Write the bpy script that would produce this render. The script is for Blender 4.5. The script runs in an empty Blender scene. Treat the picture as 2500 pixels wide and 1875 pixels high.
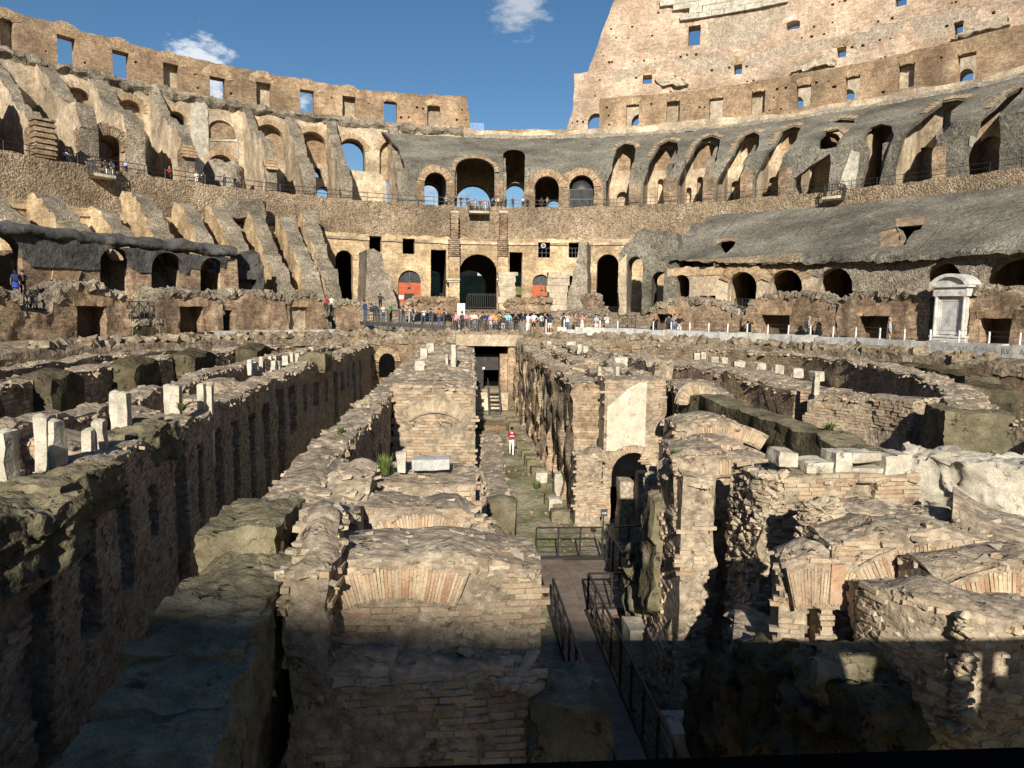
import bpy, math, random
import numpy as np
from mathutils import Matrix, Vector
from mathutils.geometry import delaunay_2d_cdt
R=math.radians
sc=bpy.context.scene
# ---------------------------------------------------------------- camera, sky, sun, exposure
F=1734.;PITCH=R(5.97);YAW=R(4.57);ROLL=R(.84);CZ=1.7
XC,YC,A0,B0=2.94,18.94,43.5,27.      # centre and half axes of the arena ellipse
def ray(X,Y):
    dx=(X-1250)/F;dy=-(Y-937.5)/F
    dx,dy=dx*math.cos(ROLL)-dy*math.sin(ROLL),dx*math.sin(ROLL)+dy*math.cos(ROLL)
    c,s=math.cos(PITCH),math.sin(PITCH); y=c+dy*s;z=-s+dy*c;x=dx
    return np.array([x*math.cos(YAW)+y*math.sin(YAW),-x*math.sin(YAW)+y*math.cos(YAW),z])
fw=Vector(ray(1250,937.5)); up=Vector(ray(1250,937.5-F))-fw; rt=fw.cross(up)
cd=bpy.data.cameras.new('camera'); cam=bpy.data.objects.new('camera',cd); sc.collection.objects.link(cam)
cd.sensor_width=36; cd.sensor_fit='HORIZONTAL'; cd.lens=F/2500*36; cd.clip_start=.05; cd.clip_end=3000
m3=Matrix((rt.normalized(),up.normalized(),-fw.normalized())).transposed()
cam.matrix_world=Matrix.Translation((0,0,CZ))@m3.to_4x4(); sc.camera=cam
SUN_EL,SUN_AZ=R(25.2),R(6.3)
w=bpy.data.worlds.new('World'); sc.world=w; w.use_nodes=True
nt=w.node_tree; N=nt.nodes; LK=nt.links
bg=N['Background']; bg.inputs['Strength'].default_value=.065
sky=N.new('ShaderNodeTexSky'); sky.sky_type='NISHITA'; sky.sun_disc=False; sky.sun_elevation=SUN_EL; sky.sun_rotation=math.pi+SUN_AZ
sky.altitude=60; sky.air_density=1.; sky.dust_density=.15; sky.ozone_density=2.5
def wn(t,**k):
    n=N.new(t)
    for a,b in k.items(): setattr(n,a,b)
    return n
tc=wn('ShaderNodeTexCoord')
def cloud(center,rad,scale,thr,sq=2.2):
    """soft cumulus patch: fractal noise gated by the angle to a centre direction"""
    d=Vector(ray(*center)).normalized()
    mp=wn('ShaderNodeMapping'); mp.inputs['Scale'].default_value=(scale,scale,scale*sq); LK.new(tc.outputs['Generated'],mp.inputs['Vector'])
    no=wn('ShaderNodeTexNoise'); no.inputs['Scale'].default_value=1; no.inputs['Detail'].default_value=9; no.inputs['Roughness'].default_value=.62; LK.new(mp.outputs[0],no.inputs['Vector'])
    ds=wn('ShaderNodeVectorMath',operation='DISTANCE'); ds.inputs[1].default_value=d; LK.new(tc.outputs['Generated'],ds.inputs[0])
    mr=wn('ShaderNodeMapRange'); mr.inputs['From Min'].default_value=0; mr.inputs['From Max'].default_value=rad; mr.inputs['To Min'].default_value=.42; mr.inputs['To Max'].default_value=-.25; LK.new(ds.outputs['Value'],mr.inputs['Value'])
    ad=wn('ShaderNodeMath',operation='ADD'); LK.new(no.outputs['Fac'],ad.inputs[0]); LK.new(mr.outputs[0],ad.inputs[1])
    sm=wn('ShaderNodeMapRange',interpolation_type='SMOOTHSTEP'); sm.inputs['From Min'].default_value=thr; sm.inputs['From Max'].default_value=thr+.28; LK.new(ad.outputs[0],sm.inputs['Value'])
    return sm.outputs[0]
hs=wn('ShaderNodeHueSaturation'); hs.inputs['Saturation'].default_value=1.2; LK.new(sky.outputs[0],hs.inputs['Color'])
col=hs.outputs[0]
for ctr,rad,s,thr,cc in (((495,150),.062,34,.52,(9,9.6,10.2,1)),((1270,0),.1,20,.6,(6.,6.7,7.6,1)),((530,230),.03,60,.6,(9,9.6,10,1)),
                         ((1080,500),.2,14,.7,(8,8.6,9.4,1)),((740,250),.035,40,.72,(8,8.6,9.4,1)),((2300,-900),.5,7,.72,(8,8.6,9.4,1)),((-600,-500),.4,8,.7,(9,9.6,10,1))):
    mx=wn('ShaderNodeMixRGB'); LK.new(cloud(ctr,rad,s,thr),mx.inputs[0]); LK.new(col,mx.inputs[1]); mx.inputs[2].default_value=cc; col=mx.outputs[0]
LK.new(col,bg.inputs['Color'])
sl=bpy.data.lights.new('sun','SUN'); sl.energy=5.0; sl.angle=R(.55); sl.color=(1.,.905,.77)
so=bpy.data.objects.new('sun',sl); sc.collection.objects.link(so)
sdir=Vector((math.sin(SUN_AZ)*math.cos(SUN_EL),math.cos(SUN_AZ)*math.cos(SUN_EL),-math.sin(SUN_EL)))
so.rotation_euler=sdir.to_track_quat('-Z','Y').to_euler(); so.location=(-8,-40,60)
vs=sc.view_settings; vs.view_transform='Standard'; vs.look='None'; vs.exposure=.45; vs.gamma=1; vs.use_curve_mapping=False

# ---------------------------------------------------------------- helpers
random.seed(7); rng=np.random.default_rng(7)
CR={'A':(0,0,.38584),'B':(800,200,.38584),'C':(1350,0,.51989),'D':(0,450,.38584),'E':(1600,500,.40687),'F':(0,900,.58783),'G':(700,800,.42948),'H':(1550,800,.64802),
    'L':(0,0,1.1302),'P':(0,0,1.),'I':(600,1250,.36166),'J':(1700,1250,.37665),'K':(1300,1250,.37665),'M':(0,1400,.36166),'N':(1000,820,.30139),'O':(1400,820,.30136),'Q':(1900,850,.30136),'T':(1550,1100,.30136),'U':(550,820,.30137)}
def px(c,x,y): o=CR[c]; return o[0]+x*o[2],o[1]+y*o[2]
def atZ(c,x,y,z): d=ray(*px(c,x,y)); return d*((z-CZ)/d[2])+[0,0,CZ]
def atY(c,x,y,Y): d=ray(*px(c,x,y)); return d*(Y/d[1])+[0,0,CZ]
def onE(c,x,y,prof):
    d=ray(*px(c,x,y)); lo,hi=.5,260.
    for _ in range(44):
        m=(lo+hi)/2; p=d*m+[0,0,CZ]; e=float(prof(p[2]))
        if ((p[0]-XC)/(B0+e))**2+((p[1]-YC)/(A0+e))**2>1: hi=m
        else: lo=m
    e=float(prof(p[2])); return math.atan2((p[0]-XC)/(B0+e),(p[1]-YC)/(A0+e)),p[2]
RM=70.
def ell(th,e,z): return np.array([XC+(B0+e)*math.sin(th),YC+(A0+e)*math.cos(th),z])
def smap(prof,u,z,w=0):
    th=np.asarray(u)/RM; e=prof(np.asarray(z,float))+w
    return np.stack([XC+(B0+e)*np.sin(th),YC+(A0+e)*np.cos(th),np.asarray(z,float)+0*th],-1)
def cst(e): return lambda z:e+0*np.asarray(z,float)
def T(S,c,pts): return [(lambda q:(q[0]*RM,q[1]))(onE(c,x,y,S)) for x,y in pts]
def rectuz(S,c,x0,x1,y0,y1):
    ym,xm=(y0+y1)/2,(x0+x1)/2
    return onE(c,x0,ym,S)[0]*RM,onE(c,x1,ym,S)[0]*RM,onE(c,xm,y1,S)[1],onE(c,xm,y0,S)[1]
def REC(S,c,x0,x1,y0,y1):
    a,b,z0,z1=rectuz(S,c,x0,x1,y0,y1); return [(a,z0),(b,z0),(b,z1),(a,z1)]
def ARC(S,c,x0,x1,y0,y1,rise=1.,n=10):
    a,b,z0,z1=rectuz(S,c,x0,x1,y0,y1); th=(a+b)/2/RM; e=float(S(z1))
    k=math.hypot((B0+e)*math.cos(th),(A0+e)*math.sin(th))/RM
    r=min((b-a)/2*k*rise,(z1-z0)*.95)
    return [(a,z0),(b,z0)]+[((a+b)/2+(b-a)/2*math.cos(math.pi*i/n),z1-r+r*math.sin(math.pi*i/n)) for i in range(n+1)]
def _h(i,j,k,s):
    n=(i*374761393+j*668265263+k*2147483647+s*974634777)&0xffffffff
    n=((n^(n>>13))*1274126177)&0xffffffff; n=(n^(n>>16)); return (n&0xffff)/65535.
def vnoise(p,s=0):
    p=np.asarray(p,float); f=np.floor(p); t=p-f; t=t*t*(3-2*t); I=f.astype(np.int64); r=0
    for a in (0,1):
        for b in (0,1):
            for c in (0,1):
                r=r+_h(I[...,0]+a,I[...,1]+b,I[...,2]+c,s)*(t[...,0] if a else 1-t[...,0])*(t[...,1] if b else 1-t[...,1])*(t[...,2] if c else 1-t[...,2])
    return r*2-1
def fbm(p,sc_=1.,o=3,s=0):
    p=np.asarray(p,float)/sc_; r=0;a=1
    for i in range(o): r=r+a*vnoise(p*2**i+17.3*i,s+i); a*=.5
    return r
COL=sc.collection
def props(o,label=None,cat=None,group=None,kind=None):
    for k,v in (('label',label),('category',cat),('group',group),('kind',kind)):
        if v: o[k]=v
    return o
def empty(name,loc=(0,0,0),label=None,cat=None,group=None,rz=0):
    o=bpy.data.objects.new(name,None); COL.objects.link(o); o.location=loc; o.rotation_euler=(0,0,rz); o.empty_display_size=.3
    return props(o,label,cat,group)
class MB:
    def __init__(s): s.v=[];s.uv=[];s.f={3:[],4:[]};s.m={3:[],4:[]};s.n=0
    def add(s,v,f,mat=0,uv=None):
        v=np.asarray(v,float).reshape(-1,3); f=np.asarray(f,int)
        k=f.shape[1]; s.v.append(v); s.uv.append(np.zeros((len(v),2)) if uv is None else np.asarray(uv,float)); s.f[k].append(f+s.n)
        s.m[k].append(np.full(len(f),mat) if np.isscalar(mat) else np.asarray(mat)); s.n+=len(v); return s
    BQ=np.array([[0,3,2,1],[4,5,6,7],[0,1,5,4],[1,2,6,5],[2,3,7,6],[3,0,4,7]])
    BV=np.array([[-1,-1,-1],[1,-1,-1],[1,1,-1],[-1,1,-1],[-1,-1,1],[1,-1,1],[1,1,1],[-1,1,1]],float)
    def boxes(s,c,ax,mat=0,jit=0.,skip=None):
        """c (n,3) centres, ax (n,3,3) half-axis row vectors"""
        c=np.asarray(c,float).reshape(-1,3); ax=np.asarray(ax,float).reshape(-1,3,3); n=len(c)
        if n==0: return s
        b=np.repeat(MB.BV[None],n,0)
        if jit: b=b+rng.uniform(-jit,jit,b.shape)
        v=c[:,None]+np.einsum('nki,nij->nkj',b,ax)
        Q=MB.BQ if skip is None else np.delete(MB.BQ,skip,0)
        f=(Q[None]+8*np.arange(n)[:,None,None]).reshape(-1,4)
        m=mat if np.isscalar(mat) else np.repeat(mat,len(Q))
        return s.add(v.reshape(-1,3),f,m)
    def box(s,x0,x1,y0,y1,z0,z1,mat=0): return s.boxes([[(x0+x1)/2,(y0+y1)/2,(z0+z1)/2]],[np.diag([(x1-x0)/2,(y1-y0)/2,(z1-z0)/2])],mat)
    def bar(s,a,b,r,mat=0,r2=None):
        a=np.array(a,float);b=np.array(b,float);d=b-a;L=np.linalg.norm(d);d/=L
        u=np.cross(d,[0,0,1.]); 
        if np.linalg.norm(u)<1e-3: u=np.array([1.,0,0])
        u/=np.linalg.norm(u); w_=np.cross(d,u); r2=r if r2 is None else r2
        return s.boxes([(a+b)/2],[[u*r,w_*r2,d*L/2]],mat)
    def tube(s,a,b,r,mat=0,n=8,r1=None,cap=True):
        a=np.array(a,float);b=np.array(b,float);d=b-a;L=np.linalg.norm(d);d/=L;r1=r if r1 is None else r1
        u=np.cross(d,[0,0,1.])
        if np.linalg.norm(u)<1e-3: u=np.array([1.,0,0])
        u/=np.linalg.norm(u); w_=np.cross(d,u); t=np.arange(n)*2*math.pi/n
        ring=np.cos(t)[:,None]*u+np.sin(t)[:,None]*w_
        v=np.concatenate([a+ring*r,b+ring*r1,[a],[b]]); i=np.arange(n);j=(i+1)%n
        s.add(v[:2*n],np.stack([i,j,j+n,i+n],1),mat)
        if cap: s.add(v,np.concatenate([np.stack([j,i,np.full(n,2*n)],1),np.stack([i+n,j+n,np.full(n,2*n+1)],1)]),mat)
        return s
    def grid(s,P,mat=0,uv=None,closed=False):
        n,m=P.shape[:2]; i,j=np.meshgrid(np.arange(n-1),np.arange(m-1 if not closed else m),indexing='ij'); j2=(j+1)%m
        f=np.stack([i*m+j,(i+1)*m+j,(i+1)*m+j2,i*m+j2],-1).reshape(-1,4)
        return s.add(P.reshape(-1,3),f,mat,None if uv is None else uv.reshape(-1,2))
    def build(s,name,mats,parent=None,smooth=False,label=None,cat=None,group=None,kind=None,loc=None):
        me=bpy.data.meshes.new(name); v=np.concatenate(s.v); uv=np.concatenate(s.uv)
        if loc is not None: v=v-np.array(loc)
        idx=[];ls=[];lt=[];mi=[];p=0
        for k in (3,4):
            if s.f[k]:
                f=np.concatenate(s.f[k]); idx.append(f.reshape(-1)); ls.append(p+np.arange(len(f))*k); lt.append(np.full(len(f),k)); mi.append(np.concatenate(s.m[k])); p+=f.size
        idx=np.concatenate(idx).astype(np.int32)
        me.vertices.add(len(v)); me.vertices.foreach_set('co',v.astype(np.float32).ravel())
        me.loops.add(len(idx)); me.loops.foreach_set('vertex_index',idx)
        ls=np.concatenate(ls).astype(np.int32); me.polygons.add(len(ls)); me.polygons.foreach_set('loop_start',ls); me.polygons.foreach_set('loop_total',np.concatenate(lt).astype(np.int32))
        me.polygons.foreach_set('material_index',np.concatenate(mi).astype(np.int32))
        me.polygons.foreach_set('use_smooth',np.ones(len(ls),bool))
        ul=me.uv_layers.new(name='UVMap'); ul.data.foreach_set('uv',uv[idx].astype(np.float32).ravel())
        me.update(calc_edges=True); me.validate()
        if not smooth: me.set_sharp_from_angle(angle=R(36))
        for m in (mats if isinstance(mats,(list,tuple)) else [mats]): me.materials.append(m)
        o=bpy.data.objects.new(name,me); COL.objects.link(o)
        if loc is not None: o.location=loc
        if parent: o.parent=parent
        return props(o,label,cat,group,kind)
def inpoly(P,poly):
    x,y=P[:,0],P[:,1]; r=np.zeros(len(P),bool); n=len(poly)
    for i in range(n):
        (x1,y1),(x2,y2)=poly[i],poly[(i+1)%n]
        if y1==y2: continue
        c=((y1>y)!=(y2>y))&(x<(x2-x1)*(y-y1)/(y2-y1)+x1); r^=c
    return r
def dens(poly,res,rag=0.):
    o=[]
    for i in range(len(poly)):
        a=np.array(poly[i]);b=np.array(poly[(i+1)%len(poly)]); L=np.linalg.norm(b-a); k=max(1,int(L/res))
        for j in range(k):
            q=a+(b-a)*j/k
            if rag and j: q=q+rng.uniform(-rag,rag,2)
            o.append(tuple(q))
    return o
def panel(mb,S,outline,holes=(),regions=(),thick=.8,res=.6,amp=.05,nscale=1.5,mat=0,bmat=None,rag=.12,seed=0,edge_mat=None,zj=0,mapf=None,back=True):
    """wall skin on an elliptic surface: outline/holes/regions are (u,z) polygons; regions=(poly,depth,mat); real thickness and reveals"""
    mapf=mapf or (lambda u,z,w:smap(S,u,z,w))
    V=[];Ed=[]
    def loop(p):
        n0=len(V); V.extend(p); k=len(p); Ed.extend((n0+i,n0+(i+1)%k) for i in range(k))
    O=dens(outline,res*1.0,rag); loop(O); HL=[];RL=[]
    for h in holes: h=dens(h,res*.8,rag*.25); HL.append(h); loop(h)
    for p,w_,m in regions: p=dens(p,res*.8,rag*.25); RL.append((p,w_,m)); loop(p)
    A=np.array(O); x0,y0=A.min(0); x1,y1=A.max(0)
    gx,gy=np.meshgrid(np.arange(x0,x1,res),np.arange(y0,y1,res*.87)); gx=gx+(np.arange(gx.shape[0])%2)[:,None]*res*.5
    G=np.stack([gx.ravel(),gy.ravel()],1)+rng.uniform(-.18,.18,(gx.size,2))*res; G=G[inpoly(G,O)]
    V.extend(map(tuple,G))
    r=delaunay_2d_cdt([Vector(q) for q in V],Ed,[],0,1e-4)
    P=np.array([(q[0],q[1]) for q in r[0]]); Fc=np.array([f for f in r[2] if len(f)==3])
    a,b,c=P[Fc[:,0]],P[Fc[:,1]],P[Fc[:,2]]; ar=(b[:,0]-a[:,0])*(c[:,1]-a[:,1])-(b[:,1]-a[:,1])*(c[:,0]-a[:,0])
    Fc[ar<0]=Fc[ar<0][:,::-1]; Fc=Fc[np.abs(ar)>1e-7]
    C=P[Fc].mean(1); cls=np.where(inpoly(C,O),0,-1)
    for i,(p,w_,m) in enumerate(RL): cls[inpoly(C,p)&(cls>=0)]=i+1
    for h in HL: cls[inpoly(C,h)]=-1
    base=mapf(P[:,0],P[:,1],np.zeros(len(P))); nz=amp*fbm(base,nscale,4,seed)+amp*.5*fbm(base,nscale*.3,2,seed+5)
    if zj: pass
    depth=[0.]+[w_ for _,w_,_ in RL]; mats=[mat]+[m for _,_,m in RL]; copies={}
    edges={}
    for k in range(len(depth)):
        fk=Fc[cls==k]
        if not len(fk): continue
        u=np.unique(fk); rm=np.full(len(P),-1); rm[u]=np.arange(len(u))
        co=mapf(P[u,0],P[u,1],depth[k]+nz[u]); copies[k]=(mb.n,rm); mb.add(co,rm[fk],mats[k],P[u])
        for t in fk:
            for i in range(3):
                e=(int(t[i]),int(t[(i+1)%3])); edges[e]=k
    used=np.unique(Fc[cls>=0]); rb=np.full(len(P),-1); rb[used]=np.arange(len(used)); b0=mb.n
    bco=mapf(P[used,0],P[used,1],np.full(len(used),thick)); fb=Fc[cls>=0]
    bm=mat if bmat is None else bmat
    if back: mb.add(bco,rb[fb][:,::-1],bm,P[used])
    else: mb.add(bco,np.zeros((0,3),int),bm,P[used])
    qs=[];qm=[]
    for (i,j),k in edges.items():
        o=edges.get((j,i)); n0,rm=copies[k]
        if o is None: qs.append((n0+rm[j],n0+rm[i],b0+rb[i],b0+rb[j])); qm.append(mats[k] if edge_mat is None else edge_mat)
        elif o!=k and depth[o]>depth[k]:
            n1,r1=copies[o]; qs.append((n0+rm[j],n0+rm[i],n1+r1[i],n1+r1[j])); qm.append(mats[k] if edge_mat is None or depth[k]==0 else edge_mat)
    if qs: mb.f[4].append(np.array(qs)); mb.m[4].append(np.array(qm))
    return mb
def sweep(mb,th0,th1,prof,n,mat=0,amp=0.,nscale=2.,closed=False,sub=.8,seed=3):
    """profile [(e,z)..] swept round the ellipse"""
    pr=[]; 
    for i in range(len(prof)-(0 if closed else 1)):
        a=np.array(prof[i]);b=np.array(prof[(i+1)%len(prof)]); k=max(1,int(np.linalg.norm(b-a)/sub)); pr+= [a+(b-a)*j/k for j in range(k)]
    if not closed: pr.append(np.array(prof[-1]))
    pr=np.array(pr); th=np.linspace(th0,th1,n); TH,K=np.meshgrid(th,np.arange(len(pr)),indexing='ij'); e=pr[K,0];z=pr[K,1]
    P=np.stack([XC+(B0+e)*np.sin(TH),YC+(A0+e)*np.cos(TH),z],-1)
    if amp: P=P+amp*np.stack([fbm(P,nscale,3,seed),fbm(P,nscale,3,seed+9),fbm(P,nscale,3,seed+4)],-1)
    uv=np.stack([TH*RM,z+e*.3],-1); return mb.grid(P,mat,uv,closed)
def vouss(mb,S,uc,zc,r0,r1,a0,a1,n,mat=0,proud=.06,deep=.15,sx=1.,jit=.06):
    """ring of separate wedge bricks on a wall surface, centre (uc,zc), radii r0..r1"""
    t=np.linspace(a0,a1,n+1)
    for i in range(n):
        g=(t[i+1]-t[i])*.09; q=[]
        ro=r1*(1+rng.uniform(-jit,jit)); p=proud*(1+rng.uniform(-.6,.6))
        for tt,rr in ((t[i]+g,r0),(t[i+1]-g,r0),(t[i+1]-g,ro),(t[i]+g,ro)): q.append((uc+rr*math.cos(tt)*sx,zc+rr*math.sin(tt)))
        q=np.array(q); v=np.concatenate([smap(S,q[:,0],q[:,1],-p),smap(S,q[:,0],q[:,1],deep)])
        mb.add(v,MB.BQ,mat,np.concatenate([q,q]))
    return mb
def lip(mb,S,pts,n,ln,mat=0,proud=.12,deep=.25,flip=1):
    """short wedge bricks set along an edge, pointing outwards from it"""
    P=np.array(pts,float); L=np.concatenate([[0],np.cumsum(np.linalg.norm(np.diff(P,axis=0),axis=1))])
    t=np.linspace(0,L[-1],n+1); X=np.interp(t,L,P[:,0]);Z=np.interp(t,L,P[:,1])
    for i in range(n):
        d=np.array([X[i+1]-X[i],Z[i+1]-Z[i]]); k=np.linalg.norm(d)+1e-6; nn=np.array([-d[1],d[0]])/k*flip*ln*(1+rng.uniform(-.25,.25))
        a=np.array([X[i],Z[i]])+d*.08;b=np.array([X[i+1],Z[i+1]])-d*.08
        q=np.array([a,b,b+nn,a+nn]); 
        if flip<0: q=q[::-1]
        p=proud*(1+rng.uniform(-.5,.5)); mb.add(np.concatenate([smap(S,q[:,0],q[:,1],-p),smap(S,q[:,0],q[:,1],deep)]),MB.BQ,mat,np.concatenate([q,q]))
    return mb
def uzmap_k(S,u,z):
    e=float(S(z)); th=u/RM; return RM/math.hypot((B0+e)*math.cos(th),(A0+e)*math.sin(th))
# ---------------------------------------------------------------- materials
def ramp(nt,fac,stops):
    r=nt.nodes.new('ShaderNodeValToRGB'); el=r.color_ramp.elements
    while len(el)<len(stops): el.new(.5)
    for e,(p,c) in zip(el,stops): e.position=p; e.color=(*c,1)
    nt.links.new(fac,r.inputs[0]); return r.outputs[0]
def M(name,cols,scale=1.,detail=5,rough=.92,bump=.35,bscale=6.,bdist=.05,stain=None,sscale=.35,samt=.5,vstreak=.25,rand=None,rpal=None,courses=None,pebble=None,spec=.25,grain=.25,moss=None,pits=3.2,gs=38,patch=None):
    """cols: list of rgb spread over a fractal noise; stain: colour laid over in vertical streaks; rand: strength of per-piece variation; rpal: palette per piece;
       courses=(brick_w,brick_h,mortar_rgb,amt) uses the UV map in metres; pebble=(scale,amt) cobbly relief; moss=(rgb,amt) on upward faces"""
    m=bpy.data.materials.new(name); m.use_nodes=True; nt=m.node_tree; nd=nt.nodes; lk=nt.links
    b=nd['Principled BSDF']; b.inputs['Roughness'].default_value=rough; b.inputs['Specular IOR Level'].default_value=spec
    def n(t,**k):
        q=nd.new(t)
        for a,c in k.items(): setattr(q,a,c)
        return q
    tc=n('ShaderNodeTexCoord'); geo=n('ShaderNodeNewGeometry'); pos=geo.outputs['Position']
    def noise(s,vec=pos,det=detail,ro=.6,sc3=None):
        if sc3:
            mp=n('ShaderNodeMapping'); mp.inputs['Scale'].default_value=sc3; lk.new(vec,mp.inputs['Vector']); vec=mp.outputs[0]
        q=n('ShaderNodeTexNoise'); q.inputs['Scale'].default_value=s; q.inputs['Detail'].default_value=det; q.inputs['Roughness'].default_value=ro; lk.new(vec,q.inputs['Vector']); return q.outputs['Fac']
    def mix(f,a,c,mode='MIX'):
        q=n('ShaderNodeMixRGB',blend_type=mode)
        for s_,x in zip(q.inputs,(f,a,c)):
            if isinstance(x,(int,float)): s_.default_value=x
            elif isinstance(x,tuple): s_.default_value=(*x,1)
            else: lk.new(x,s_)
        return q.outputs[0]
    def mr(x,a,c,d=0.,e=1.):
        q=n('ShaderNodeMapRange'); lk.new(x,q.inputs['Value'])
        for k,v in zip(('From Min','From Max','To Min','To Max'),(a,c,d,e)): q.inputs[k].default_value=v
        return q.outputs[0]
    def math_(op,a,c):
        q=n('ShaderNodeMath',operation=op)
        for s_,x in zip(q.inputs,(a,c)):
            if isinstance(x,(int,float)): s_.default_value=x
            else: lk.new(x,s_)
        return q.outputs[0]
    k=len(cols); col=ramp(nt,noise(scale),[(.3+.4*i/max(1,k-1),c) for i,c in enumerate(cols)])
    h=noise(bscale,det=5,ro=.65)
    if rpal:
        oi=n('ShaderNodeObjectInfo'); r=math_('FRACT',math_('ADD',oi.outputs['Random'],geo.outputs['Random Per Island']),0.)
        rc=ramp(nt,r,[(i/len(rpal),c) for i,c in enumerate(rpal)]); 
        col=mix(rand or .8,col,rc)
    if courses:
        bw,bh,mo,amt=courses
        hs_=mr(noise(1.,sc3=(.8,.8,9.),det=5,ro=.7),.3,.7,.68,1.32); q=n('ShaderNodeVectorMath',operation='SCALE'); lk.new(col,q.inputs[0]); lk.new(hs_,q.inputs['Scale']); col=q.outputs[0]
        br=n('ShaderNodeTexBrick'); lk.new(tc.outputs['UV'],br.inputs['Vector']); br.inputs['Scale'].default_value=1; br.inputs['Brick Width'].default_value=bw; br.inputs['Row Height'].default_value=bh; br.inputs['Mortar Size'].default_value=bh*.13; br.inputs['Mortar Smooth'].default_value=.4; br.inputs['Bias'].default_value=0
        br.inputs['Color1'].default_value=(.55,.55,.55,1); br.inputs['Color2'].default_value=(1.3,1.15,1.05,1); br.inputs['Mortar'].default_value=(*mo,1)
        # broken-up by noise so courses fade in and out
        f=mr(noise(.9,det=4),.3,.55,0.,amt); col=mix(f,col,br.outputs['Color'],'MULTIPLY')
        h=math_('ADD',math_('MULTIPLY',h,.6),math_('MULTIPLY',math_('MULTIPLY',br.outputs['Fac'],f),-.5))
    if pebble:
        ps,pa=pebble
        vo=n('ShaderNodeTexVoronoi'); vo.inputs['Scale'].default_value=ps; lk.new(pos,vo.inputs['Vector']); h=math_('ADD',h,math_('MULTIPLY',vo.outputs['Distance'],-pa))
        col=mix(mr(vo.outputs['Distance'],.15,.75,0,.55),col,tuple(.45*c for c in cols[0]))
        cell=mr(vo.outputs['Color'],.0,1.,.75,1.25); q=n('ShaderNodeVectorMath',operation='SCALE'); lk.new(col,q.inputs[0]); lk.new(cell,q.inputs['Scale']); col=q.outputs[0]
    if stain: col=mix(mr(noise(sscale,sc3=(1,1,vstreak),det=6),.42,.68,0.,samt),col,stain)
    if moss:
        nz=n('ShaderNodeSeparateXYZ'); lk.new(geo.outputs['Normal'],nz.inputs[0]); f=math_('MULTIPLY',mr(nz.outputs['Z'],.2,.8),mr(noise(2.6,det=8,ro=.72),.52,.6)); col=mix(math_('MULTIPLY',f,moss[1]),col,moss[0])
    mo=mr(noise(2.1,det=6,ro=.74),.3,.7,.64,1.34); q=n('ShaderNodeVectorMath',operation='SCALE'); lk.new(col,q.inputs[0]); lk.new(mo,q.inputs['Scale']); col=q.outputs[0]
    if patch:
        pa_=mr(noise(patch,det=4,ro=.6),.32,.68,.62,1.4); q=n('ShaderNodeVectorMath',operation='SCALE'); lk.new(col,q.inputs[0]); lk.new(pa_,q.inputs['Scale']); col=q.outputs[0]
    if pits:
        pt=noise(pits,det=3,ro=.7); col=mix(mr(pt,.3,.38,.75,0.),col,tuple(.3*c for c in cols[0])); h=math_('ADD',h,mr(pt,.3,.4,-.6,0.))
    if grain: 
        g=mr(noise(gs,det=3),.28,.72,1-grain,1+grain); q=n('ShaderNodeVectorMath',operation='SCALE'); lk.new(col,q.inputs[0]); lk.new(g,q.inputs['Scale']); col=q.outputs[0]
    lk.new(col,b.inputs['Base Color'])
    if bump:
        bu=n('ShaderNodeBump'); bu.inputs['Strength'].default_value=bump; bu.inputs['Distance'].default_value=bdist; lk.new(h,bu.inputs['Height']); lk.new(bu.outputs[0],b.inputs['Normal'])
    return m
def flat(name,c,rough=.5,metal=0.,spec=.4):
    m=M(name,[tuple(.92*x for x in c),tuple(min(1,1.06*x) for x in c)],pits=None,scale=3,bump=.08,bscale=20,rough=rough,grain=.06,spec=spec); m.node_tree.nodes['Principled BSDF'].inputs['Metallic'].default_value=metal; return m
TAN=(.42,.31,.18)
MT={}
MT['attic']=M('attic_brick',[(.25,.172,.108),(.35,.255,.165),(.43,.335,.23)],scale=.5,stain=(.17,.115,.07),samt=.6,sscale=.25,courses=(.6,.16,(.9,.85,.75),.5),bump=.6,bscale=5,bdist=.08,gs=5.5,grain=.3,patch=0.16)
MT['arch']=M('arch_brick',[(.38,.28,.17),(.48,.37,.24)],scale=1.2,rpal=[(.30,.19,.11),(.45,.33,.2),(.52,.41,.27),(.36,.23,.13)],rand=.7,bump=.4,stain=(.2,.15,.1),samt=.3,gs=5.5,grain=.42)
MT['outer']=M('outer_wall_brick',[(.4,.295,.215),(.51,.405,.31),(.6,.5,.395)],scale=.35,stain=(.26,.17,.11),samt=.5,sscale=.2,courses=(.6,.18,(.92,.88,.8),.5),bump=.55,bdist=.08,gs=5.5,grain=.3,patch=0.13)
MT['rubble']=M('rubble_concrete',[(.27,.23,.17),(.42,.37,.29),(.52,.47,.38)],scale=1.1,pebble=(11.,.45),bump=1.,bdist=.1,stain=(.17,.15,.12),samt=.5,gs=5.5,grain=.42)
MT['grub']=M('grey_rubble_concrete',[(.25,.212,.155),(.34,.292,.215),(.43,.375,.285)],scale=1.,pebble=(10.,.45),bump=1.,bdist=.12,stain=(.12,.11,.09),samt=.5,gs=5.5,grain=.42,patch=0.3)
MT['conc']=M('dark_grey_concrete',[(.18,.168,.132),(.27,.252,.2),(.36,.338,.268)],scale=.28,bump=1.,bscale=2.2,bdist=.2,stain=(.1,.094,.078),samt=.6,sscale=.2,vstreak=.5,pebble=(11,.2),gs=5.5,grain=.42,patch=0.17)
MT['tan']=M('tan_brick_plaster',[(.38,.285,.17),(.48,.375,.235),(.55,.445,.29)],scale=.4,stain=(.24,.17,.1),samt=.55,courses=(.6,.15,(.85,.8,.7),.4),bump=.5,bdist=.06,gs=5.5,grain=.3,patch=0.2)
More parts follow.
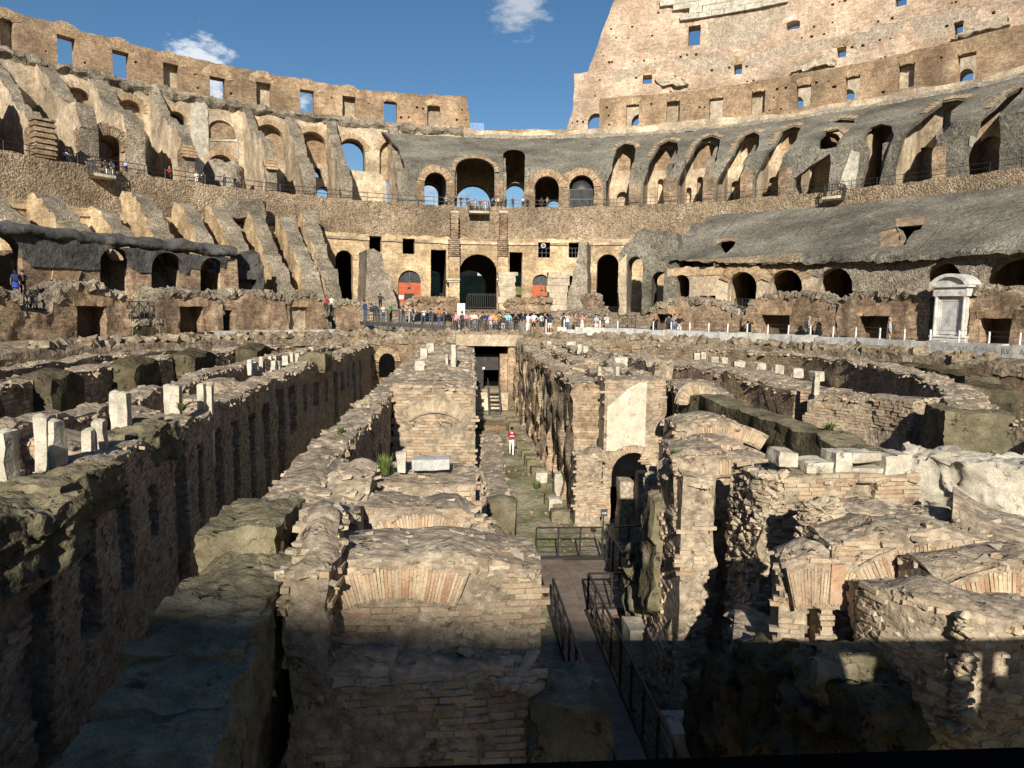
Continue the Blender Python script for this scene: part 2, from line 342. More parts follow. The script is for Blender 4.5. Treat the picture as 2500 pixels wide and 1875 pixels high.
MT['plast']=M('weathered_plaster',[(.37,.295,.205),(.48,.395,.28),(.57,.485,.36)],scale=.6,stain=(.2,.155,.11),samt=.6,sscale=.3,vstreak=.2,bump=.5,bdist=.07,gs=5.5,grain=.3,patch=0.25)
MT['ring']=M('stubbly_brick_ring',[(.27,.205,.135),(.37,.29,.195),(.46,.37,.26)],scale=.5,pebble=(5.6,.8),bump=1.,bdist=.14,stain=(.17,.12,.08),samt=.35,gs=5.5,grain=.42,patch=0.15)
MT['brickw']=M('red_brown_brickwork',[(.22,.158,.105),(.31,.235,.16),(.4,.32,.225)],scale=.8,courses=(.5,.13,(.9,.85,.75),.75),stain=(.14,.1,.07),samt=.5,bump=.8,bdist=.07,gs=5.5,grain=.42,patch=0.3)
MT['trav']=M('travertine',[(.38,.35,.275),(.53,.5,.41),(.64,.61,.53)],scale=1.5,bump=.6,bscale=5,bdist=.06,stain=(.28,.25,.19),samt=.5)
MT['marble']=M('white_marble',[(.5,.49,.45),(.68,.67,.63)],scale=1.2,bump=.25,rough=.65,stain=(.36,.35,.31),samt=.5)
MT['gmarble']=M('grey_marble',[(.4,.41,.4),(.55,.56,.55)],scale=1.2,bump=.15,rough=.6,stain=(.3,.3,.28),samt=.4)
MT['memb']=M('black_bitumen_skin',[(.05,.049,.046),(.09,.088,.082),(.14,.136,.124)],scale=.9,bump=.9,bscale=3,bdist=.15,rough=.8,grain=.5)
MT['dark']=M('painted_interior_shade',[(.10,.075,.05),(.16,.12,.08)],scale=.8,bump=.4)  # dark colour paints shade into niches, putlog holes and interiors
MT['earth']=M('arena_rim_earth',[(.23,.18,.12),(.33,.27,.19),(.42,.36,.27)],scale=.9,bump=.9,bscale=4,bdist=.12,pebble=(4,.4))
MT['core']=M('mortar_core',[(.31,.25,.18),(.42,.35,.26),(.5,.43,.33)],scale=1.6,bump=1.,bscale=7,bdist=.06,stain=(.2,.165,.12),samt=.45,pebble=(7,.5))
BP=[(.43,.345,.235),(.34,.225,.145),(.47,.39,.275),(.37,.28,.19),(.42,.34,.24),(.49,.43,.325),(.31,.19,.12),(.44,.37,.265)]
MT['brick']=M('loose_brick',[(.4,.3,.19),(.46,.36,.24)],scale=4,rpal=BP,rand=.75,bump=.5,bscale=18,bdist=.02,stain=(.3,.26,.2),samt=.35,sscale=2,vstreak=1)
MT['redbrick']=M('red_voussoir_brick',[(.42,.28,.16),(.48,.36,.22)],scale=4,rpal=[(.4,.22,.13),(.48,.38,.25),(.34,.18,.11),(.5,.42,.29),(.43,.29,.18),(.48,.4,.28)],rand=.8,bump=.5,bscale=18,bdist=.02,stain=(.46,.42,.34),samt=.3,sscale=3,vstreak=1)
MT['stone']=M('rubble_stone',[(.33,.29,.22),(.45,.4,.31)],scale=4,rpal=[(.36,.3,.215),(.43,.37,.275),(.3,.24,.17),(.4,.29,.19),(.47,.41,.31)],rand=.75,bump=.6,bscale=14,bdist=.03)
MT['tufa']=M('mossy_tufa',[(.115,.1,.063),(.185,.163,.105),(.255,.226,.148)],scale=1.3,bump=.9,bscale=5,bdist=.08,stain=(.085,.085,.06),samt=.5,moss=((.26,.235,.17),.28),spec=.02)
MT['btufa']=M('black_stained_shaded_tufa',[(.035,.032,.024),(.08,.073,.05),(.14,.125,.08)],scale=1.3,bump=1.,bscale=5,bdist=.12,vstreak=.15,stain=(.16,.12,.06),samt=.4,spec=.04)  # real black stain; also the darker copy putting shade into lower right blocks
MT['wplast']=M('pale_plaster',[(.54,.49,.38),(.63,.58,.46)],scale=1.2,bump=.25,stain=(.42,.36,.26),samt=.5)
MT['floor']=M('hypogeum_floor',[(.24,.2,.14),(.36,.32,.24),(.42,.38,.3)],scale=.55,bump=.8,bscale=5,bdist=.08,stain=(.10,.125,.03),samt=.85,sscale=.4,vstreak=1,gs=9,grain=.35,patch=.5)
MT['metal']=flat('dark_grey_metal',(.045,.043,.042),.5,.6)
MT['deck']=M('brown_deck_board',[(.17,.135,.11),(.22,.18,.15)],scale=2,rpal=[(.17,.135,.11),(.21,.17,.14),(.19,.15,.125)],rand=.6,bump=.15,rough=.7,stain=(.075,.055,.045),samt=.4,sscale=1.2)
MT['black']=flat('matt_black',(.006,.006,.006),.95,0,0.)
MT['gmetal']=flat('grey_painted_steel',(.08,.085,.09),.45,.3)
MT['white']=flat('white_paint',(.72,.71,.68),.5)
MT['redp']=flat('brick_red_paint',(.42,.10,.04),.7)
MT['glass']=flat('dark_grille_glass',(.05,.055,.055),.3)
MT['grass']=M('grassy_bank',[(.09,.11,.04),(.16,.17,.07),(.24,.21,.12)],scale=.6,bump=.8,bdist=.2)
MT['pink']=M('distant_pink_ruin',[(.42,.28,.2),(.5,.36,.26)],scale=.5)
MT['gravel']=M('brown_gravel',[(.16,.115,.07),(.3,.22,.13),(.4,.31,.2)],scale=9,bump=1,bscale=25,bdist=.04,pebble=(18,.6))
MT['midbrick']=M('ruined_brick_facing',[(.27,.2,.13),(.38,.3,.21),(.47,.39,.29)],scale=.9,courses=(.42,.12,(.8,.75,.66),.8),stain=(.16,.13,.09),samt=.5,bump=1.,bscale=5,bdist=.1,gs=7,grain=.4,patch=0.4)
MT['orub']=M('pale_wall_rubble',[(.42,.34,.255),(.53,.45,.35),(.62,.54,.44)],scale=1.1,pebble=(12.,.35),bump=.8,bdist=.08,stain=(.3,.24,.18),samt=.4,gs=7,grain=.4)
MT['otrav']=M('old_tan_travertine',[(.36,.3,.21),(.46,.4,.3),(.54,.48,.37)],scale=1.3,bump=.7,bdist=.06,stain=(.26,.21,.15),samt=.5)
MT['lint']=M('flat_arch_brick',[(.3,.2,.12),(.4,.29,.18)],scale=1.,stain=(.2,.13,.08),samt=.5,vstreak=.05,sscale=2.,bump=.6,gs=7,grain=.4)
# ---------------------------------------------------------------- the amphitheatre: upper tiers
S_AT,S_OU,S_BK,S_RW,S_FC=cst(43.3),cst(51.),cst(41.4),cst(26.2),cst(25.5)
S_CO=lambda z:27.3+np.maximum(0,(np.asarray(z,float)-19.2)*2.03)
UL,UR=-1.28*RM,1.24*RM
def putlogs(S,outl,n,keep,sz=.28,seed=1,rows=None):
    """small scaffold holes, roughly in rows"""
    r=np.random.default_rng(seed); A=np.array(outl); out=[]; x0,y0=A.min(0);x1,y1=A.max(0)
    while len(out)<n:
        q=np.array([r.uniform(x0,x1),r.uniform(y0,y1)])
        if rows: q[1]=min(rows,key=lambda a:abs(a-q[1]))+r.uniform(-.15,.15)
        if inpoly(q[None],outl)[0] and inpoly((q+[0,.8])[None],outl)[0] and inpoly((q-[0,.8])[None],outl)[0] and all(not(min(p[0] for p in k)-.5<q[0]<max(p[0] for p in k)+.5 and min(p[1] for p in k)-.5<q[1]<max(p[1] for p in k)+.5) for k in keep):
            s=sz*r.uniform(.6,1.2); out.append([(q[0]-s/2,q[1]-s/2),(q[0]+s/2,q[1]-s/2),(q[0]+s/2,q[1]+s/2),(q[0]-s/2,q[1]+s/2)])
    return out
def head_arch(mb,S,win,k,wd,a0=18,a1=162,n=22,drop=.55):
    a=np.array(win); u0,u1=a[:,0].min(),a[:,0].max(); zt=a[:,1].max(); w_=(u1-u0); kk=uzmap_k(S,(u0+u1)/2,zt); hw=w_/2/kk
    r1=hw*k; vouss(mb,S,(u0+u1)/2,zt-hw*drop,r1-wd,r1,R(a0),R(a1),n,0,.03,.15,kk,.03)
# attic wall, left
top=T(S_AT,'A',[(0,40),(150,95),(360,150),(600,215),(1050,330),(1500,430),(1900,500),(2200,550)])+T(S_AT,'B',[(250,50),(430,66),(640,80),(885,92)])
end=T(S_AT,'B',[(890,180),(898,260),(898,352)])
out=[(UL,25.),(UL,top[0][1]+.2)]+top+end+[(end[-1][0],25.)]
thr=[REC(S_AT,'A',363,478,230,412),REC(S_AT,'A',712,818,325,492),REC(S_AT,'A',1330,1425,490,706),REC(S_AT,'A',1900,1986,570,716),REC(S_AT,'B',355,437,123,258)]
nic=[REC(S_AT,'A',0,88,118,302),REC(S_AT,'A',1033,1130,403,553),REC(S_AT,'A',1622,1713,523,674),REC(S_AT,'B',93,177,90,222),REC(S_AT,'B',630,711,148,282)]
pl=putlogs(S_AT,out,70,thr+nic,seed=4,rows=[26.4,27.5,28.6,30.,31.2])
pl=[p for p in pl if p[0][0]>-.95*RM]
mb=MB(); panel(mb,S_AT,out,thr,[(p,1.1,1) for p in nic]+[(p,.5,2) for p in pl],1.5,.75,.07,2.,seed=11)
o=mb.build('attic_wall',[MT['attic'],MT['plast'],MT['dark']],label='curved brown brick attic wall with square windows against the sky, on the left',cat='wall')
for i,wn_ in enumerate(thr+nic):
    mb=MB(); i_b=wn_ in (thr[4],nic[4]); head_arch(mb,S_AT,wn_,1.9 if i_b else 2.15,.7 if i_b else .85,40 if i_b else 14,140 if i_b else 166,12 if i_b else 26,.9 if i_b else .5); mb.build('relieving_arch',[MT['arch']],o)
# attic wall, right
top=T(S_AT,'B',[(1722,102)])+T(S_AT,'C',[(420,446),(600,430),(830,400),(1130,350),(1500,285),(1750,225),(2000,165),(2212,110)])
u0=top[0][0]; out=[(u0,25.),(u0,top[0][1])]+top+[(UR,top[-1][1]-.3),(UR,24.)]
thr=[REC(S_AT,'C',343,403,490,590),REC(S_AT,'C',732,797,460,596),REC(S_AT,'C',1143,1210,398,500),REC(S_AT,'C',1372,1440,357,463),REC(S_AT,'C',1895,1983,250,420)]
nic=[REC(S_AT,'C',533,595,473,572),REC(S_AT,'C',932,995,428,532),REC(S_AT,'C',1622,1697,300,412)]
pl=[p for p in putlogs(S_AT,out,60,thr+nic,seed=5,rows=[26.6,28.,29.4,30.5]) if p[0][0]<.9*RM]
mb=MB(); panel(mb,S_AT,out,thr,[(p,.9,1) for p in nic]+[(p,.5,2) for p in pl],1.4,.75,.07,2.,seed=12)
o=mb.build('attic_wall',[MT['attic'],MT['plast'],MT['dark']],label='lower curved brick wall with square windows in front of the tall outer wall',cat='wall')
for wn_ in thr+nic:
    mb=MB(); head_arch(mb,S_AT,wn_,2.6,.85,62,118,12,1.6); mb.build('relieving_arch',[MT['arch']],o)
# low central parapet
out=T(S_AT,'B',[(985,304),(1250,301),(1550,298),(1716,297)])+T(S_AT,'B',[(1716,380),(900,380),(900,352),(985,350)])
mb=MB(); panel(mb,S_AT,out,(),(),1.2,.7,.08,seed=13); mb.build('low_brick_parapet',[MT['attic']],label='low brown brick parapet between the two attic walls on the skyline',cat='wall')
# tall outer wall
out=T(S_OU,'C',[(66,606),(78,560),(97,495),(98,345),(165,337),(190,270),(217,190),(252,95),(277,25),(290,-5)])
out=[(out[0][0],24.)]+out+[(out[-1][0]+.6,49.2),(UR,48.),(UR,24.)]
thr=[REC(S_OU,'C',635,692,120,214),ARC(S_OU,'C',1097,1160,97,137,.4),REC(S_OU,'C',422,465,352,394),REC(S_OU,'C',850,888,302,348),REC(S_OU,'C',1333,1377,220,268),REC(S_OU,'C',1880,1927,100,163),REC(S_OU,'C',1605,1662,-30,27),
     ARC(S_OU,'C',164,240,533,640),ARC(S_OU,'C',368,450,535,640),ARC(S_OU,'C',1108,1176,455,560),ARC(S_OU,'C',1340,1416,420,540),ARC(S_OU,'C',1900,1972,325,470)]
rub=[T(S_OU,'C',p) for p in ([(265,320),(420,300),(520,285),(700,260),(920,262),(1020,230),(1250,190),(1330,175),(1600,110),(1640,95),(1640,140),(1500,200),(1440,240),(1380,215),(1250,240),(1000,290),(920,330),(780,340),(640,330),(560,290),(430,350),(300,390)],
     [(1655,90),(1800,60),(2000,25),(1990,70),(1850,150),(1720,185),(1690,130)],[(725,110),(980,40),(1090,20),(1090,90),(960,200),(740,240)])]
mar=T(S_OU,'C',[(533,-40),(540,38),(600,50),(632,85),(740,78),(800,60),(960,40),(1130,8),(1130,-40)])
led=[T(S_OU,'C',p) for p in ([(480,372),(520,368),(560,362),(600,372),(638,400),(600,408),(560,398),(520,410)],[(1118,345),(1190,300),(1260,270),(1300,265),(1335,300),(1300,312),(1240,318)],[(1870,190),(1960,140),(2000,118),(2090,82),(2160,95),(2150,120),(2040,140),(1960,170)])]
pl=[p for p in putlogs(S_OU,out,230,thr+rub[2:]+[mar],.3,seed=6,rows=[30.5,33.,34.2,36.5,39.,40.2,42.5,44.,45.5]) if p[0][0]<.85*RM]
wht=T(S_OU,'C',[(300,470),(500,445),(850,395),(1400,310),(2212,150),(2212,480),(300,640)])
mb=MB(); panel(mb,S_OU,out,thr,[(wht,-.1,3)]+[(dens(p,1.1,.4),.02,1) for p in rub]+[(mar,.1,3)]+[(p,.6,2) for p in pl],2.2,.9,.1,3.,seed=14)
o=mb.build('outer_wall',[MT['outer'],MT['orub'],MT['dark'],MT['otrav']],label='tall pale brick outer wall with a slanting buttress edge at upper right',cat='wall')
for i,l in enumerate(led):
    mb=MB(); panel(mb,cst(50.5),dens(l,.9,.3),(),(),.8,.35,.3,.6,rag=.2,seed=i); mb.build('broken_vault_stub',[MT['otrav']],o)
for wn_ in thr[2:5]: mb=MB(); head_arch(mb,S_OU,wn_,2.3,.8,25,155,16,.5); mb.build('relieving_arch',[MT['arch']],o)
mb=MB(); head_arch(mb,S_OU,thr[7],1.9,1.2,20,175,18,.9); mb.build('relieving_arch',[MT['arch']],o)
# marble facing blocks still clinging to the top of the outer wall
M_=np.array(mar); zz=M_[:,1].min(); bm=None; k=0
bmesh_=[]
for i in range(5):
    q=MB(); q.boxes([[0,0,0]],[np.diag([1,1,1])],0,.07); bo=q.build('marble_block_proto',[MT['trav']]); bmesh_.append(bo.data); bpy.data.objects.remove(bo)
while zz<M_[:,1].max():
    hh=rng.uniform(.7,1.1); u=M_[:,0].min()+rng.uniform(-1,0)
    while u<M_[:,0].max():
        ww=rng.uniform(1.,2.6)
        if inpoly(np.array([[u+ww/2,zz+hh/2]]),mar)[0]:
            c=smap(S_OU,[u+ww/2],[zz+hh/2],-.1)[0]; kx=1/uzmap_k(S_OU,u,zz); t=smap(S_OU,[u+ww/2+.1],[zz],0)[0]-smap(S_OU,[u+ww/2],[zz],0)[0]
            b=bpy.data.objects.new('marble_block',bmesh_[k%5]); COL.objects.link(b); b.location=c; b.rotation_euler=(0,0,math.atan2(t[1],t[0])); b.scale=(ww/2*kx*.97,.35+rng.uniform(0,.15),hh/2*.97); b.parent=o; k+=1
        u+=ww
    zz+=hh
# ---- back wall of the upper arcade
out=[(UL,13.6),(UL,27.2)]+[(u,26.9+.5*float(vnoise(np.array([u*.35,3.,1.]))) ) for u in np.linspace(UL+2,UR-2,60)]+[(UR,25.5),(UR,13.6)]
thrB=[ARC(S_BK,'A',1050,1183,706,980),ARC(S_BK,'A',1316,1483,980,1175),ARC(S_BK,'A',-80,122,750,940),ARC(S_BK,'B',70,238,358,560),ARC(S_BK,'B',372,495,588,775),ARC(S_BK,'A',1960,2035,1058,1122),ARC(S_BK,'A',2003,2107,1178,1256),
      ARC(S_BK,'B',590,706,632,800),ARC(S_BK,'B',815,1032,640,800),ARC(S_BK,'B',1122,1247,636,800),ARC(S_BK,'B',1380,1475,735,800)]
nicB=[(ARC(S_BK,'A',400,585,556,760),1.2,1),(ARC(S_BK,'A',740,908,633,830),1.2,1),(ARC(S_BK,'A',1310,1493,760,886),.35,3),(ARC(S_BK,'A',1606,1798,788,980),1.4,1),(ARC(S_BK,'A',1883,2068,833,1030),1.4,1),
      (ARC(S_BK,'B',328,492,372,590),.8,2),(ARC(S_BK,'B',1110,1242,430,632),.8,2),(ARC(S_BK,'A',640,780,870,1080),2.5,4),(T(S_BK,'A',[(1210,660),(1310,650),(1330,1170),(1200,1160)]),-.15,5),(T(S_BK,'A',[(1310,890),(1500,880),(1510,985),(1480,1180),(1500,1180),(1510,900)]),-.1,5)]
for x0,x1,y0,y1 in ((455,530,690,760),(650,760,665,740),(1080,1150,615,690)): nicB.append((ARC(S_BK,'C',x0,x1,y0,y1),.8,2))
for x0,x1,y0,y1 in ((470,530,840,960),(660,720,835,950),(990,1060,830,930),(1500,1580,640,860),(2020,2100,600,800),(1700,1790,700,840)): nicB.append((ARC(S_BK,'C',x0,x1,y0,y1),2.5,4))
mb=MB(); panel(mb,S_BK,out,thrB,nicB,1.6,.8,.12,2.,mat=0,seed=15)
bk=mb.build('arcade_back_wall',[MT['plast'],MT['attic'],MT['tan'],MT['brickw'],MT['dark'],MT['trav']],label='ruined back wall of the upper arcade with open arches showing sky',cat='wall')
for h,kw in [(h,1.35) for h in (thrB[0],thrB[1],thrB[3],thrB[4],nicB[0][0],nicB[1][0],nicB[3][0],nicB[4][0],nicB[5][0])]:
    mb=MB(); a=np.array(h); uc=(a[:,0].min()+a[:,0].max())/2; hw=(a[:,0].max()-a[:,0].min())/2; kk=uzmap_k(S_BK,uc,20); zc=a[:,1].max()-hw/kk
    vouss(mb,S_BK,uc,zc,hw/kk*1.0,hw/kk+.7,R(8),R(172),30,0,.06,.3,kk,.06); mb.build('arch_ring',[MT['arch']],bk)
# rubble cornice between arcade and attic (left)
mb=MB(); sweep(mb,-1.28,-.03,[(43.2,27.3),(42.2,27.35),(41.2,27.1),(40.9,26.6),(41.35,26.1)],420,0,.3,.8,sub=.3); mb.build('rubble_cornice',[MT['grub']],bk,smooth=False)
mb=MB(); sweep(mb,-.03,1.24,[(43.2,26.3),(42.,26.5),(41.,26.2),(40.6,25.6),(41.3,25.2)],360,0,.16,1.1,sub=.35); mb.build('rubble_cornice',[MT['rubble']],bk)
# ---- concrete vault slope with arches (centre and right)
HB=[ARC(S_CO,'B',613,750,572,800),ARC(S_CO,'B',806,1056,482,800),ARC(S_CO,'B',1110,1245,428,800,.9),ARC(S_CO,'B',1307,1463,597,805),ARC(S_CO,'B',1527,1683,590,805),
    T(S_CO,'B',[(1808,480),(1830,425),(1880,392),(1935,400),(1950,430),(1940,500),(1920,560),(1905,640),(1905,800),(1760,800),(1760,640),(1800,560)])]
BAY=[[(445,800),(470,735),(500,685),(545,662),(585,672),(590,700),(575,740),(570,780),(545,820),(520,840),(520,975),(420,980),(425,860)],
 [(600,820),(640,750),(668,690),(700,655),(745,640),(785,655),(780,690),(770,750),(740,790),(720,820),(703,840),(703,965),(582,970),(585,860)],
 [(800,800),(845,730),(870,670),(900,640),(945,622),(970,635),(968,680),(945,715),(905,760),(895,800),(880,830),(880,955),(765,960),(770,850)],
 [(990,760),(1040,680),(1075,620),(1130,595),(1165,600),(1150,625),(1140,660),(1110,700),(1080,760),(1060,800),(1058,940),(945,950),(950,830)],
 [(1248,700),(1250,650),(1280,620),(1340,610),(1362,635),(1330,690),(1280,700)],
 [(1205,780),(1260,745),(1300,720),(1305,770),(1290,920),(1130,930),(1135,840)],
 [(1310,575),(1350,560),(1415,565),(1415,578)],
 [(1450,640),(1490,600),(1540,580),(1590,590),(1600,640),(1570,720),(1550,800),(1525,890),(1440,895),(1470,780),(1480,700)],
 [(1640,650),(1760,530),(1830,480),(1900,470),(1930,475),(1870,520),(1870,590),(1810,640),(1800,680),(1780,720),(1780,860),(1600,870),(1600,790)],
 [(1990,600),(2060,510),(2120,450),(2200,410),(2212,412),(2195,440),(2110,520),(2100,600),(2105,650),(2090,810),(1940,830),(1940,720)]]
HC=HB+[T(S_CO,'C',p) for p in BAY]
ut=T(S_CO,'B',[(500,400)])[0][0]
u1=HC[-1][0][0]+13
out=[(ut-2,13.8),(ut-1.2,19.5),(ut-1.6,22.5),(ut-3,25.6)]+[(u,25.6+.15*math.sin(u)) for u in np.linspace(ut,UR,30)]+[(UR,13.8)]
Bk=lambda *r:REC(S_CO,'B',*r)
piers=[(550,613),(750,808),(1057,1132),(1248,1307),(1462,1527),(1684,1745),(1905,1980),(2130,2203)]
reg=[(Bk(a,b,640 if i not in(2,) else 620,800),-.12,1) for i,(a,b) in enumerate(piers)]+[(REC(S_CO,'C',a,b,c,d),-.12,1) for a,b,c,d in ((522,580,835,970),(704,760,820,965),(880,938,800,950),(1060,1120,790,935),(1781,1845,690,845))]
reg+=[(T(S_CO,'B',[(555,640),(600,570),(680,540),(760,580),(815,640)]),-.08,1),(T(S_CO,'B',[(1250,640),(1330,575),(1390,562),(1460,590),(1500,575),(1600,560),(1690,580),(1745,640)]),-.08,1)]
reg+=[(T(S_CO,'C',p),-.1,2) for p in ([(1340,880),(1400,705),(1440,715),(1420,890)],[(1640,760),(1700,660),(1720,700),(1690,800)],[(1950,790),(1960,640),(1990,640),(1985,790)],[(960,930),(1000,770),(1015,775),(1010,925)])]
mb=MB(); panel(mb,S_CO,out,HC,reg,.9,.7,.16,2.2,seed=16,rag=.2)
vs_=mb.build('concrete_vault_slope',[MT['conc'],MT['brickw'],MT['trav']],label='dark grey concrete vault slope pierced by arches, centre and right',cat='vault')
for h,wd in ((HB[0],.85),(HB[3],.85),(HB[4],.85),(HB[1],.5)):
    a=np.array(h); uc=(a[:,0].min()+a[:,0].max())/2; hw=(a[:,0].max()-a[:,0].min())/2; kk=uzmap_k(S_CO,uc,19); mb=MB(); vouss(mb,S_CO,uc,a[:,1].max()-hw/kk,hw/kk,hw/kk+wd,R(3),R(177),36,0,.14,.3,kk,.04); mb.build('arch_ring',[MT['arch']],vs_)
for c,p,n in (('B',[(1808,450),(1830,410),(1880,385),(1935,392),(1955,420)],12),('C',[(462,735),(495,680),(545,655),(592,665)],16),('C',[(640,745),(665,685),(700,650),(745,633),(792,648)],18),('C',[(840,725),(868,665),(900,633),(945,613),(975,625)],18),('C',[(1038,675),(1072,612),(1130,587),(1168,590)],16),('C',[(1305,575),(1340,555),(1418,558)],12),('C',[(1270,618),(1335,605),(1368,628)],10),('C',[(1755,530),(1830,473),(1900,460),(1940,462)],18),('C',[(2055,505),(2118,442),(2200,400)],16)):
    mb=MB(); lip(mb,S_CO,T(S_CO,c,p),int(n*1.6),.6,0,.14,.3); mb.build('arch_ring',[MT['arch']],vs_)
# radial walls (fins)
def fin(name,th,pr,t,mats,mat_side=0,mat_top=1,amp=.12,res=.55,parent=None,seed=0,bands=(),**k):
    """radial wall: profile polygon in (e,z), thickness t, at angle th; sloping broken top"""
    d=ell(th,20,0)-ell(th,0,0); d/=np.linalg.norm(d); n=np.array([-d[1],d[0],0.])   # n: sideways
    o0=ell(th,0,0); L=np.linalg.norm(ell(th,20,0)-ell(th,0,0))/20
    def mf(u,z,w_):
        w_=np.asarray(w_); P=o0+np.outer(u*L,d)+np.outer(w_-t/2,n)*sgn; P[:,2]=z
        q=fbm(P,.9,3,seed+2)*amp; P[:,:2]+=np.outer(q,d[:2]); P[:,2]+=fbm(P,.7,3,seed+8)*amp; return P
    sgn=-1 if th<0 else 1   # front of the slab is the side that faces the viewer
    mb=MB(); panel(mb,None,pr,(),list(bands),t,res,amp*.6,1.2,mat=mat_side,rag=.18,seed=seed,edge_mat=mat_top,mapf=mf)
    return mb.build(name,mats,parent,**k)
UF=[]
for i,(ax,zt,ef) in enumerate(((-90,21.5,28),(270,19.6,27.6),(600,20.5,28),(890,21.,28.),(1205,20.3,27.4),(1725,20.3,27.4),(1965,19.4,27.4),(2200,19.2,27.4),(2555,19.3,27.4))):
    th,_=onE('A',ax,960+(ax/2200)*300,cst(27.))
    r_=np.random.default_rng(300+i); q=r_.uniform(-.6,.6,6); lo=[0,-.3,.3,.5,0,.2,-.6,-.8,-.6][i]
    pr=[(ef,13.9),(ef,zt-3.2),(ef+.4,zt-1.6+lo),(ef+1.5,zt-.6+lo+.4*q[0]),(31.,zt+.2+lo+.6*q[1]),(32.6,20.9+lo+.6*q[2]),(34.2,21.8+lo+.9*q[3]),(36.5,23.+.9*q[4]),(38.6,24.5+.7*q[5]),(40.3,26.),(41.6,26.7),(41.6,13.9)]
    if ax in(890,600): pr=[(ef,13.9),(ef+.3,16.),(ef+.1,18),(ef+.9,20),(ef+2.2,20.6),(33,21.4),(35,22.),(37.5,24.4),(39.6,25.6),(41.6,26.6),(41.6,13.9)]
    f=fin('spur_wall',th,pr,(1.5,1.15,1.6,1.8,1.2,1.05,1.35,1.2,1.2)[i],[MT['plast'],MT['grub'],MT['brickw']],amp=.3,seed=20+i,bands=[([(ef-.2,13.8),(ef+1.6,13.8),(ef+1.6,zt-2.6),(ef-.2,zt-2.6)],-.06,2)])
    UF.append((f,th,ef,zt))
    if ax in (270,1205,1725):      # stepped brick capital stubs on the front piers
        mb=MB()
        for k in range(4): 
            P=ell(th,ef-.15,zt-3.4+k*.32); d=ell(th,ef-1,0)-ell(th,ef,0); d/=np.linalg.norm(d); nn=np.array([-d[1],d[0],0]); mb.boxes([P],[[d*(.35-.05*k),nn*((1.5,1.15,1.6,1.8,1.2,1.05,1.35,1.2,1.2)[i]/2+.2-.1*abs(k-1)),np.array([0,0,.13])]],0,.03)
        mb.build('pier_capital',[MT['arch']],f)
sp=['at the far left edge of the arcade','beside a brick pier near the left edge','left of the dark brick vault arch on the left tier','right of the dark brick vault arch on the left tier','with a stepped brick pier left of the pale stone bay','with a stepped pier right of the pale stone bay','third from the left end of the grey vault slope','second from the left end of the grey vault slope','touching the left end of the grey vault slope']
for (f,*_),s in zip(UF,sp): props(f,'sloping spur wall '+s,'wall','sloping spur walls of the upper tier')
# arch of the broken vault between two left spur walls
S_28=cst(28.6)
mb=MB(); ax=ARC(S_28,'A',610,782,858,1120); a=np.array(ax); uc=(a[:,0].min()+a[:,0].max())/2; hw=(a[:,0].max()-a[:,0].min())/2; kk=uzmap_k(S_28,uc,18); zc=a[:,1].max()-hw/kk
vouss(mb,S_28,uc,zc,hw/kk,hw/kk+1.1,R(0),R(180),34,0,.1,3.5,kk,.1)
mb.build('vault_arch',[MT['brickw']],UF[2][0])
mb=MB()
for k in range(14): P=ell(UF[1][1],26.7,14.4+k*.24); d=ell(UF[1][1],26,0)-ell(UF[1][1],27,0); d/=np.linalg.norm(d); nn=np.array([-d[1],d[0],0]); mb.boxes([P],[[d*(.75 if k%2 else .6),nn*(.85 if k%2 else .75),np.array([0,0,.1])]],0,.04)
mb.build('pier_core',[MT['brickw']],UF[1][0])
# inner wall close behind the right hand arches
SI=cst(37.6); u0_=T(SI,'B',[(1700,700)])[0][0]
nI=[(ARC(SI,'C',x0,x1,y0,y1),d_,m_) for x0,x1,y0,y1,d_,m_ in ((310,380,690,800,.5,1),(470,580,690,800,.5,1),(660,775,668,790,.5,1),(880,965,650,760,2.,3),(1070,1160,620,740,.5,1),(1255,1350,625,700,.5,1),(300,352,900,975,2.,3),(490,521,840,960,2.,3),(625,650,880,960,1.5,3),(675,704,830,960,2.,3),(835,880,850,940,2.,3),(1010,1060,830,930,2.,3),(1215,1300,730,890,2.5,3),(1480,1560,650,870,2.5,3),(1690,1790,690,850,2.5,3),(1830,1920,490,640,1.5,3),(2000,2100,640,820,2.5,3))]
mb=MB(); panel(mb,SI,[(u0_,13.8),(u0_,23.9),(UR,23.9),(UR,13.8)],(),nI,1.,.7,.1,1.6,seed=70); mb.build('bay_back_wall',[MT['plast'],MT['attic'],MT['tan'],MT['dark']],vs_)
# radial walls behind the concrete slope
for i,(c,x,y) in enumerate((('B',785,770),('B',1095,770),('B',1278,775),('B',1494,780),('B',1715,780),('B',1942,775),('B',2166,770),('C',732,950),('C',908,930),('C',1090,915),('C',1390,880),('C',1560,860),('C',1812,830),('C',2130,790),('C',2300,770))):
    th,_=onE(c,x,y,cst(27.3)); f=fin('radial_wall',th,[(28.,13.9),(28.,18.6),(41.3,25.),(41.3,13.9)],1.3,[MT['plast'],MT['grub']],amp=.06,res=1.1,parent=vs_,seed=60+i)
# terrace floor, outer ring behind it (closes the building towards the outside)
mb=MB(); sweep(mb,-1.28,1.24,[(26.3,14.0),(43.4,14.0)],160,0,sub=5); props(mb.build('terrace',[MT['earth']]),kind='structure')
out=[(UL,-.5),(UL,25.2),(UR,25.2),(UR,-.5)]
og=[ARC(cst(43.3),'B',800,1000,1190,1420,.9),ARC(cst(43.3),'B',630,720,1195,1420,.8),ARC(cst(43.3),'B',1140,1235,1200,1420,.8)]
mb=MB(); panel(mb,cst(43.35),out,og+[[(x+(a-x),b) for a,b in p for x in (0,)] for p in thrB],(),1.2,2.5,.0,mat=0,rag=0); mb.build('corridor_wall',[MT['dark']],label='shadowed outer corridor wall behind the ground floor arches',cat='wall')
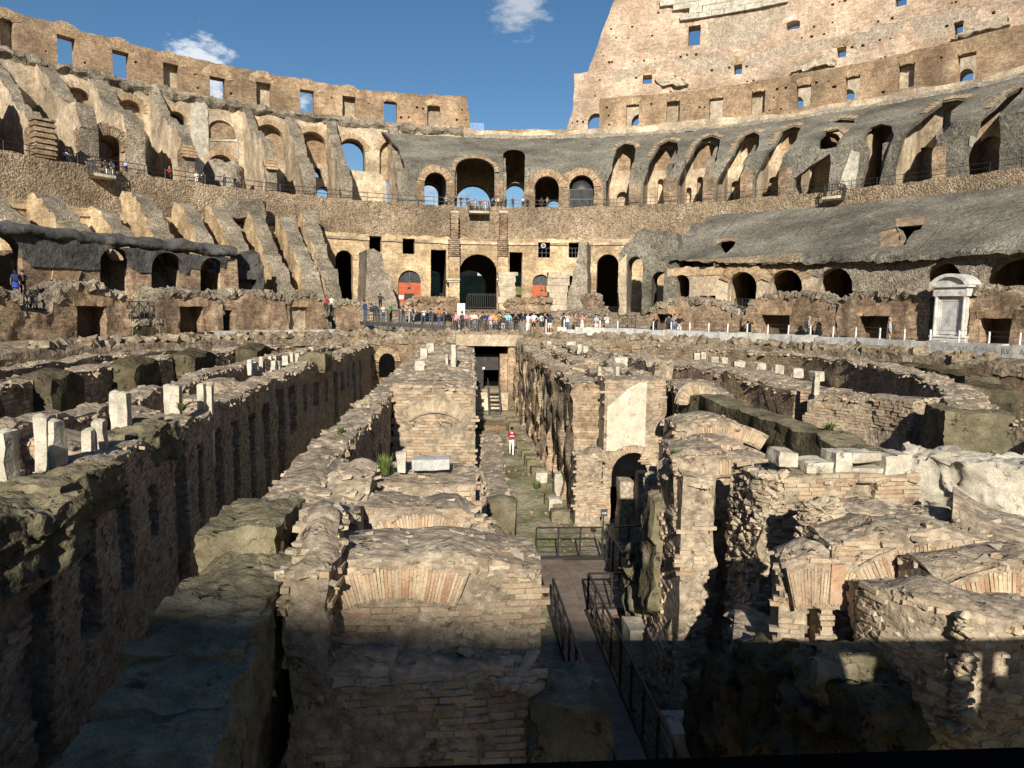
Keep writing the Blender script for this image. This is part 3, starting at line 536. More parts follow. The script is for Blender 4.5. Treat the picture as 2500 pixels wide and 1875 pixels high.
# the half behind the viewer, simplified: it throws the soft shadow over the foreground
mb=MB(); sweep(mb,UR/RM,math.pi+.1,[(43.3,0),(43.3,29.6),(45,29.6),(45,0)],90,0,closed=True,sub=6); sweep(mb,math.pi+.1,2*math.pi-1.28,[(43.3,0),(43.3,33.6),(45,33.6),(45,0)],80,0,closed=True,sub=6)
sweep(mb,UR/RM,2*math.pi-1.28,[(4,0),(4,3),(25,13.5),(26.3,14),(43.2,26)],160,0,sub=4)
mb.build('rear_stands',[MT['attic']],label='brick stands and attic wall at the near end, behind the viewer',cat='building')
# ---------------------------------------------------------------- ring wall and lower tiers
out=[(UL,9.2),(UL,14.2),(UR,14.2),(UR,9.2)]
notL=T(S_RW,'A',[(595,1010),(755,1060),(755,1160),(595,1130)])
mb=MB(); panel(mb,S_RW,[(UL,10.05),(UL,14.25)]+[(u,14.22+.05*float(vnoise(np.array([u*.5,0,0])))) for u in np.linspace(UL+1,UR-1,90)]+[(UR,14.2),(UR,10.05)],(),(),1.2,.62,.07,.5,seed=31)
rw=mb.build('ring_wall',[MT['ring']],label='long curved wall of rough brick stubs below the upper gallery',cat='wall')
S=S_FC
thr=[ARC(S,'B',832,1071,1090,1470),REC(S,'B',263,341,975,1076),REC(S,'B',474,551,990,1089),REC(S,'B',652,750,1062,1390),REC(S,'B',1148,1230,1077,1390),REC(S,'B',1331,1407,1015,1112),REC(S,'B',1525,1588,1015,1112),
     ARC(S,'B',50,160,1065,1390),ARC(S,'B',1700,1838,1090,1420),ARC(S,'B',1490,1560,1222,1390),ARC(S,'B',232,300,1215,1390)]
nic=[(ARC(S,'B',447,590,1192,1400),.45,3),(ARC(S,'B',1295,1402,1218,1400),.45,3)]
lun=ARC(S,'B',834,1070,886,1000,.95)
cor=[(UL,9.55),(UR,9.55),(UR,9.85),(UL,9.85)]
mb=MB(); panel(mb,S,[(UL,-1.),(UL,10.3),(UR,10.3),(UR,-1.)],thr,[(cor,-.2,1),(lun,-.06,2)]+nic,1.3,.75,.05,2.,seed=32)
fc=mb.build('inner_facade',[MT['tan'],MT['plast'],MT['tan'],MT['dark']],label='tan brick and plaster facade with the big central arch and dark windows',cat='wall')
for h,wd,n in ((thr[0],.9,40),(thr[7],.7,20),(thr[8],.8,22),(nic[0][0],.7,22),(nic[1][0],.7,18)):
    a=np.array(h); uc=(a[:,0].min()+a[:,0].max())/2; hw=(a[:,0].max()-a[:,0].min())/2; kk=uzmap_k(S,uc,8); mb=MB(); vouss(mb,S,uc,a[:,1].max()-hw/kk,hw/kk,hw/kk+wd,R(0),R(180),n,0,.05,.2,kk,.04); mb.build('arch_ring',[MT['tan']],fc)
def bx_on(mb,S,c,x0,x1,y0,y1,w0,w1,mat=0,jit=0.):
    u0,u1,z0,z1=rectuz(S,c,x0,x1,y0,y1); q=np.array([(u0,z0),(u1,z0),(u1,z1),(u0,z1)]); v=np.concatenate([smap(S,q[:,0],q[:,1],w0),smap(S,q[:,0],q[:,1],w1)])
    mb.add(v,MB.BQ,mat,np.concatenate([q,q])); return mb
# stepped brick piers beside the central arch
for xs,nm in (((775,825,762,832,765,831,745,833),'left'),((1086,1136,1073,1142,1075,1138,1068,1142),'right')):
    mb=MB(); bx_on(mb,S,'B',xs[4],xs[5],1110,1470,-1.2,.1,1)
    for k in range(9): bx_on(mb,S,'B',xs[2]+(k%2)*4,xs[3]-(k%2)*4,1000+k*12.2,1009+k*12.2,-1.4,.1,0)
    for k in range(14): bx_on(mb,S,'B',xs[0]+(k%2)*3,xs[1]-(k%2)*3,836+k*11.6,846+k*11.6,-1.2-.05*(k%3),.6,0)
    bx_on(mb,S,'B',xs[0],xs[1],825,836,-1.3,.6,2); bx_on(mb,S,'B',xs[6],xs[7],1248,1258,-1.5,.1,2); bx_on(mb,S,'B',xs[6]+6,xs[7]-4,1258,1270,-1.35,.1,2)
    mb.build('stepped_brick_pier',[MT['brickw'],MT['tan'],MT['trav']],label='tall stepped brick pier on the %s of the central arch'%nm,cat='pier',group='piers flanking the central arch')
# red doors in the two blocked arches
for (x0,x1,ym,y1,dx0,dx1,dy),nm in (((447,590,1270,1400,487,549,1338),'left'),((1295,1402,1285,1400,1323,1392,1352),'right')):
    mb=MB(); bx_on(mb,S,'B',x0-4,x1+4,ym,y1,.3,.42,0); o=mb.build('painted_screen',[MT['redp']],label='brick red painted screen with a small dark door, %s of the central arch'%nm,cat='screen',group='red screens in blocked arches')
    mb=MB(); panel(mb,S,ARC(S,'B',x0,x1,ym-78 if nm=='left' else ym-67,ym,1.),(),(),.4,.5,0,mapf=lambda u,z,w_:smap(S,u,z,.34+np.asarray(w_)*.1),rag=0); mb.build('lunette_grille',[MT['glass']],o)
    mb=MB()
    u0,u1,z0,z1=rectuz(S,'B',x0,x1,ym-74,ym)
    for k in range(1,8):
        t=math.pi*k/8; r=(u1-u0)/2*.97; kk=uzmap_k(S,u0,3); a=smap(S,[(u0+u1)/2],[z0],.3)[0]; b=smap(S,[(u0+u1)/2+r*math.cos(t)],[z0+r/kk*math.sin(t)],.3)[0]; mb.bar(a,b,.03)
    mb.build('grille_bar',[MT['gmetal']],o)
    mb=MB(); bx_on(mb,S,'B',dx0,dx1,dy,y1,.22,.4,0); bx_on(mb,S,'B',(dx0+dx1)/2-12,(dx0+dx1)/2+8,ym+28,ym+38,.2,.4,0); mb.build('door',[MT['metal']],o)
    mb=MB(); bx_on(mb,S,'B',x0+2,x0+34,dy+12,dy+36,.26,.32,0); mb.build('notice',[MT['white']],o)
# window grilles and wall projector in the right square windows
for x0,x1 in ((1331,1407),(1525,1588)):
    mb=MB()
    for k in range(4): bx_on(mb,S,'B',x0+(x1-x0)*k/3-1.2,x0+(x1-x0)*k/3+1.2,1050,1112,.3,.36)
    for k in range(3): bx_on(mb,S,'B',x0,x1,1050+k*30-1,1050+k*30+1,.3,.36)
    mb.build('window_grille',[MT['gmetal']],fc)
mb=MB(); P=smap(S,[rectuz(S,'B',1363,1377,1018,1034)[0]],[rectuz(S,'B',1363,1377,1018,1034)[3]-.35],.15)[0]; mb.tube(P,P+[0,-.3,0],.3,0,16,.3); mb.tube(P+[0,-.31,0],P+[0,-.36,0],.18,1,12); mb.build('round_projector',[MT['gmarble'],MT['gmetal']],label='round white lamp housing in the upper square window right of centre',cat='lamp')
# vault passage behind the central arch: side walls, gates, daylight beyond
for x0,x1,nm in ((652,750,'left of'),(832,1071,'in'),(1148,1230,'right of')):
    mb=MB(); u0,u1,z0,z1=rectuz(cst(33.),'B',x0-10,x1+10,1335,1440)
    n=int((u1-u0)/.28)
    for k in range(n): a=smap(cst(33.),[u0+(u1-u0)*k/n],[z0],0)[0]; mb.bar(a,a+[0,0,z1-z0],.025)
    for z in (z0+.3,z1-.25): 
        a=smap(cst(33.),[u0],[z],0)[0];b=smap(cst(33.),[u1],[z],0)[0]; mb.bar(a,b,.03)
    mb.build('iron_gate',[MT['metal']],label='iron bar gate inside the passage %s the central arch'%nm,cat='gate',group='iron gates in the ground passages')
for i,(c,x) in enumerate((('B',600),('B',791),('B',1107),('B',1262))):
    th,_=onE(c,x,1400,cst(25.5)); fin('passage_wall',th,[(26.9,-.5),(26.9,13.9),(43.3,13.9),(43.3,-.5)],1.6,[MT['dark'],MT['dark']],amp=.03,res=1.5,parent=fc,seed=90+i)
mb=MB(); nx=60
P=np.array([[(x,128+7*t,-1+9*t**.7+.5*float(vnoise(np.array([x*.2,t*3,1.])))) for t in np.linspace(0,1,8)] for x in np.linspace(-45,60,nx)]); mb.grid(P); mb.build('grassy_bank',[MT['grass']],kind='structure')
for k,(x0,x1,z1,nm) in enumerate(((-26,-14,11,'left'),(-9,4,12.5,'middle'),(9,24,11.5,'right'))):
    mb=MB(); P=np.array([[(x,136+y_,4+(z1-4+.8*float(vnoise(np.array([x*.6,k,0]))))*t) for y_,t in ((0,0),(0,1),(3,1),(3,0))] for x in np.linspace(x0,x1,14)]); mb.grid(P); mb.build('far_ruin',[MT['pink']],label='pinkish ruin on the bank beyond the central arch, %s one'%nm,cat='ruin',group='ruins beyond the arch')
# railings on the gallery edge
def railing(name,pts,h=1.05,posts=1.6,r=.022,bars=2,mat='metal',parent=None,vert=0,**k):
    mb=MB(); P=np.array(pts,float); L=np.concatenate([[0],np.cumsum(np.linalg.norm(np.diff(P,axis=0),axis=1))]); n=max(1,int(round(L[-1]/posts)))
    q=np.stack([np.interp(np.linspace(0,L[-1],n+1),L,P[:,i]) for i in range(3)],1)
    for p in q: mb.bar(p,p+[0,0,h],r*1.2)
    for b in range(bars):
        z=h*(1-b/bars) 
        for a,c in zip(q[:-1],q[1:]): mb.bar(a+[0,0,z],c+[0,0,z],r)
    if vert:
        for a,c in zip(q[:-1],q[1:]):
            m=max(2,int(np.linalg.norm(c-a)/vert))
            for j in range(1,m): p=a+(c-a)*j/m; mb.bar(p+[0,0,.05],p+[0,0,h],r*.6)
    return mb.build(name,[MT[mat]],parent,**k)
def ellpts(t0,t1,e,z,n): return [ell(t,e,z) for t in np.linspace(t0,t1,n)]
def thx(c,x,y,e): return onE(c,x,y,cst(e))[0]
railing('gallery_railing',ellpts(-1.2,thx('B',880,780,26.),26.35,14.15,60),1.0,2.,.03,2,label='thin grey railing along the edge of the left upper gallery',cat='railing')
railing('gallery_railing',ellpts(thx('B',1030,780,26.),1.2,26.35,14.15,60),.9,2.4,.02,2,label='thin grey railing along the edge of the right upper gallery',cat='railing')
for (c,x0,x1,y,nm) in (('A',595,735,1140,'on the left gallery'),('B',895,1022,828,'above the central arch'),('C',1262,1352,935,'on the right gallery')):
    t0,t1=thx(c,x0,y,24.6),thx(c,x1,y,24.6); mb=MB(); sweep(mb,t0,t1,[(26.4,13.2),(24.6,13.2),(24.6,13.45),(26.4,13.45)],6,0,closed=True,sub=4); bo=mb.build('viewing_balcony',[MT['trav']],label='small projecting viewing balcony with railing '+nm,cat='balcony',group='viewing balconies')
    railing('railing',[ell(t0,26.1,13.45),ell(t0,24.7,13.45)]+ellpts(t0,t1,24.7,13.45,5)+[ell(t1,26.1,13.45)],1.15,.8,.03,2,parent=bo,vert=.2)
# ---- left lower tier: spur walls, black skinned vault, podium
for i,(dx,dy,zt) in enumerate(((-140,20,10.6),(240,70,10.8),(620,140,10.4),(830,60,12.2),(1130,125,11.7),(1350,140,11.8),(1580,170,11.7),(1790,195,11.6),(1930,180,12.2))):
    th,_=onE('D',dx,dy,cst(25.3))
    r_=np.random.default_rng(500+i); q=r_.uniform(-.5,.5,6)
    pr=[(10.5+q[0],-.4),(10.8+q[0],1.5),(11.8,3.2+q[1]),(13.4,4.9+q[2]),(16.5,6.8+q[3]),(20.5,zt-2.+q[4]),(23.,zt-.4),(24.6,zt),(25.6,zt-.6),(25.6,-.4)]
    f=fin('lower_spur_wall',th,pr,(1.4,1.7,1.5,1.7,1.3,1.5,1.4,1.6,1.5)[i],[MT['tan'],MT['grub']],amp=.3,seed=40+i)
    props(f,'steep brick spur wall of the lower left tier, %s from the left'%(['first','second','third','fourth','fifth','sixth','seventh','eighth','last'][i]),'wall','lower spur walls on the left')
t0,_=onE('D',-700,500,cst(9)); t1,_=onE('D',1500,500,cst(9)); S9=cst(9.)
hol=[ARC(S9,'D',x0,x1,y0,720) for x0,x1,y0 in ((-80,142,325),(632,836,400),(956,1167,430),(1266,1422,466))]+[REC(S9,'D',322,492,607,700)]
mem=T(S9,'D',[(1510,470),(1430,480),(1420,530),(1300,530),(1260,540),(1200,530),(1190,570),(960,560),(880,560),(840,530),(640,545),(190,520),(160,470),(-60,440)]); mem=mem+[(t0*RM,5.1),(t0*RM,6.8),(mem[0][0],6.8)]
lin=T(S9,'D',[(330,545),(510,550),(490,607),(322,607)])
mb=MB(); panel(mb,S9,[(t0*RM,-.5),(t0*RM,6.0),(t1*RM,5.6),(t1*RM,-.5)],hol,[(mem,-.12,1),(lin,-.14,2)],1.0,.55,.07,1.2,seed=51)
vl=mb.build('black_skinned_vault',[MT['brickw'],MT['memb'],MT['arch']],label='low vaulted arcade under a lumpy black waterproof skin, left side',cat='vault')
mb=MB(); sweep(mb,t0,t1,[(9.25,5.75),(8.8,5.85),(8.65,6.1),(8.85,6.4),(9.6,6.62),(11,6.75),(13,6.75),(16,6.7)],150,0,.22,1.3,sub=.3,seed=8); mb.build('skin',[MT['memb']],vl,smooth=True)
for h in hol[:4]:
    a=np.array(h); uc=(a[:,0].min()+a[:,0].max())/2; hw=(a[:,0].max()-a[:,0].min())/2; th=uc/RM
    for sg in (-1,1): fin('bay_wall',(uc+sg*(hw+.3))/RM,[(10.,-.4),(10.,4.4),(17,5.2),(17,-.4)],.5,[MT['plast'],MT['plast']],amp=.05,res=.9,parent=vl,seed=53)
mb=MB(); panel(mb,cst(17.2),[(t0*RM,-.5),(t0*RM,5.4),(t1*RM,5.4),(t1*RM,-.5)],[REC(cst(17.2),'D',640,760,410,480),REC(cst(17.2),'D',1000,1080,440,500)],(),.8,.9,.08,seed=54); mb.build('inner_wall',[MT['brickw']],vl)
# small grey tufa-skinned block right of the black vault
SQ=cst(10.2); mb=MB(); panel(mb,SQ,T(SQ,'D',[(1505,690),(1500,500),(1520,440),(1590,415),(1640,440),(1670,520),(1672,690)]),(),[(REC(SQ,'D',1512,1625,600,690),.8,1)],2.5,.45,.15,.9,seed=55,rag=.1); mb.build('skinned_pier',[MT['memb'],MT['dark']],label='rounded black skinned pier at the right end of the black vault',cat='pier')
# facade fragments: the two ruined spurs in front of the central facade
for c,p,e,lab in (('B',[(228,1450),(240,1350),(250,1180),(247,1060),(290,1055),(340,1080),(355,1150),(362,1200),(410,1240),(412,1320),(440,1400),(445,1450)],17.,'left of centre'),('B',[(1508,1450),(1520,1350),(1550,1240),(1575,1120),(1590,1010),(1642,1008),(1640,1150),(1645,1350),(1660,1450)],17.,'right of centre')):
    SS=cst(e); mb=MB(); panel(mb,SS,T(SS,c,p),(),(),5.5,.6,.2,1.2,seed=57,edge_mat=1); mb.build('ruined_spur',[MT['rubble'],MT['grub']],label='ragged brick and rubble spur standing before the facade, '+lab,cat='ruin',group='ruined spurs before the facade')
for p,e,lab,m in (([(1095,1450),(1100,1400),(1095,1210),(1130,1203),(1175,1210),(1172,1370),(1150,1450)],20,'beside the central arch','otrav'),([(1404,1450),(1402,1210),(1480,1203),(1488,1300),(1478,1450)],19,'beside the right red screen','otrav')):
    SS=cst(e); u=T(SS,'B',p); a=np.array(u); o=None; zz=a[:,1].min(); k=0
    o=empty('stone_pier',smap(SS,[a[:,0].mean()],[a[:,1].min()],.8)[0],'stacked pale travertine block pier '+lab,'pier','travertine block piers')
    while zz<a[:,1].max()-.2:
        hh=min(rng.uniform(.5,.9),a[:,1].max()-zz); w0=(a[:,0].max()-a[:,0].min())/2*rng.uniform(.8,1.05); q=MB(); c=smap(SS,[a[:,0].mean()+rng.uniform(-.15,.15)],[zz+hh/2],.8)[0]-np.array(o.location); q.boxes([c],[np.diag([w0,.8,hh/2*.97])],0,.06); q.build('block',[MT[m]],o); zz+=hh
# ---- right lower tier
S_RS=lambda z:9.5+np.maximum(0,(np.asarray(z,float)-6.2)*2.55)
top=T(S_RS,'C',[(720,1017),(900,990),(1250,965),(1500,945),(1700,925),(2212,865)])
lft=T(S_RS,'E',[(250,150),(150,250),(85,330)])
uR=1.5*RM
out=top+[(uR,12.9),(uR,5.6)]+[(u,5.75+.18*float(vnoise(np.array([u*.4,2,2])))) for u in np.linspace(uR-2,T(S_RS,'E',[(900,400)])[0][0],26)]+T(S_RS,'E',[(888,350),(500,355)])+lft[::-1]
h1=T(S_RS,'E',[(375,240),(400,222),(450,216),(482,224),(475,245),(440,280),(420,292),(400,280)]);h2=T(S_RS,'E',[(1450,132),(1612,122),(1600,148),(1560,160),(1530,190),(1510,215),(1505,240),(1465,247),(1470,180)])
rg=[(T(S_RS,'E',[(1440,82),(1620,72),(1612,122),(1442,133)]),-.1,1),(T(S_RS,'E',[(1345,160),(1448,134),(1470,180),(1463,250),(1345,252)]),.25,1),(T(S_RS,'E',[(365,215),(430,190),(500,205),(484,222),(450,214),(400,220),(375,240)]),-.1,1),(T(S_RS,'E',[(85,335),(885,285),(885,345),(85,350)]),-.08,2)]
mb=MB(); panel(mb,S_RS,out,[h1,h2],rg,1.2,.6,.26,3.2,seed=58,rag=.15)
rs=mb.build('concrete_seating_slope',[MT['conc'],MT['brickw'],MT['ring']],label='broad sloping grey concrete seating surface on the right',cat='slope')
for a,b in (((500,60),(300,300)),((1025,15),(840,180)),((1540,0),(1340,170)),((1830,5),(1530,330)),((2130,0),(1830,270)),((1230,30),(950,330))):
    P=np.array(T(S_RS,'E',[(a[0]+(b[0]-a[0])*t,a[1]+(b[1]-a[1])*t+6*math.sin(7*t)) for t in np.linspace(0,1,12)])); Q=smap(S_RS,P[:,0],P[:,1],-.05); mb=MB()
    for i in range(11): mb.bar(Q[i],Q[i+1],.022)
    mb.build('drain_groove',[MT['memb']],rs)
S10=cst(10.2); u0=T(S10,'E',[(70,500)])[0][0]
hr=[ARC(S10,'E',105,203,420,620),ARC(S10,'E',432,606,402,640),ARC(S10,'E',678,881,390,640),ARC(S10,'E',965,1183,378,690),ARC(S10,'E',1605,1836,345,690),ARC(S10,'E',1960,2330,320,690),REC(S10,'E',262,360,545,600)]
lt=T(S10,'E',[(70,430),(430,420),(885,405),(885,345),(75,360)]); pk=T(S10,'E',[(890,400),(1200,520),(1600,530),(1960,480),(2330,500),(2330,300),(890,370)])
mb=MB(); panel(mb,S10,[(u0,-.5),(u0,5.9),(uR,5.9),(uR,-.5)],hr,[(lt,-.1,1),(pk,-.1,2)],1.2,.6,.06,1.5,seed=59)
ra=mb.build('dark_arcade',[MT['plast'],MT['arch'],MT['rubble']],label='row of dark arches under the grey seating slope, right side',cat='wall')
for h in hr[1:3]:
    a=np.array(h); uc=(a[:,0].min()+a[:,0].max())/2; hw=(a[:,0].max()-a[:,0].min())/2; kk=uzmap_k(S10,uc,5); mb=MB(); vouss(mb,S10,uc,a[:,1].max()-hw/kk,hw/kk,hw/kk+.95,R(20),R(160),34,0,.12,.2,kk,.03); mb.build('arch_ring',[MT['arch']],ra)
for h in hr[:6]:
    a=np.array(h)
    for x in (a[:,0].min()-.5,a[:,0].max()+.5): fin('bay_wall',x/RM,[(11.2,-.4),(11.2,5.8),(19,9),(19,-.4)],.8,[MT['plast'],MT['plast']],amp=.04,res=1.2,parent=ra,seed=61)
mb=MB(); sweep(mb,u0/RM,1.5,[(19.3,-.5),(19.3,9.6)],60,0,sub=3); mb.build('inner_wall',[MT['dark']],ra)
# grey ruined mass left of the slope
SM=cst(13.); mb=MB(); panel(mb,SM,T(SM,'B',[(1842,1480),(1842,1090),(1870,1050),(1930,990),(1975,935),(2015,930),(2060,950),(2110,970),(2150,940),(2203,950),(2230,1150),(2230,1450)]),[ARC(SM,'B',1895,1990,1105,1490),ARC(SM,'B',2050,2150,1200,1430)],[(T(SM,'B',[(1842,1480),(1842,1150),(1890,1090),(1890,1480)]),-.1,1)],3.5,.5,.25,1.4,seed=62,rag=.2)
mb.build('grey_vault_ruin',[MT['conc'],MT['plast']],label='lumpy grey ruined vault with two dark arches left of the seating slope',cat='ruin')
mb=MB(); fin('slope_end_wall',lft[1][0]/RM,[(10,-.4),(10,6),(25.4,11.8),(25.4,-.4)],1.2,[MT['plast'],MT['conc']],amp=.12,seed=63,parent=rs)
# ---- ground ring and podium
mb=MB(); sweep(mb,-1.4,1.5,[(.4,-.42),(3.,-.35),(9,-.3),(12,.8),(14,1.6),(43,1.7)],200,0,.06,1.5,sub=1.); props(mb.build('walkway_ground',[MT['earth']]),kind='structure')
mb=MB(); sweep(mb,-1.9,1.9,[(.6,-.45),(-.3,-.42),(-.7,-.55),(-1.1,-.5),(-1.6,-.62),(-1.7,-1.2)],520,0,.13,.7,sub=.3); props(mb.build('arena_rim',[MT['earth']]),kind='structure')
SP=cst(3.)
def podium(c,pts,niches,lint,lab,m='brickw',thick=3.2,S=SP,top='grub'):
    u=T(S,c,pts); reg=[(REC(S,c,*q[:4]),q[4] if len(q)>4 else 1.4,3 if len(q)<6 else q[5]) for q in niches]+[(T(S,c,[(a-6,y0),(b+6,y0),(b,y1),(a,y1)]),-.02,2) for a,b,y0,y1 in lint]
    band=[(x,z) for x,z in u]; 
    mb=MB(); panel(mb,S,u,(),reg,thick,.38,.12,.9,seed=len(lab),edge_mat=1,rag=.14); o=mb.build('podium_ruin',[MT[m],MT[top],MT['lint'],MT['dark'],MT['plast']],label=lab,cat='ruin',group='broken brick podium walls')
    # loose rubble cap
    A=np.array(u); mb=MB(); n=int((A[:,0].max()-A[:,0].min())*26); X=rng.uniform(A[:,0].min(),A[:,0].max(),n); W_=rng.uniform(.0,thick,n)
    zz=np.linspace(-.3,3.6,40); G2=np.stack([np.repeat(X,40),np.tile(zz,len(X))],1); I2=inpoly(G2,u).reshape(-1,40); Z=np.where(I2,zz[None],-9).max(1); k=Z>-1; X,W_,Z=X[k],W_[k],Z[k]
    C=smap(S,X,Z+rng.uniform(-.1,.12,len(X)),W_); rot=rng.normal(size=(len(C),3,3)); rot=np.linalg.qr(rot)[0]; mb.boxes(C,rot*rng.uniform(.08,.26,(len(C),1,1)),0,.35); mb.build('rubble_cap',[MT[top]],o,kind='stuff')
    return o
podium('D',[(-350,1010),(-350,660),(-60,680),(80,690),(130,800),(165,815),(330,815),(340,740),(400,690),(470,645),(600,640),(700,690),(790,705),(828,860),(830,968),(500,985)],[(488,668,770,985)],[(470,712,712,770)],'reddish brick podium ruin with a deep doorway at the far left')
podium('D',[(830,985),(836,880),(900,868),(1012,885),(1015,965)],[],[],'low mossy block wall between two podium ruins on the left','btufa',1.6)
podium('D',[(1005,960),(985,760),(1000,715),(1040,685),(1200,690),(1330,700),(1405,760),(1418,940)],[(1140,1290,772,950)],[(1125,1312,716,772)],'brick podium ruin with a square doorway, second on the left')
podium('D',[(1418,940),(1420,760),(1440,700),(1490,682),(1700,690),(1800,720)]+[(1830,930)],[(1412,1474,797,930)],[],'long low brick podium ruin without lintel, third on the left')
podium('D',[(1830,930),(1815,740),(1860,700),(1990,700),(2050,770),(2086,915)],[(1832,1945,775,920,.5,4)],[(1822,1950,735,775)],'rounded podium ruin with a plastered niche near the ramp')
podium('B',[(50,1580),(55,1410),(130,1398),(228,1410),(234,1570)],[],[],'tan brick stub wall beside the visitor ramp','brickw',2.,cst(4.5))
podium('E',[(-40,760),(-30,640),(30,600),(130,575),(300,575),(370,600),(470,640),(512,665),(495,772)],[(10,100,655,756)],[(80,150,612,652)],'grey topped podium ruin at the left of the right side')
podium('E',[(520,780),(520,700),(560,605),(640,555),(780,542),(950,548),(1050,585),(1075,620),(1085,790)],[(635,803,660,786)],[(620,815,612,660)],'podium ruin with a wide flat arch doorway, right of the railing gate')
podium('E',[(1092,795),(1090,585),(1150,560),(1300,535),(1640,535),(1645,815)],[(1215,1392,665,810)],[(1200,1410,607,665)],'podium ruin with a flat arch doorway left of the white aedicule')
podium('E',[(1880,840),(1885,565),(1950,512),(2140,512),(2200,555),(2185,612),(2260,600),(2480,620),(2480,890)],[(1940,2130,680,850)],[(1935,2140,640,680)],'podium ruin with a rubble cap right of the white aedicule')
podium('B',[(498,1460),(505,1400),(560,1380),(800,1382),(818,1400),(818,1460)],[],[],'long low brick wall left of the passage to the central arch','brickw',1.,cst(9.),'brickw')
podium('B',[(1125,1460),(1130,1400),(1170,1385),(1395,1385),(1408,1400),(1408,1460)],[],[],'long low brick wall right of the passage to the central arch','brickw',1.,cst(9.),'brickw')
podium('B',[(1610,1470),(1615,1370),(1650,1355),(1720,1360),(1725,1420),(1760,1470)],[],[],'small brick lump in front of the tall right arch','brickw',1.5,cst(9.))
podium('B',[(1400,1600),(1420,1500),(1450,1470),(1640,1465),(1730,1460),(1750,1600)],[],[],'low brick base behind the visitors right of centre','brickw',1.5,cst(4.))
# ---------------------------------------------------------------- hypogeum (the sunken rooms)
ZF=-6.8
mb=MB(); xs=np.linspace(-28,34,125); ys=np.linspace(-6,64,140); X,Y=np.meshgrid(xs,ys,indexing='ij'); P=np.stack([X,Y,0*X],-1); P[...,2]=ZF+.07*fbm(P,1.3,3,2); mb.grid(P)
props(mb.build('hypogeum_ground',[MT['floor']],smooth=True),kind='structure')
mb=MB()
for t_0,t_1 in ((-1.9,-.0685),(.0595,1.9)): sweep(mb,t_0,t_1,[(-1.65,-.9),(-1.6,-2.),(-1.55,-6.9)],220,0,.05,.8,sub=.5)
peri=mb.build('perimeter_wall',[MT['brickw']],label='curved brick wall lining the rim of the sunken arena',cat='wall')
camp=np.array([0,0,CZ]); fwv=np.array(fw)
def inview(P,m=1.04):
    d=P-camp; f=d@np.array(fw.normalized()); x=(d@np.array(rt.normalized()))/np.maximum(f,.1); y=(d@np.array(up.normalized()))/np.maximum(f,.1)
    return (f>.3)&(np.abs(x)<1250/F*m)&(np.abs(y)<937/F*m)
UB=[]
for i in range(7):
    q=MB(); q.boxes([[0,0,0]],[np.eye(3)],0,.1); o_=q.build('brick_shape',[MT['brick']]); UB.append(o_.data); bpy.data.objects.remove(o_)
US=[]
for i in range(7):
    q=MB(); v=rng.normal(size=(26,3)); v/=np.linalg.norm(v,axis=1)[:,None]; v*=rng.uniform(.75,1.15,(26,1)); 
    import bmesh
    bm_=bmesh.new(); [bm_.verts.new(p) for p in np.clip(v,-.8,.8)]; bmesh.ops.convex_hull(bm_,input=bm_.verts); bmesh.ops.delete(bm_,geom=[a for a in bm_.verts if not a.link_faces],context='VERTS'); me=bpy.data.meshes.new('stone_shape'); bm_.to_mesh(me); bm_.free(); me.materials.append(MT['stone']); US.append(me)
MATV={}
def shape(lst,i,mat):
    k=(id(lst),i%7,mat)
    if k not in MATV:
        if lst[i%7].materials[0]==MT[mat]: MATV[k]=lst[i%7]
        else: me=lst[i%7].copy(); me.materials.clear(); me.materials.append(MT[mat]); MATV[k]=me
    return MATV[k]
def pieces(parent,C,AX,name,mat,lst=None):
    lst=UB if lst is None else lst
    for i,(c,a) in enumerate(zip(C,AX)):
        o=bpy.data.objects.new(name,shape(lst,random.randrange(7),mat)); COL.objects.link(o)
        m=np.eye(4); m[:3,0],m[:3,1],m[:3,2]=a[0],a[1],a[2]; m[:3,3]=c; o.matrix_local=Matrix(m.tolist()); o.parent=parent
def emit(parent,C,AX,NR,name,mat,nind,rest,skip=None,jit=.1,lst=None,hull=False):
    """bricks/stones: the nind that show largest become objects of their own, the rest one joined part"""
    C=np.array(C);AX=np.array(AX);NR=np.array(NR)
    if not len(C): return
    d=np.linalg.norm(C-camp,axis=1); vis=inview(C)&(((camp-C)*NR).sum(1)/d>.06)
    key=np.where(vis,d,1e6+d); od=np.argsort(key); k=min(nind,int(vis.sum())); a,b=od[:k],od[k:]
    pieces(parent,C[a],AX[a],name,mat,lst)
    if len(b): mb=MB(); mb.boxes(C[b],AX[b],0,jit,skip); mb.build(rest,[MT[mat]],parent,kind='stuff')
def pathlen(path):
    p=np.array(path,float); L=np.concatenate([[0],np.cumsum(np.linalg.norm(np.diff(p[:,:2],axis=0),axis=1))]); return p,L
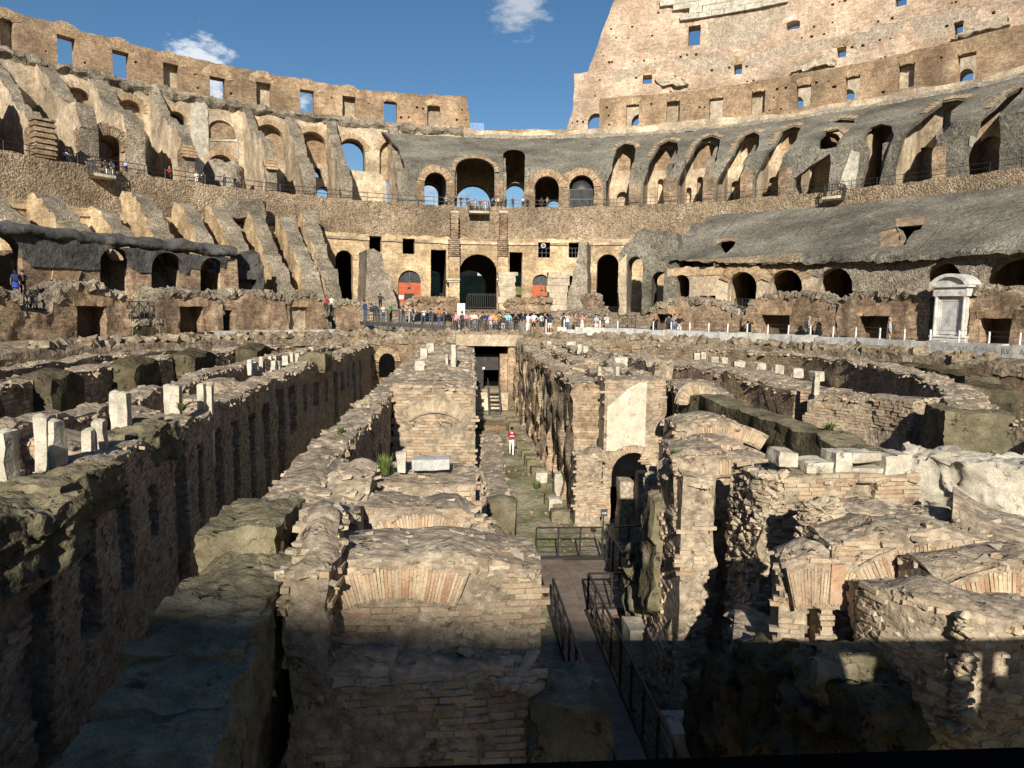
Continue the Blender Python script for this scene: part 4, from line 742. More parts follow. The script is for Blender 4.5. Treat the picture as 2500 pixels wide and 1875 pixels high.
def rwall(name,path,t,label,zb=ZF,core='core',ds=.35,dz=.45,rough=.16,disp=.09,brick=None,nind=0,bmat='brick',sides=(1,-1),stones=0,nst=0,smat='stone',ssz=.13,niches=(),cat='wall',group=None,topmat=None,parent=None,rsc=.8,ends=True,seed=None,kind=None,fst=0):
    p,L=pathlen(path); sd=seed if seed is not None else abs(hash(label or name))%97
    sd=sum(map(ord,label or name))%97
    st=set(np.linspace(0,L[-1],max(2,int(L[-1]/ds))).round(3))
    for n in niches: st|={round(n[1]-.03,3),round(n[1]+.03,3),round(n[2]-.03,3),round(n[2]+.03,3)}
    s=np.array(sorted(x for x in st if 0<=x<=L[-1])); x,y,zt=(np.interp(s,L,p[:,i]) for i in range(3))
    def frame(s):
        e=.25; a=np.stack([np.interp(s-e,L,p[:,0]),np.interp(s-e,L,p[:,1])],-1);b=np.stack([np.interp(s+e,L,p[:,0]),np.interp(s+e,L,p[:,1])],-1)
        d=b-a; d/=np.linalg.norm(d,axis=-1,keepdims=True); return d,np.stack([-d[:,1],d[:,0]],-1)
    d,nl=frame(s); zt=zt+rough*fbm(np.stack([x,y,0*x],-1),rsc,3,sd)
    zrows=sorted(set(list(np.arange(0,1.0001,dz/max(.5,(zt.mean()-zb)))) +[1.]))
    for n in niches:
        for z in (n[3],n[4]): r=(z-zb)/(zt.mean()-zb); zrows+= [r-.006,r+.006]
    zr=np.array(sorted(r for r in set(zrows) if 0<=r<=1))
    def dv(P): return disp*fbm(P,.9,3,sd)+disp*.5*fbm(P,.25,2,sd+3)
    def side(sg):
        S2,Z2=np.meshgrid(np.arange(len(s)),zr,indexing='ij'); z=zb+Z2*(zt[S2]-zb-.02); hw=t/2*(1+.12*(1-Z2))
        P=np.stack([x[S2],y[S2],z],-1); q=hw+dv(P+np.array([sg*7.,0,0]))
        for n in niches:
            if n[0]==sg: k=(s[S2]>n[1])&(s[S2]<n[2])&(Z2>(n[3]-zb)/(zt.mean()-zb))&(Z2<(n[4]-zb)/(zt.mean()-zb)); q=np.where(k,q-n[5],q)
        P[...,:2]+=nl[S2]*q[...,None]*sg; return P
    A=side(1);B=side(-1)[:,::-1]; m=5; top=[]
    for j in range(1,m):
        f=j/m; Q=A[:,-1]*(1-f)+B[:,0]*f; Q=Q.copy(); Q[:,2]+=rough*.5*fbm(Q,.35,2,sd+1)+.06*math.sin(math.pi*f); top.append(Q)
    P=np.concatenate([A,np.stack(top,1),B],1); mb=MB(); uvs=np.stack([np.repeat(s[:,None],P.shape[1],1),P[...,2]],-1)
    n_,m_=P.shape[:2]; i,j=np.meshgrid(np.arange(n_-1),np.arange(m_-1),indexing='ij'); f=np.stack([i*m_+j,i*m_+j+1,(i+1)*m_+j+1,(i+1)*m_+j],-1).reshape(-1,4)
    mt=np.where((j>=A.shape[1]-1)&(j<A.shape[1]+m-1),1,0).reshape(-1); mb.add(P.reshape(-1,3),f,mt,uvs.reshape(-1,2))
    if ends:
        for e in (0,-1):
            R_=P[e]; k=A.shape[1]; q=np.arange(k-1); rr=np.arange(len(R_)-1,-1,-1)[:k]
            F4=np.stack([q,rr[:-1],rr[1:],q+1],1) if e==0 else np.stack([q,q+1,rr[1:],rr[:-1]],1)
            mb.add(R_,F4,0,uvs[e]); tp=list(range(k-1,len(R_)-k+1)); c=R_[tp].mean(0); mb.add(np.concatenate([R_[tp],[c]]),[(a,a+1,len(tp)) for a in range(len(tp)-1)] if e else [(a+1,a,len(tp)) for a in range(len(tp)-1)],1)
    o=mb.build(name,[MT[core],MT[topmat or core]],parent,label=label,cat=cat if not parent else None,group=group,kind=kind)
    if brick:
        ph,bl,thr=brick; C=[];AX=[];NR=[]
        for sg in sides:
            z=zb+.1
            while z<zt.max():
                ss=[];q=rng.uniform(-bl,0)
                while q<L[-1]: w_=bl*rng.uniform(.55,1.25); ss.append((q+w_/2,w_/2)); q+=w_
                ss=np.array([a for a in ss if 0<a[0]<L[-1]]); 
                if not len(ss): z+=ph; continue
                sx,hw2=ss[:,0],ss[:,1]; xx,yy,tt=(np.interp(sx,s,v) for v in (x,y,zt)); dd,nn=frame(sx); zf=(z-zb)/(tt-zb)
                P=np.stack([xx,yy,np.full(len(sx),z)],-1); qd=t/2*(1+.12*(1-np.clip(zf,0,1)))+dv(P+np.array([sg*7.,0,0]))
                ok=(z<tt-.04)&(fbm(P*[1,1,1.6]+sg*31,1.1,3,sd+5)>thr)&(rng.uniform(size=len(sx))>.06)
                for n in niches:
                    if n[0]==sg: ok&=~((sx>n[1]-.05)&(sx<n[2]+.05)&(z>n[3]-.05)&(z<n[4]+.05))
                P[:,:2]+=nn*(qd-.03+rng.uniform(-.018,.018,len(sx)))[:,None]*sg
                tl=rng.uniform(-.03,.03,len(sx))
                for i in np.nonzero(ok)[0]:
                    dx=np.array([dd[i,0],dd[i,1],tl[i]]); nx=np.array([nn[i,0]*sg,nn[i,1]*sg,0]); C.append(P[i]); AX.append([dx*hw2[i]*.95,nx*.045,np.array([0,0,ph*.41])]); NR.append(nx)
                z+=ph*rng.uniform(.96,1.04)
        emit(o,C,AX,NR,'brick',bmat,nind,'brick_facing')
    if fst:
        sg=sides[0]; n=int(L[-1]*(zt.mean()-zb)*fst); sx=rng.uniform(.05,L[-1]-.05,n); zz=rng.uniform(zb+.2,zt.mean()-.05,n); xx,yy,tt=(np.interp(sx,s,v) for v in (x,y,zt)); dd,nn=frame(sx)
        P=np.stack([xx,yy,zz],-1); P[:,:2]+=nn*(t/2*(1+.12*(1-np.clip((zz-zb)/(tt-zb),0,1)))+dv(P+np.array([sg*7.,0,0]))-.03)[:,None]*sg; k=zz<tt-.05; P,nn,dd=P[k],nn[k],dd[k]; m=len(P)
        a=rng.uniform(-.5,.5,m); D3=np.stack([dd[:,0],dd[:,1],np.tan(a)],-1); D3/=np.linalg.norm(D3,axis=1)[:,None]; N3=np.stack([nn[:,0]*sg,nn[:,1]*sg,0*a],-1); U3=np.cross(D3,N3); s1=rng.uniform(.03,.1,m)[:,None]
        emit(o,P,np.stack([D3*s1,N3*.05,U3*s1*rng.uniform(.35,.7,(m,1))],1),N3,'stone',smat,60,'embedded_stones',jit=.3,lst=US)
    if stones:
        n=int(L[-1]*t*stones*1.3); sx=rng.uniform(0,L[-1],n); xx,yy,tt=(np.interp(sx,s,v) for v in (x,y,zt)); dd,nn=frame(sx); w_=rng.uniform(-.5,.5,n)*t*1.04
        C=np.stack([xx+nn[:,0]*w_,yy+nn[:,1]*w_,tt+rng.uniform(-.068,-.004,n)-.12*(np.abs(w_)/t*2)**4],-1); rot=np.linalg.qr(rng.normal(size=(n,3,3)))[0]*.35+np.eye(3); rot/=np.linalg.norm(rot,axis=2,keepdims=True)
        ang=rng.uniform(0,6.28,n); cz=np.zeros((n,3,3)); cz[:,0,0]=np.cos(ang);cz[:,0,1]=np.sin(ang);cz[:,1,0]=-np.sin(ang);cz[:,1,1]=np.cos(ang);cz[:,2,2]=1; rot=rot@cz
        sz=np.stack([rng.uniform(.6,1.5,n),rng.uniform(.4,.9,n),rng.uniform(.22,.42,n)],-1)*ssz*.8*rng.uniform(.35,1.2,(n,1)); emit(o,C,rot*sz[:,:,None],np.tile([0,0,1.],(n,1)),'stone',smat,nst,'rubble_top',jit=.22,lst=UB)
    return o
def varch(parent,c,r0,r1,a0,a1,n,mat='redbrick',depth=.16,yo=0.,rx=1.,name='brick',normal=(0,-1,0),miss=0.):
    """voussoir bricks in a vertical plane, each its own part"""
    nn=np.array(normal,float); ux=np.cross(nn,[0,0,1.]); ux=-ux; C=[];AX=[]
    ux=np.array([-nn[1],nn[0],0.]) if abs(nn[1])<.5 else np.array([1.,0,0])
    t=np.linspace(R(a0),R(a1),n)
    for a in t:
        if rng.uniform()<miss: continue
        l=(r1-r0)*rng.uniform(.84,1.02); rr=r0+l/2+rng.uniform(0,.02); rd=ux*math.cos(a)*rx+np.array([0,0,1])*math.sin(a); rl=np.linalg.norm(rd); rdn=rd/rl; tg=np.cross(rdn,nn)
        C.append(np.array(c)+rd*rr+nn*rng.uniform(-.012,.006)); AX.append([tg*((r0+r1)/2*abs(R(a1-a0))/n*.44)*rng.uniform(.85,1.05),rdn*l/2,nn*depth/2])
    pieces(parent,C,AX,name,mat)
    tt_=np.linspace(R(a0)-.02,R(a1)+.02,24); G=[]
    for a in tt_: rd=ux*math.cos(a)*rx+np.array([0,0,1]); rd[2]=math.sin(a); G.append([np.array(c)+rd*r+nn*(depth/2-.016+.006*math.sin(37*a+9*r)) for r in np.linspace(r0-.05,r1+.06,6)])
    mb=MB(); mb.grid(np.array(G)[::-1] if nn[1]<-.5 else np.array(G)); G2=np.array(G)-nn*depth; mb.grid(G2); mb.build('mortar_band',[MT['core']],parent)
def blob(name,c,h,mat,label=None,cat='block',group=None,n=9,amp=.1,parent=None,rz=0.,rnd=.25,sc_=.6,kind=None):
    """weathered block: subdivided box with rounded, noisy faces"""
    mb=MB(); t=np.linspace(-1,1,n); h=np.array(h,float); sd=abs(int(c[0]*13+c[1]*7))%91
    for ax in range(3):
        for sg in (-1,1):
            a,b=np.meshgrid(t,t,indexing='ij'); P=np.zeros((n,n,3)); P[...,ax]=sg; P[...,(ax+1)%3]=a; P[...,(ax+2)%3]=b*sg
            L=np.sqrt((P**2).sum(-1,keepdims=True)); Q=P*(1-rnd)+P/L*1.25*rnd; W=Q*h; 
            cs,sn=math.cos(rz),math.sin(rz); W=np.stack([W[...,0]*cs-W[...,1]*sn,W[...,0]*sn+W[...,1]*cs,W[...,2]],-1)+np.array(c)
            W0=W; W=W+amp*np.stack([fbm(W,sc_,4,sd),fbm(W,sc_,4,sd+3),fbm(W,sc_,4,sd+6)],-1)+(min(.05,amp*.5)*np.stack([fbm(W0,.13,2,sd),fbm(W0,.13,2,sd+3),fbm(W0,.13,2,sd+6)],-1) if n>14 else 0); mb.grid(W,0)
    return mb.build(name,[MT[mat]],parent,smooth=n>10,label=label,cat=cat if label else None,group=group,kind=kind)
# ---- long walls, left
wa=rwall('long_wall',[(-2.85,10.4,-1.55),(-2.95,14.8,-1.5),(-2.95,22,-1.5),(-2.6,34,-1.45),(-2.3,44,-1.4),(-2.1,57,-1.2)],.85,'long straight rubble topped brick wall left of the central rooms',disp=.06,brick=(.085,.32,-.3),nind=60,sides=(-1,),stones=30,nst=240,ssz=.15,ds=.4)
rwall('tufa_wall_base',[(-2.25,2.,-2.9),(-2.5,6.,-2.7),(-2.8,10.6,-2.3)],1.0,'dark rubble footing under the row of grey tufa blocks',core='core',brick=(.09,.34,.0),sides=(-1,),stones=12,ssz=.2,disp=.18)
for i,(x,y,z,hx,hy,hz,s) in enumerate(((-2.72,9.75,-1.66,.5,.85,.55,'mossy and rounded, farthest of the left row'),(-2.5,8.1,-1.9,.54,.95,.5,'broad, flat and sunlit in the left row'),(-2.44,6.85,-1.97,.54,.5,.5,'half shaded, third from the far end of the left row'),(-2.38,6.1,-2.05,.53,.45,.5,'shaded, fourth from the far end of the left row'),(-2.32,5.2,-2.14,.56,.58,.52,'shaded with pale lichen, next to nearest of the left row'),(-2.2,3.8,-2.35,.66,.95,.6,'biggest and nearest of the left row, in deep shade'))):
    blob('tufa_block',(x,y,z),(hx,hy,hz),'tufa','grey tufa block, '+s,'block','tufa blocks along the left wall',41,.06,rz=.03*math.sin(i*3),rnd=.05,sc_=.5)
nb=[]; s=3.
while s<52:
    w_=rng.uniform(.55,1.3); deep=rng.uniform(.25,.4); nb.append((-1,s,s+w_,rng.choice([-6.7,-4.2,-3.6]),rng.uniform(-2.4,-1.7),deep)); s+=w_+rng.uniform(.7,1.5)
rwall('niched_wall',[(-6.4,1.,-1.6),(-6.4,6,-1.5),(-6.55,10.5,-1.4),(-7.3,15.5,-1.42),(-8.1,24,-1.45),(-8.3,28,-1.42),(-8.0,38,-1.35),(-7.6,46,-1.25),(-7.2,57,-1.05)],.95,'tall dark brick wall with deep upright niches, left foreground',brick=(.085,.32,-.4),nind=240,sides=(-1,),stones=26,nst=60,ssz=.15,niches=nb,disp=.05)
blob('tufa_block',(-6.3,9.9,-1.58),(.7,1.,.5),'tufa','big sunlit grey tufa block on the niched wall at the left edge','block',None,31,.12,rz=-.15,rnd=.12)
blob('tufa_block',(-6.75,12.6,-1.6),(.55,.95,.4),'tufa','flat grey tufa slab on the niched wall beside the pale stubs','block',None,27,.08,rz=-.1,rnd=.12)
blob('tufa_block',(-7.4,17.3,-1.6),(.55,.9,.42),'tufa','grey tufa block on the niched wall halfway to the far end','block',None,25,.1,rz=-.1,rnd=.12)
blob('tufa_block',(-7.7,40.,-1.35),(.7,1.1,.5),'tufa','grey tufa lump on the far end of the niched wall','block',None,9,.12)
rwall('cell_wall',[(-8.1,6,-3.2),(-8.4,14,-3.),(-9.1,22,-3.),(-9.6,32,-2.8),(-9.3,44,-2.4)],1.9,'low rubble filling carrying the pale stone stubs, left side',stones=22,rough=.3,ds=.5,nst=30)
rwall('thin_curved_wall',[(-10.1,6,-1.2),(-10.3,16.8,-1.15),(-10.1,21.4,-1.15),(-10.6,31.7,-1.2),(-10.9,38,-1.2),(-10,47,-1.2),(-9,57,-1.1)],.75,'thin curved brick wall behind the pale stone stubs',brick=(.12,.4,-.3),sides=(-1,),stones=26,nst=80,ssz=.15)
for k,(a,b) in enumerate(((13.,14.2),(17.,18.4),(20.8,22.2),(25.,26.4),(29,30.5))):
    rwall('cross_stub',[(-9.9,(a+b)/2,-1.35),(-8.3,(a+b)/2-.2,-1.6)],b-a,'short cross wall joining the thin curved wall, %s from the viewer'%(['first','second','third','fourth','fifth'][k]),stones=30,brick=(.11,.36,-.3),group='short cross walls on the left',ds=.3)
rwall('dark_curved_wall',[(-14.4,10,-1.1),(-15,18,-1.1),(-15.6,26,-1.1),(-16.,30,-1.1),(-15.6,36,-1.1),(-15.4,42,-1.1),(-14.3,49,-1.1),(-11.5,56,-1.1)],1.3,'thick curved wall with black stained stretches, left side',core='midbrick',topmat='core',stones=16,ssz=.18,brick=(.16,.5,.05),sides=(-1,),ds=.5)
for i,(x,y,l) in enumerate(((-14.7,21.5,1.6),(-15.1,27.5,1.2),(-14.9,34.,1.5),(-14.6,40.5,1.8),(-13.2,47.5,1.6))): blob('tufa_pier',(x,y,-3.9),(.8,l,3.),'btufa','black stained tufa pier in the thick left wall, %s from the viewer'%(['first','second','third','fourth','fifth'][i]),'pier','black tufa piers on the left',11,.14)
rwall('outer_curved_wall',[(-18.6,12,-1.),(-18.8,20,-1.),(-18.9,31,-1.),(-18.3,39,-1.),(-16.6,47,-1.),(-12.8,55,-.9)],.9,'outermost curved brick wall on the left, under the rim',core='midbrick',topmat='core',stones=18,ssz=.16,ds=.5)
# ---- central rooms: cross walls
c1=rwall('arched_cross_wall',[(-1.45,8.75,-1.27),(-.6,8.75,-1.22),(.3,8.8,-1.24),(1.02,8.85,-1.32)],1.15,'nearest cross wall with a red brick arch, half in shade',brick=(.075,.3,.0),nind=180,sides=(-1,),stones=110,nst=60,ssz=.1,rough=.07,ds=.16,dz=.2,disp=.035,fst=38)
varch(c1,(-.65,8.175,-3.6),1.9,2.3,70.5,109.5,36,depth=.14)
rwall('brick_footing',[(-1.5,8.25,-2.35),(1.1,8.35,-2.4)],1.2,'shaded brick footing projecting below the nearest cross wall',brick=(.085,.34,-.5),nind=200,sides=(-1,),stones=60,nst=70,ssz=.13,ds=.2,dz=.25)
rwall('wall_stub',[(-1.62,7.6,-1.1),(-1.6,8.4,-1.0),(-1.7,9.6,-1.05)],.5,'broken rubble stub at the left end of the nearest cross wall',brick=(.08,.3,.15),stones=80,nst=80,ssz=.12,ds=.16,dz=.2,disp=.14,nind=60,fst=40)
blob('tufa_block',(1.35,7.9,-3.3),(.45,.5,.6),'tufa','dark tufa block at the shaded foot of the nearest cross wall','block',None,21,.08,rnd=.12)
blob('tufa_block',(1.25,7.3,-4.9),(.5,.7,.9),'tufa','lower dark tufa block under the one beside the walkway','block',None,21,.08,rnd=.12)
c2=rwall('arched_cross_wall',[(-2.2,10.9,-1.15),(-1.,10.9,-1.25),(.1,10.9,-1.32),(.8,11,-1.75)],.9,'second cross wall with red voussoirs behind the nearest',brick=(.08,.3,-.1),nind=120,sides=(-1,),stones=90,nst=50,ssz=.11,ds=.22,dz=.25,fst=20)
varch(c2,(-.5,10.44,-2.76),1.12,1.42,60,119,30,depth=.14)
c3=rwall('arched_cross_wall',[(-2.2,12.6,-1.15),(-.8,12.6,-1.1),(.35,12.6,-1.3)],1.7,'third cross wall carrying a pale marble slab',brick=(.085,.32,-.2),nind=180,sides=(-1,),stones=60,nst=90,ssz=.13,ds=.25,dz=.3)
varch(c3,(-.72,11.73,-2.55),.9,1.15,48,126,28,depth=.14)
rwall('wall_stub',[(-1.75,9.7,-1.25),(-1.65,12.,-1.15)],.7,'rubble stub joining the second and third cross walls',stones=90,nst=60,ssz=.13,rough=.25,ds=.2,dz=.25)
blob('marble_slab',(-.42,12.3,-1.0),(.32,.15,.1),'gmarble','pale grey marble slab lying on the third cross wall','slab',None,9,.03,rnd=.1)
blob('marble_fragment',(-.9,12.2,-.95),(.09,.11,.19),'trav','upright cream stone fragment beside the marble slab','stone',None,7,.06)
c4=rwall('lit_cross_wall',[(-2.3,27.2,-1.15),(-.6,27.2,-1.05),(.75,27.2,-1.2)],1.4,'tall sunlit brick cross wall with a wide flat arch',core='core',brick=(.115,.4,-.45),nind=200,sides=(-1,),stones=40,ds=.4,niches=[(-1,1.75,2.15,-2.75,-2.55,.12)])
varch(c4,(-.75,26.47,-3.63),1.5,1.93,51,129,34,'brick',.14); 
rwall('room_fill',[(-.8,28.,-1.25),(-.6,40,-1.25),(-.2,56,-1.2)],2.9,'rubble filled block behind the sunlit cross wall',stones=14,ssz=.2,rough=.25,ds=.5)
rwall('low_side_wall',[(1.15,17.2,-3.3),(1.2,22,-3.2),(1.35,27.2,-3.0)],.62,'low flat topped brick wall along the left of the corridor',brick=(.1,.34,-.5),nind=60,stones=40,ssz=.12,rough=.03,ds=.4)
blob('tufa_block',(1.12,16.7,-4.7),(.36,.3,1.9),'tufa','upright grey tufa slab at the near end of the low side wall','block',None,11,.06,rnd=.12)
blob('tufa_block',(1.62,18.2,-6.3),(.3,.35,.5),'btufa','black tufa cube at the foot of the low side wall','block',None,7,.05,rnd=.12)
# ---- right of the corridor
rwall('corridor_wall',[(5.35,28.8,-1.3),(5.45,38,-1.2),(5.5,48,-1.15),(5.55,60,-1.)],1.0,'rough right hand wall of the central corridor',core='midbrick',topmat='core',stones=26,disp=.2,ds=.35,dz=.35,niches=[(1,s_,s_+1.15,-6.75,-1.7,.42) for s_ in np.arange(1.2,30,2.5)])
for i,(y,z,hz) in enumerate(((30.5,-2.6,.9),(33.,-3.6,1.1),(35.2,-2.1,.7),(38.5,-3.2,1.2),(41.5,-2.4,.8),(45.,-3.,1.2),(49.,-2.2,.9),(53.,-1.7,1.),(57.5,-1.5,1.1))): blob('tufa_block',(5.1+.005*(y-28),y,z),(.3,.42,hz*.8),'tufa','tall tufa block in the right corridor wall, %s from the near end'%(['first','second','third','fourth','fifth','sixth','seventh','eighth','ninth'][i]),'block','tufa blocks in the corridor wall',7,.05,rnd=.15)
for k_,(x_,t_,l_) in enumerate(((6.75,.8,'inner'),(8.5,.9,'outer'))): rwall('room_wall',[(x_,29.4,-1.25),(x_+.3,40,-1.2),(x_+.6,58,-1.)],t_,'%s long wall of the rooms right of the corridor'%l_,core='midbrick',topmat='core',stones=26,rough=.25,ds=.4)
for k_,y_ in enumerate((32.5,36.,40.,45.,51.)): rwall('room_cross_wall',[(5.9,y_,-1.4),(8.6,y_,-1.3)],.8,'cross wall between the rooms right of the corridor, %s from the viewer'%(['first','second','third','fourth','fifth'][k_]),core='midbrick',topmat='core',stones=24,rough=.3,ds=.4,group='cross walls right of the corridor')
pp=rwall('plastered_pier',[(5.95,28.6,-1.0),(8.3,28.6,-1.0)],1.6,'tall pier faced with pale plaster over a dark arch',brick=(.1,.36,-.4),nind=100,sides=(-1,),stones=30,ds=.3,dz=.3,rough=.06,disp=.04)
mb=MB(); mb.add([(6.05,27.71,-3.9),(7.62,27.71,-3.9),(7.62,27.71,-1.08),(7.3,27.71,-1.12),(6.95,27.71,-1.32),(6.6,27.71,-1.62),(6.3,27.71,-1.9),(6.05,27.71,-2.1)],np.array([[0,1,2],[0,2,3],[0,3,4],[0,4,5],[0,5,6],[0,6,7]])); mb.build('plaster_face',[MT['wplast']],pp)
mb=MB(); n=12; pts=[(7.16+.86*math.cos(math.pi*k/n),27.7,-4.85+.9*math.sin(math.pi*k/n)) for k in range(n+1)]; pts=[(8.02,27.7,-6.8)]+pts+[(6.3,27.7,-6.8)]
v=np.array([(7.16,27.7,-6.)]+pts); mb.add(v,np.array([[0,k,k+1] for k in range(1,len(pts))])); mb.build('arch_shadow_sheet',[MT['black']],pp)  # flat black sheet painted for the shadow under the arch
varch(pp,(7.16,27.75,-4.85),.88,1.15,5,175,26,'brick',.12)
rwall('stub_pier',[(4.75,27.7,-3.95),(6.1,27.7,-3.85)],1.1,'lower weathered pier in front of the plastered pier',brick=(.1,.34,.1),sides=(-1,),nind=50,stones=40,ds=.25,dz=.3,disp=.14)
for i,(x,y,hx,hz,s) in enumerate(((6.35,25.6,.25,1.15,'left'),(6.9,25.,.28,1.35,'middle'),(7.45,24.2,.4,1.2,'right'))): blob('brick_pier',(x,y,-6.8+hz),(hx,.35,hz),'core','small pier before the dark arch, %s of three'%s,'pier','small piers before the dark arch',9,.05,rnd=.1)
# right foreground
def skew(path,o): return [(x+o[0],y+o[1],z) for x,y,z in path]
pr_=rwall('great_pier',[(4.55,14.3,-1.45),(5.35,14.25,-1.5)],1.7,'great sunlit pier with a smooth weathered face right of the walkway',core='core',brick=(.085,.3,.35),fst=30,nind=120,sides=(-1,),stones=60,nst=60,ssz=.12,ds=.2,dz=.25,disp=.07,rough=.15)
fl=rwall('flaking_flank',[(4.92,13.9,-1.6),(4.95,15.2,-1.75),(5.15,16.6,-2.2),(5.6,18.6,-2.6)],.8,'flaking brick flank of the great pier beside the walkway',brick=(.085,.3,-.35),nind=280,sides=(1,),stones=40,ssz=.12,ds=.14,dz=.2,disp=.16,rough=.35,rsc=.5)
blob('tufa_block',(4.55,15.3,-3.7),(.2,.5,1.3),'tufa','olive tufa slab leaning on the flaking flank of the great pier','block',None,15,.12,rnd=.3)
blob('tufa_block',(4.85,17.3,-5.4),(.3,.5,1.3),'tufa','pale jagged tufa fin at the foot of the flaking flank','block',None,17,.3,rnd=.5,sc_=.4)
wr=rwall('brick_wall',[(5.95,12.85,-1.25),(8.75,12.95,-1.2)],1.25,'sunlit coursed brick wall topped with cream stone blocks, right',brick=(.078,.3,-.6),nind=300,sides=(-1,),stones=50,nst=40,ssz=.11,rough=.06,disp=.03,ds=.25,dz=.25,niches=[(-1,1.35,1.8,-1.62,-1.4,.2)])
rb=MB()
C=[];AX=[];NR=[]
for k in range(1100):    # torn left end of the brick wall: jutting rubble
    z=rng.uniform(-5.2,-1.2); x=rng.choice([5.58+rng.uniform(0,.06),rng.uniform(5.6,6.1)]); y=rng.uniform(12.3,13.6) if x<5.65 else 12.26+rng.uniform(0,.1); s_=rng.uniform(.025,.075); C.append((x,y,z)); q=np.linalg.qr(rng.normal(size=(3,3))*.3+np.eye(3))[0]; AX.append(q*np.array([[s_*1.6],[s_*1.1],[s_*.5]])); NR.append((-.6,-.8,0))
emit(wr,C,AX,NR,'stone','stone',0,'torn_rubble_end',jit=.3,lst=US)
blob('rubble_core',(5.86,13.0,-4.2),(.24,.7,2.85),'core',None,parent=wr,amp=.12,n=25,rnd=.05,sc_=.35)
for i,(c,x0,x1,y0,y1,s) in enumerate((('Q',400,545,830,1000,'left of the lintel gap'),('Q',540,790,830,905,'bridging the gap as a lintel'),('Q',545,795,960,1000,'flat sill under the lintel'),('Q',790,905,850,1015,'right of the lintel gap'),('Q',900,1030,840,1075,'pointed, at the right end'),('Q',200,400,905,990,'long low one left of the gap'),('O',1625,1780,930,1050,'upright, farthest left'))):
    a=atY(c,x0,y1,12.55);b=atY(c,x1,y0,12.55); blob('travertine_block',((a[0]+b[0])/2,12.6,(a[2]+b[2])/2),((b[0]-a[0])/2*.98,.28,(b[2]-a[2])/2*.98),'trav','cream travertine block on the right brick wall, '+s,'block','cream blocks on the right wall',9,.05,rnd=.12)
# stepped arches behind the great pier
for i,(x0,x1,y,z) in enumerate(((4.9,6.9,15.6,-1.35),(5.2,7.0,17.0,-1.3),(6.0,8.2,19.3,-1.2))):
    o=rwall('stepped_arch',[(x0,y,z-.15),((x0+x1)/2,y,z),(x1,y,z-.1)],1.2,'stepped brick arch band behind the great pier, %s from the viewer'%(['first','second','third'][i]),brick=(.09,.32,-.1),nind=60,sides=(-1,),stones=50,nst=30,ssz=.12,ds=.25,dz=.3,group='stepped arches on the right')
    varch(o,((x0+x1)/2+.2,y-.61,z-2.6),2.1,2.45,60,118,34,'redbrick',.12,rx=1.)
# slit arch spur
sa=rwall('slit_spur',[(4.72,9.75,-1.85),(5.05,9.65,-1.68),(5.5,9.6,-1.75)],.7,'pointed brick spur with a narrow upright slit, right foreground',brick=(.075,.26,-.2),nind=160,sides=(-1,),stones=70,nst=40,ssz=.1,ds=.14,dz=.2,disp=.05,niches=[(-1,.36,.56,-3.3,-2.3,.45)])
varch(sa,(5.12,9.27,-3.9),1.55,2.1,77,103,19,'brick',.16)
mb=MB(); a=atY('T',1600,930,9.15);b=atY('T',1720,1240,9.15); mb.boxes([[(a[0]+b[0])/2-.02,9.2,(a[2]+b[2])/2]],[np.diag([.1,.04,(a[2]-b[2])/2])],0,.05); mb.build('terracotta_slab',[MT['redbrick']],sa)
# arched walls, right edge
w1=rwall('arched_wall',[(5.6,10.3,-1.68),(7.4,10.25,-1.52),(9.3,10.2,-1.75)],.9,'low arched wall with tall cream and red voussoirs, right edge',brick=(.08,.3,0.),nind=120,sides=(-1,),stones=70,nst=60,ssz=.12,ds=.22,dz=.25)
varch(w1,(7.35,9.8,-4.22),2.15,2.55,50,125,52,'redbrick',.14)
w2=rwall('arched_wall',[(6.3,11.3,-1.5),(7.4,11.3,-1.5),(8.4,11.3,-1.55)],.9,'upper arched wall with voussoirs under the coursed brick wall',brick=(.08,.3,0.),nind=90,sides=(-1,),stones=80,nst=60,ssz=.12,ds=.22,dz=.25)
varch(w2,(7.1,10.84,-4.0),2.05,2.4,62,112,34,'redbrick',.14)
bl=rwall('rubble_wedge',[(8.3,11.,-1.45),(9.4,10.2,-1.75)],1.5,'wedge of rubble at the right edge beside the cream stone wall',stones=60,nst=60,ssz=.13,rough=.2,ds=.25,dz=.3)
C=[];AX=[];NR=[]
for k in range(420):   # dark jutting stones left of the upper arch
    a=atY('T',rng.uniform(1360,1640),rng.uniform(410,720),10.75); s_=rng.uniform(.03,.07); C.append(a+[0,rng.uniform(-.1,.15),0]); q=np.linalg.qr(rng.normal(size=(3,3))*.3+np.eye(3))[0]; AX.append(q*np.array([[s_*1.5],[s_*1.4],[s_*.55]])); NR.append((-.4,-.9,0))
emit(w2,C,AX,NR,'stone','stone',150,'torn_rubble_end',jit=.3,lst=US)
# bottom right mass, mostly in shade
bm=rwall('rubble_mass',[(5.85,9.0,-1.95),(5.78,8.6,-1.78),(6.0,8.2,-1.64),(6.6,8.02,-1.8),(8.4,7.92,-2.3)],.72,'big rubble faced mass at the lower right, lower half shaded',core='core',stones=110,nst=120,ssz=.1,ds=.15,dz=.2,disp=.1,rough=.1,brick=(.075,.3,.3),nind=80,sides=(-1,),fst=90)
C=[];AX=[];NR=[]
for k in range(1500):   # jutting flat stones on its left flank
    a=atY('J',rng.uniform(1180,1780),rng.uniform(430,1450),7.52); 
    if a[0]<5.95 or a[2]>-1.75-.25*max(0,a[0]-5.9)-(.2 if a[0]<5.5 else 0): continue
    s_=rng.uniform(.035,.075); C.append(a+[0,rng.uniform(-.06,.12),0]); q=np.linalg.qr(rng.normal(size=(3,3))*.35+np.eye(3))[0]; AX.append(q*np.array([[s_*1.5],[s_*1.1],[s_*.55]])); NR.append((-.3,-.95,0))
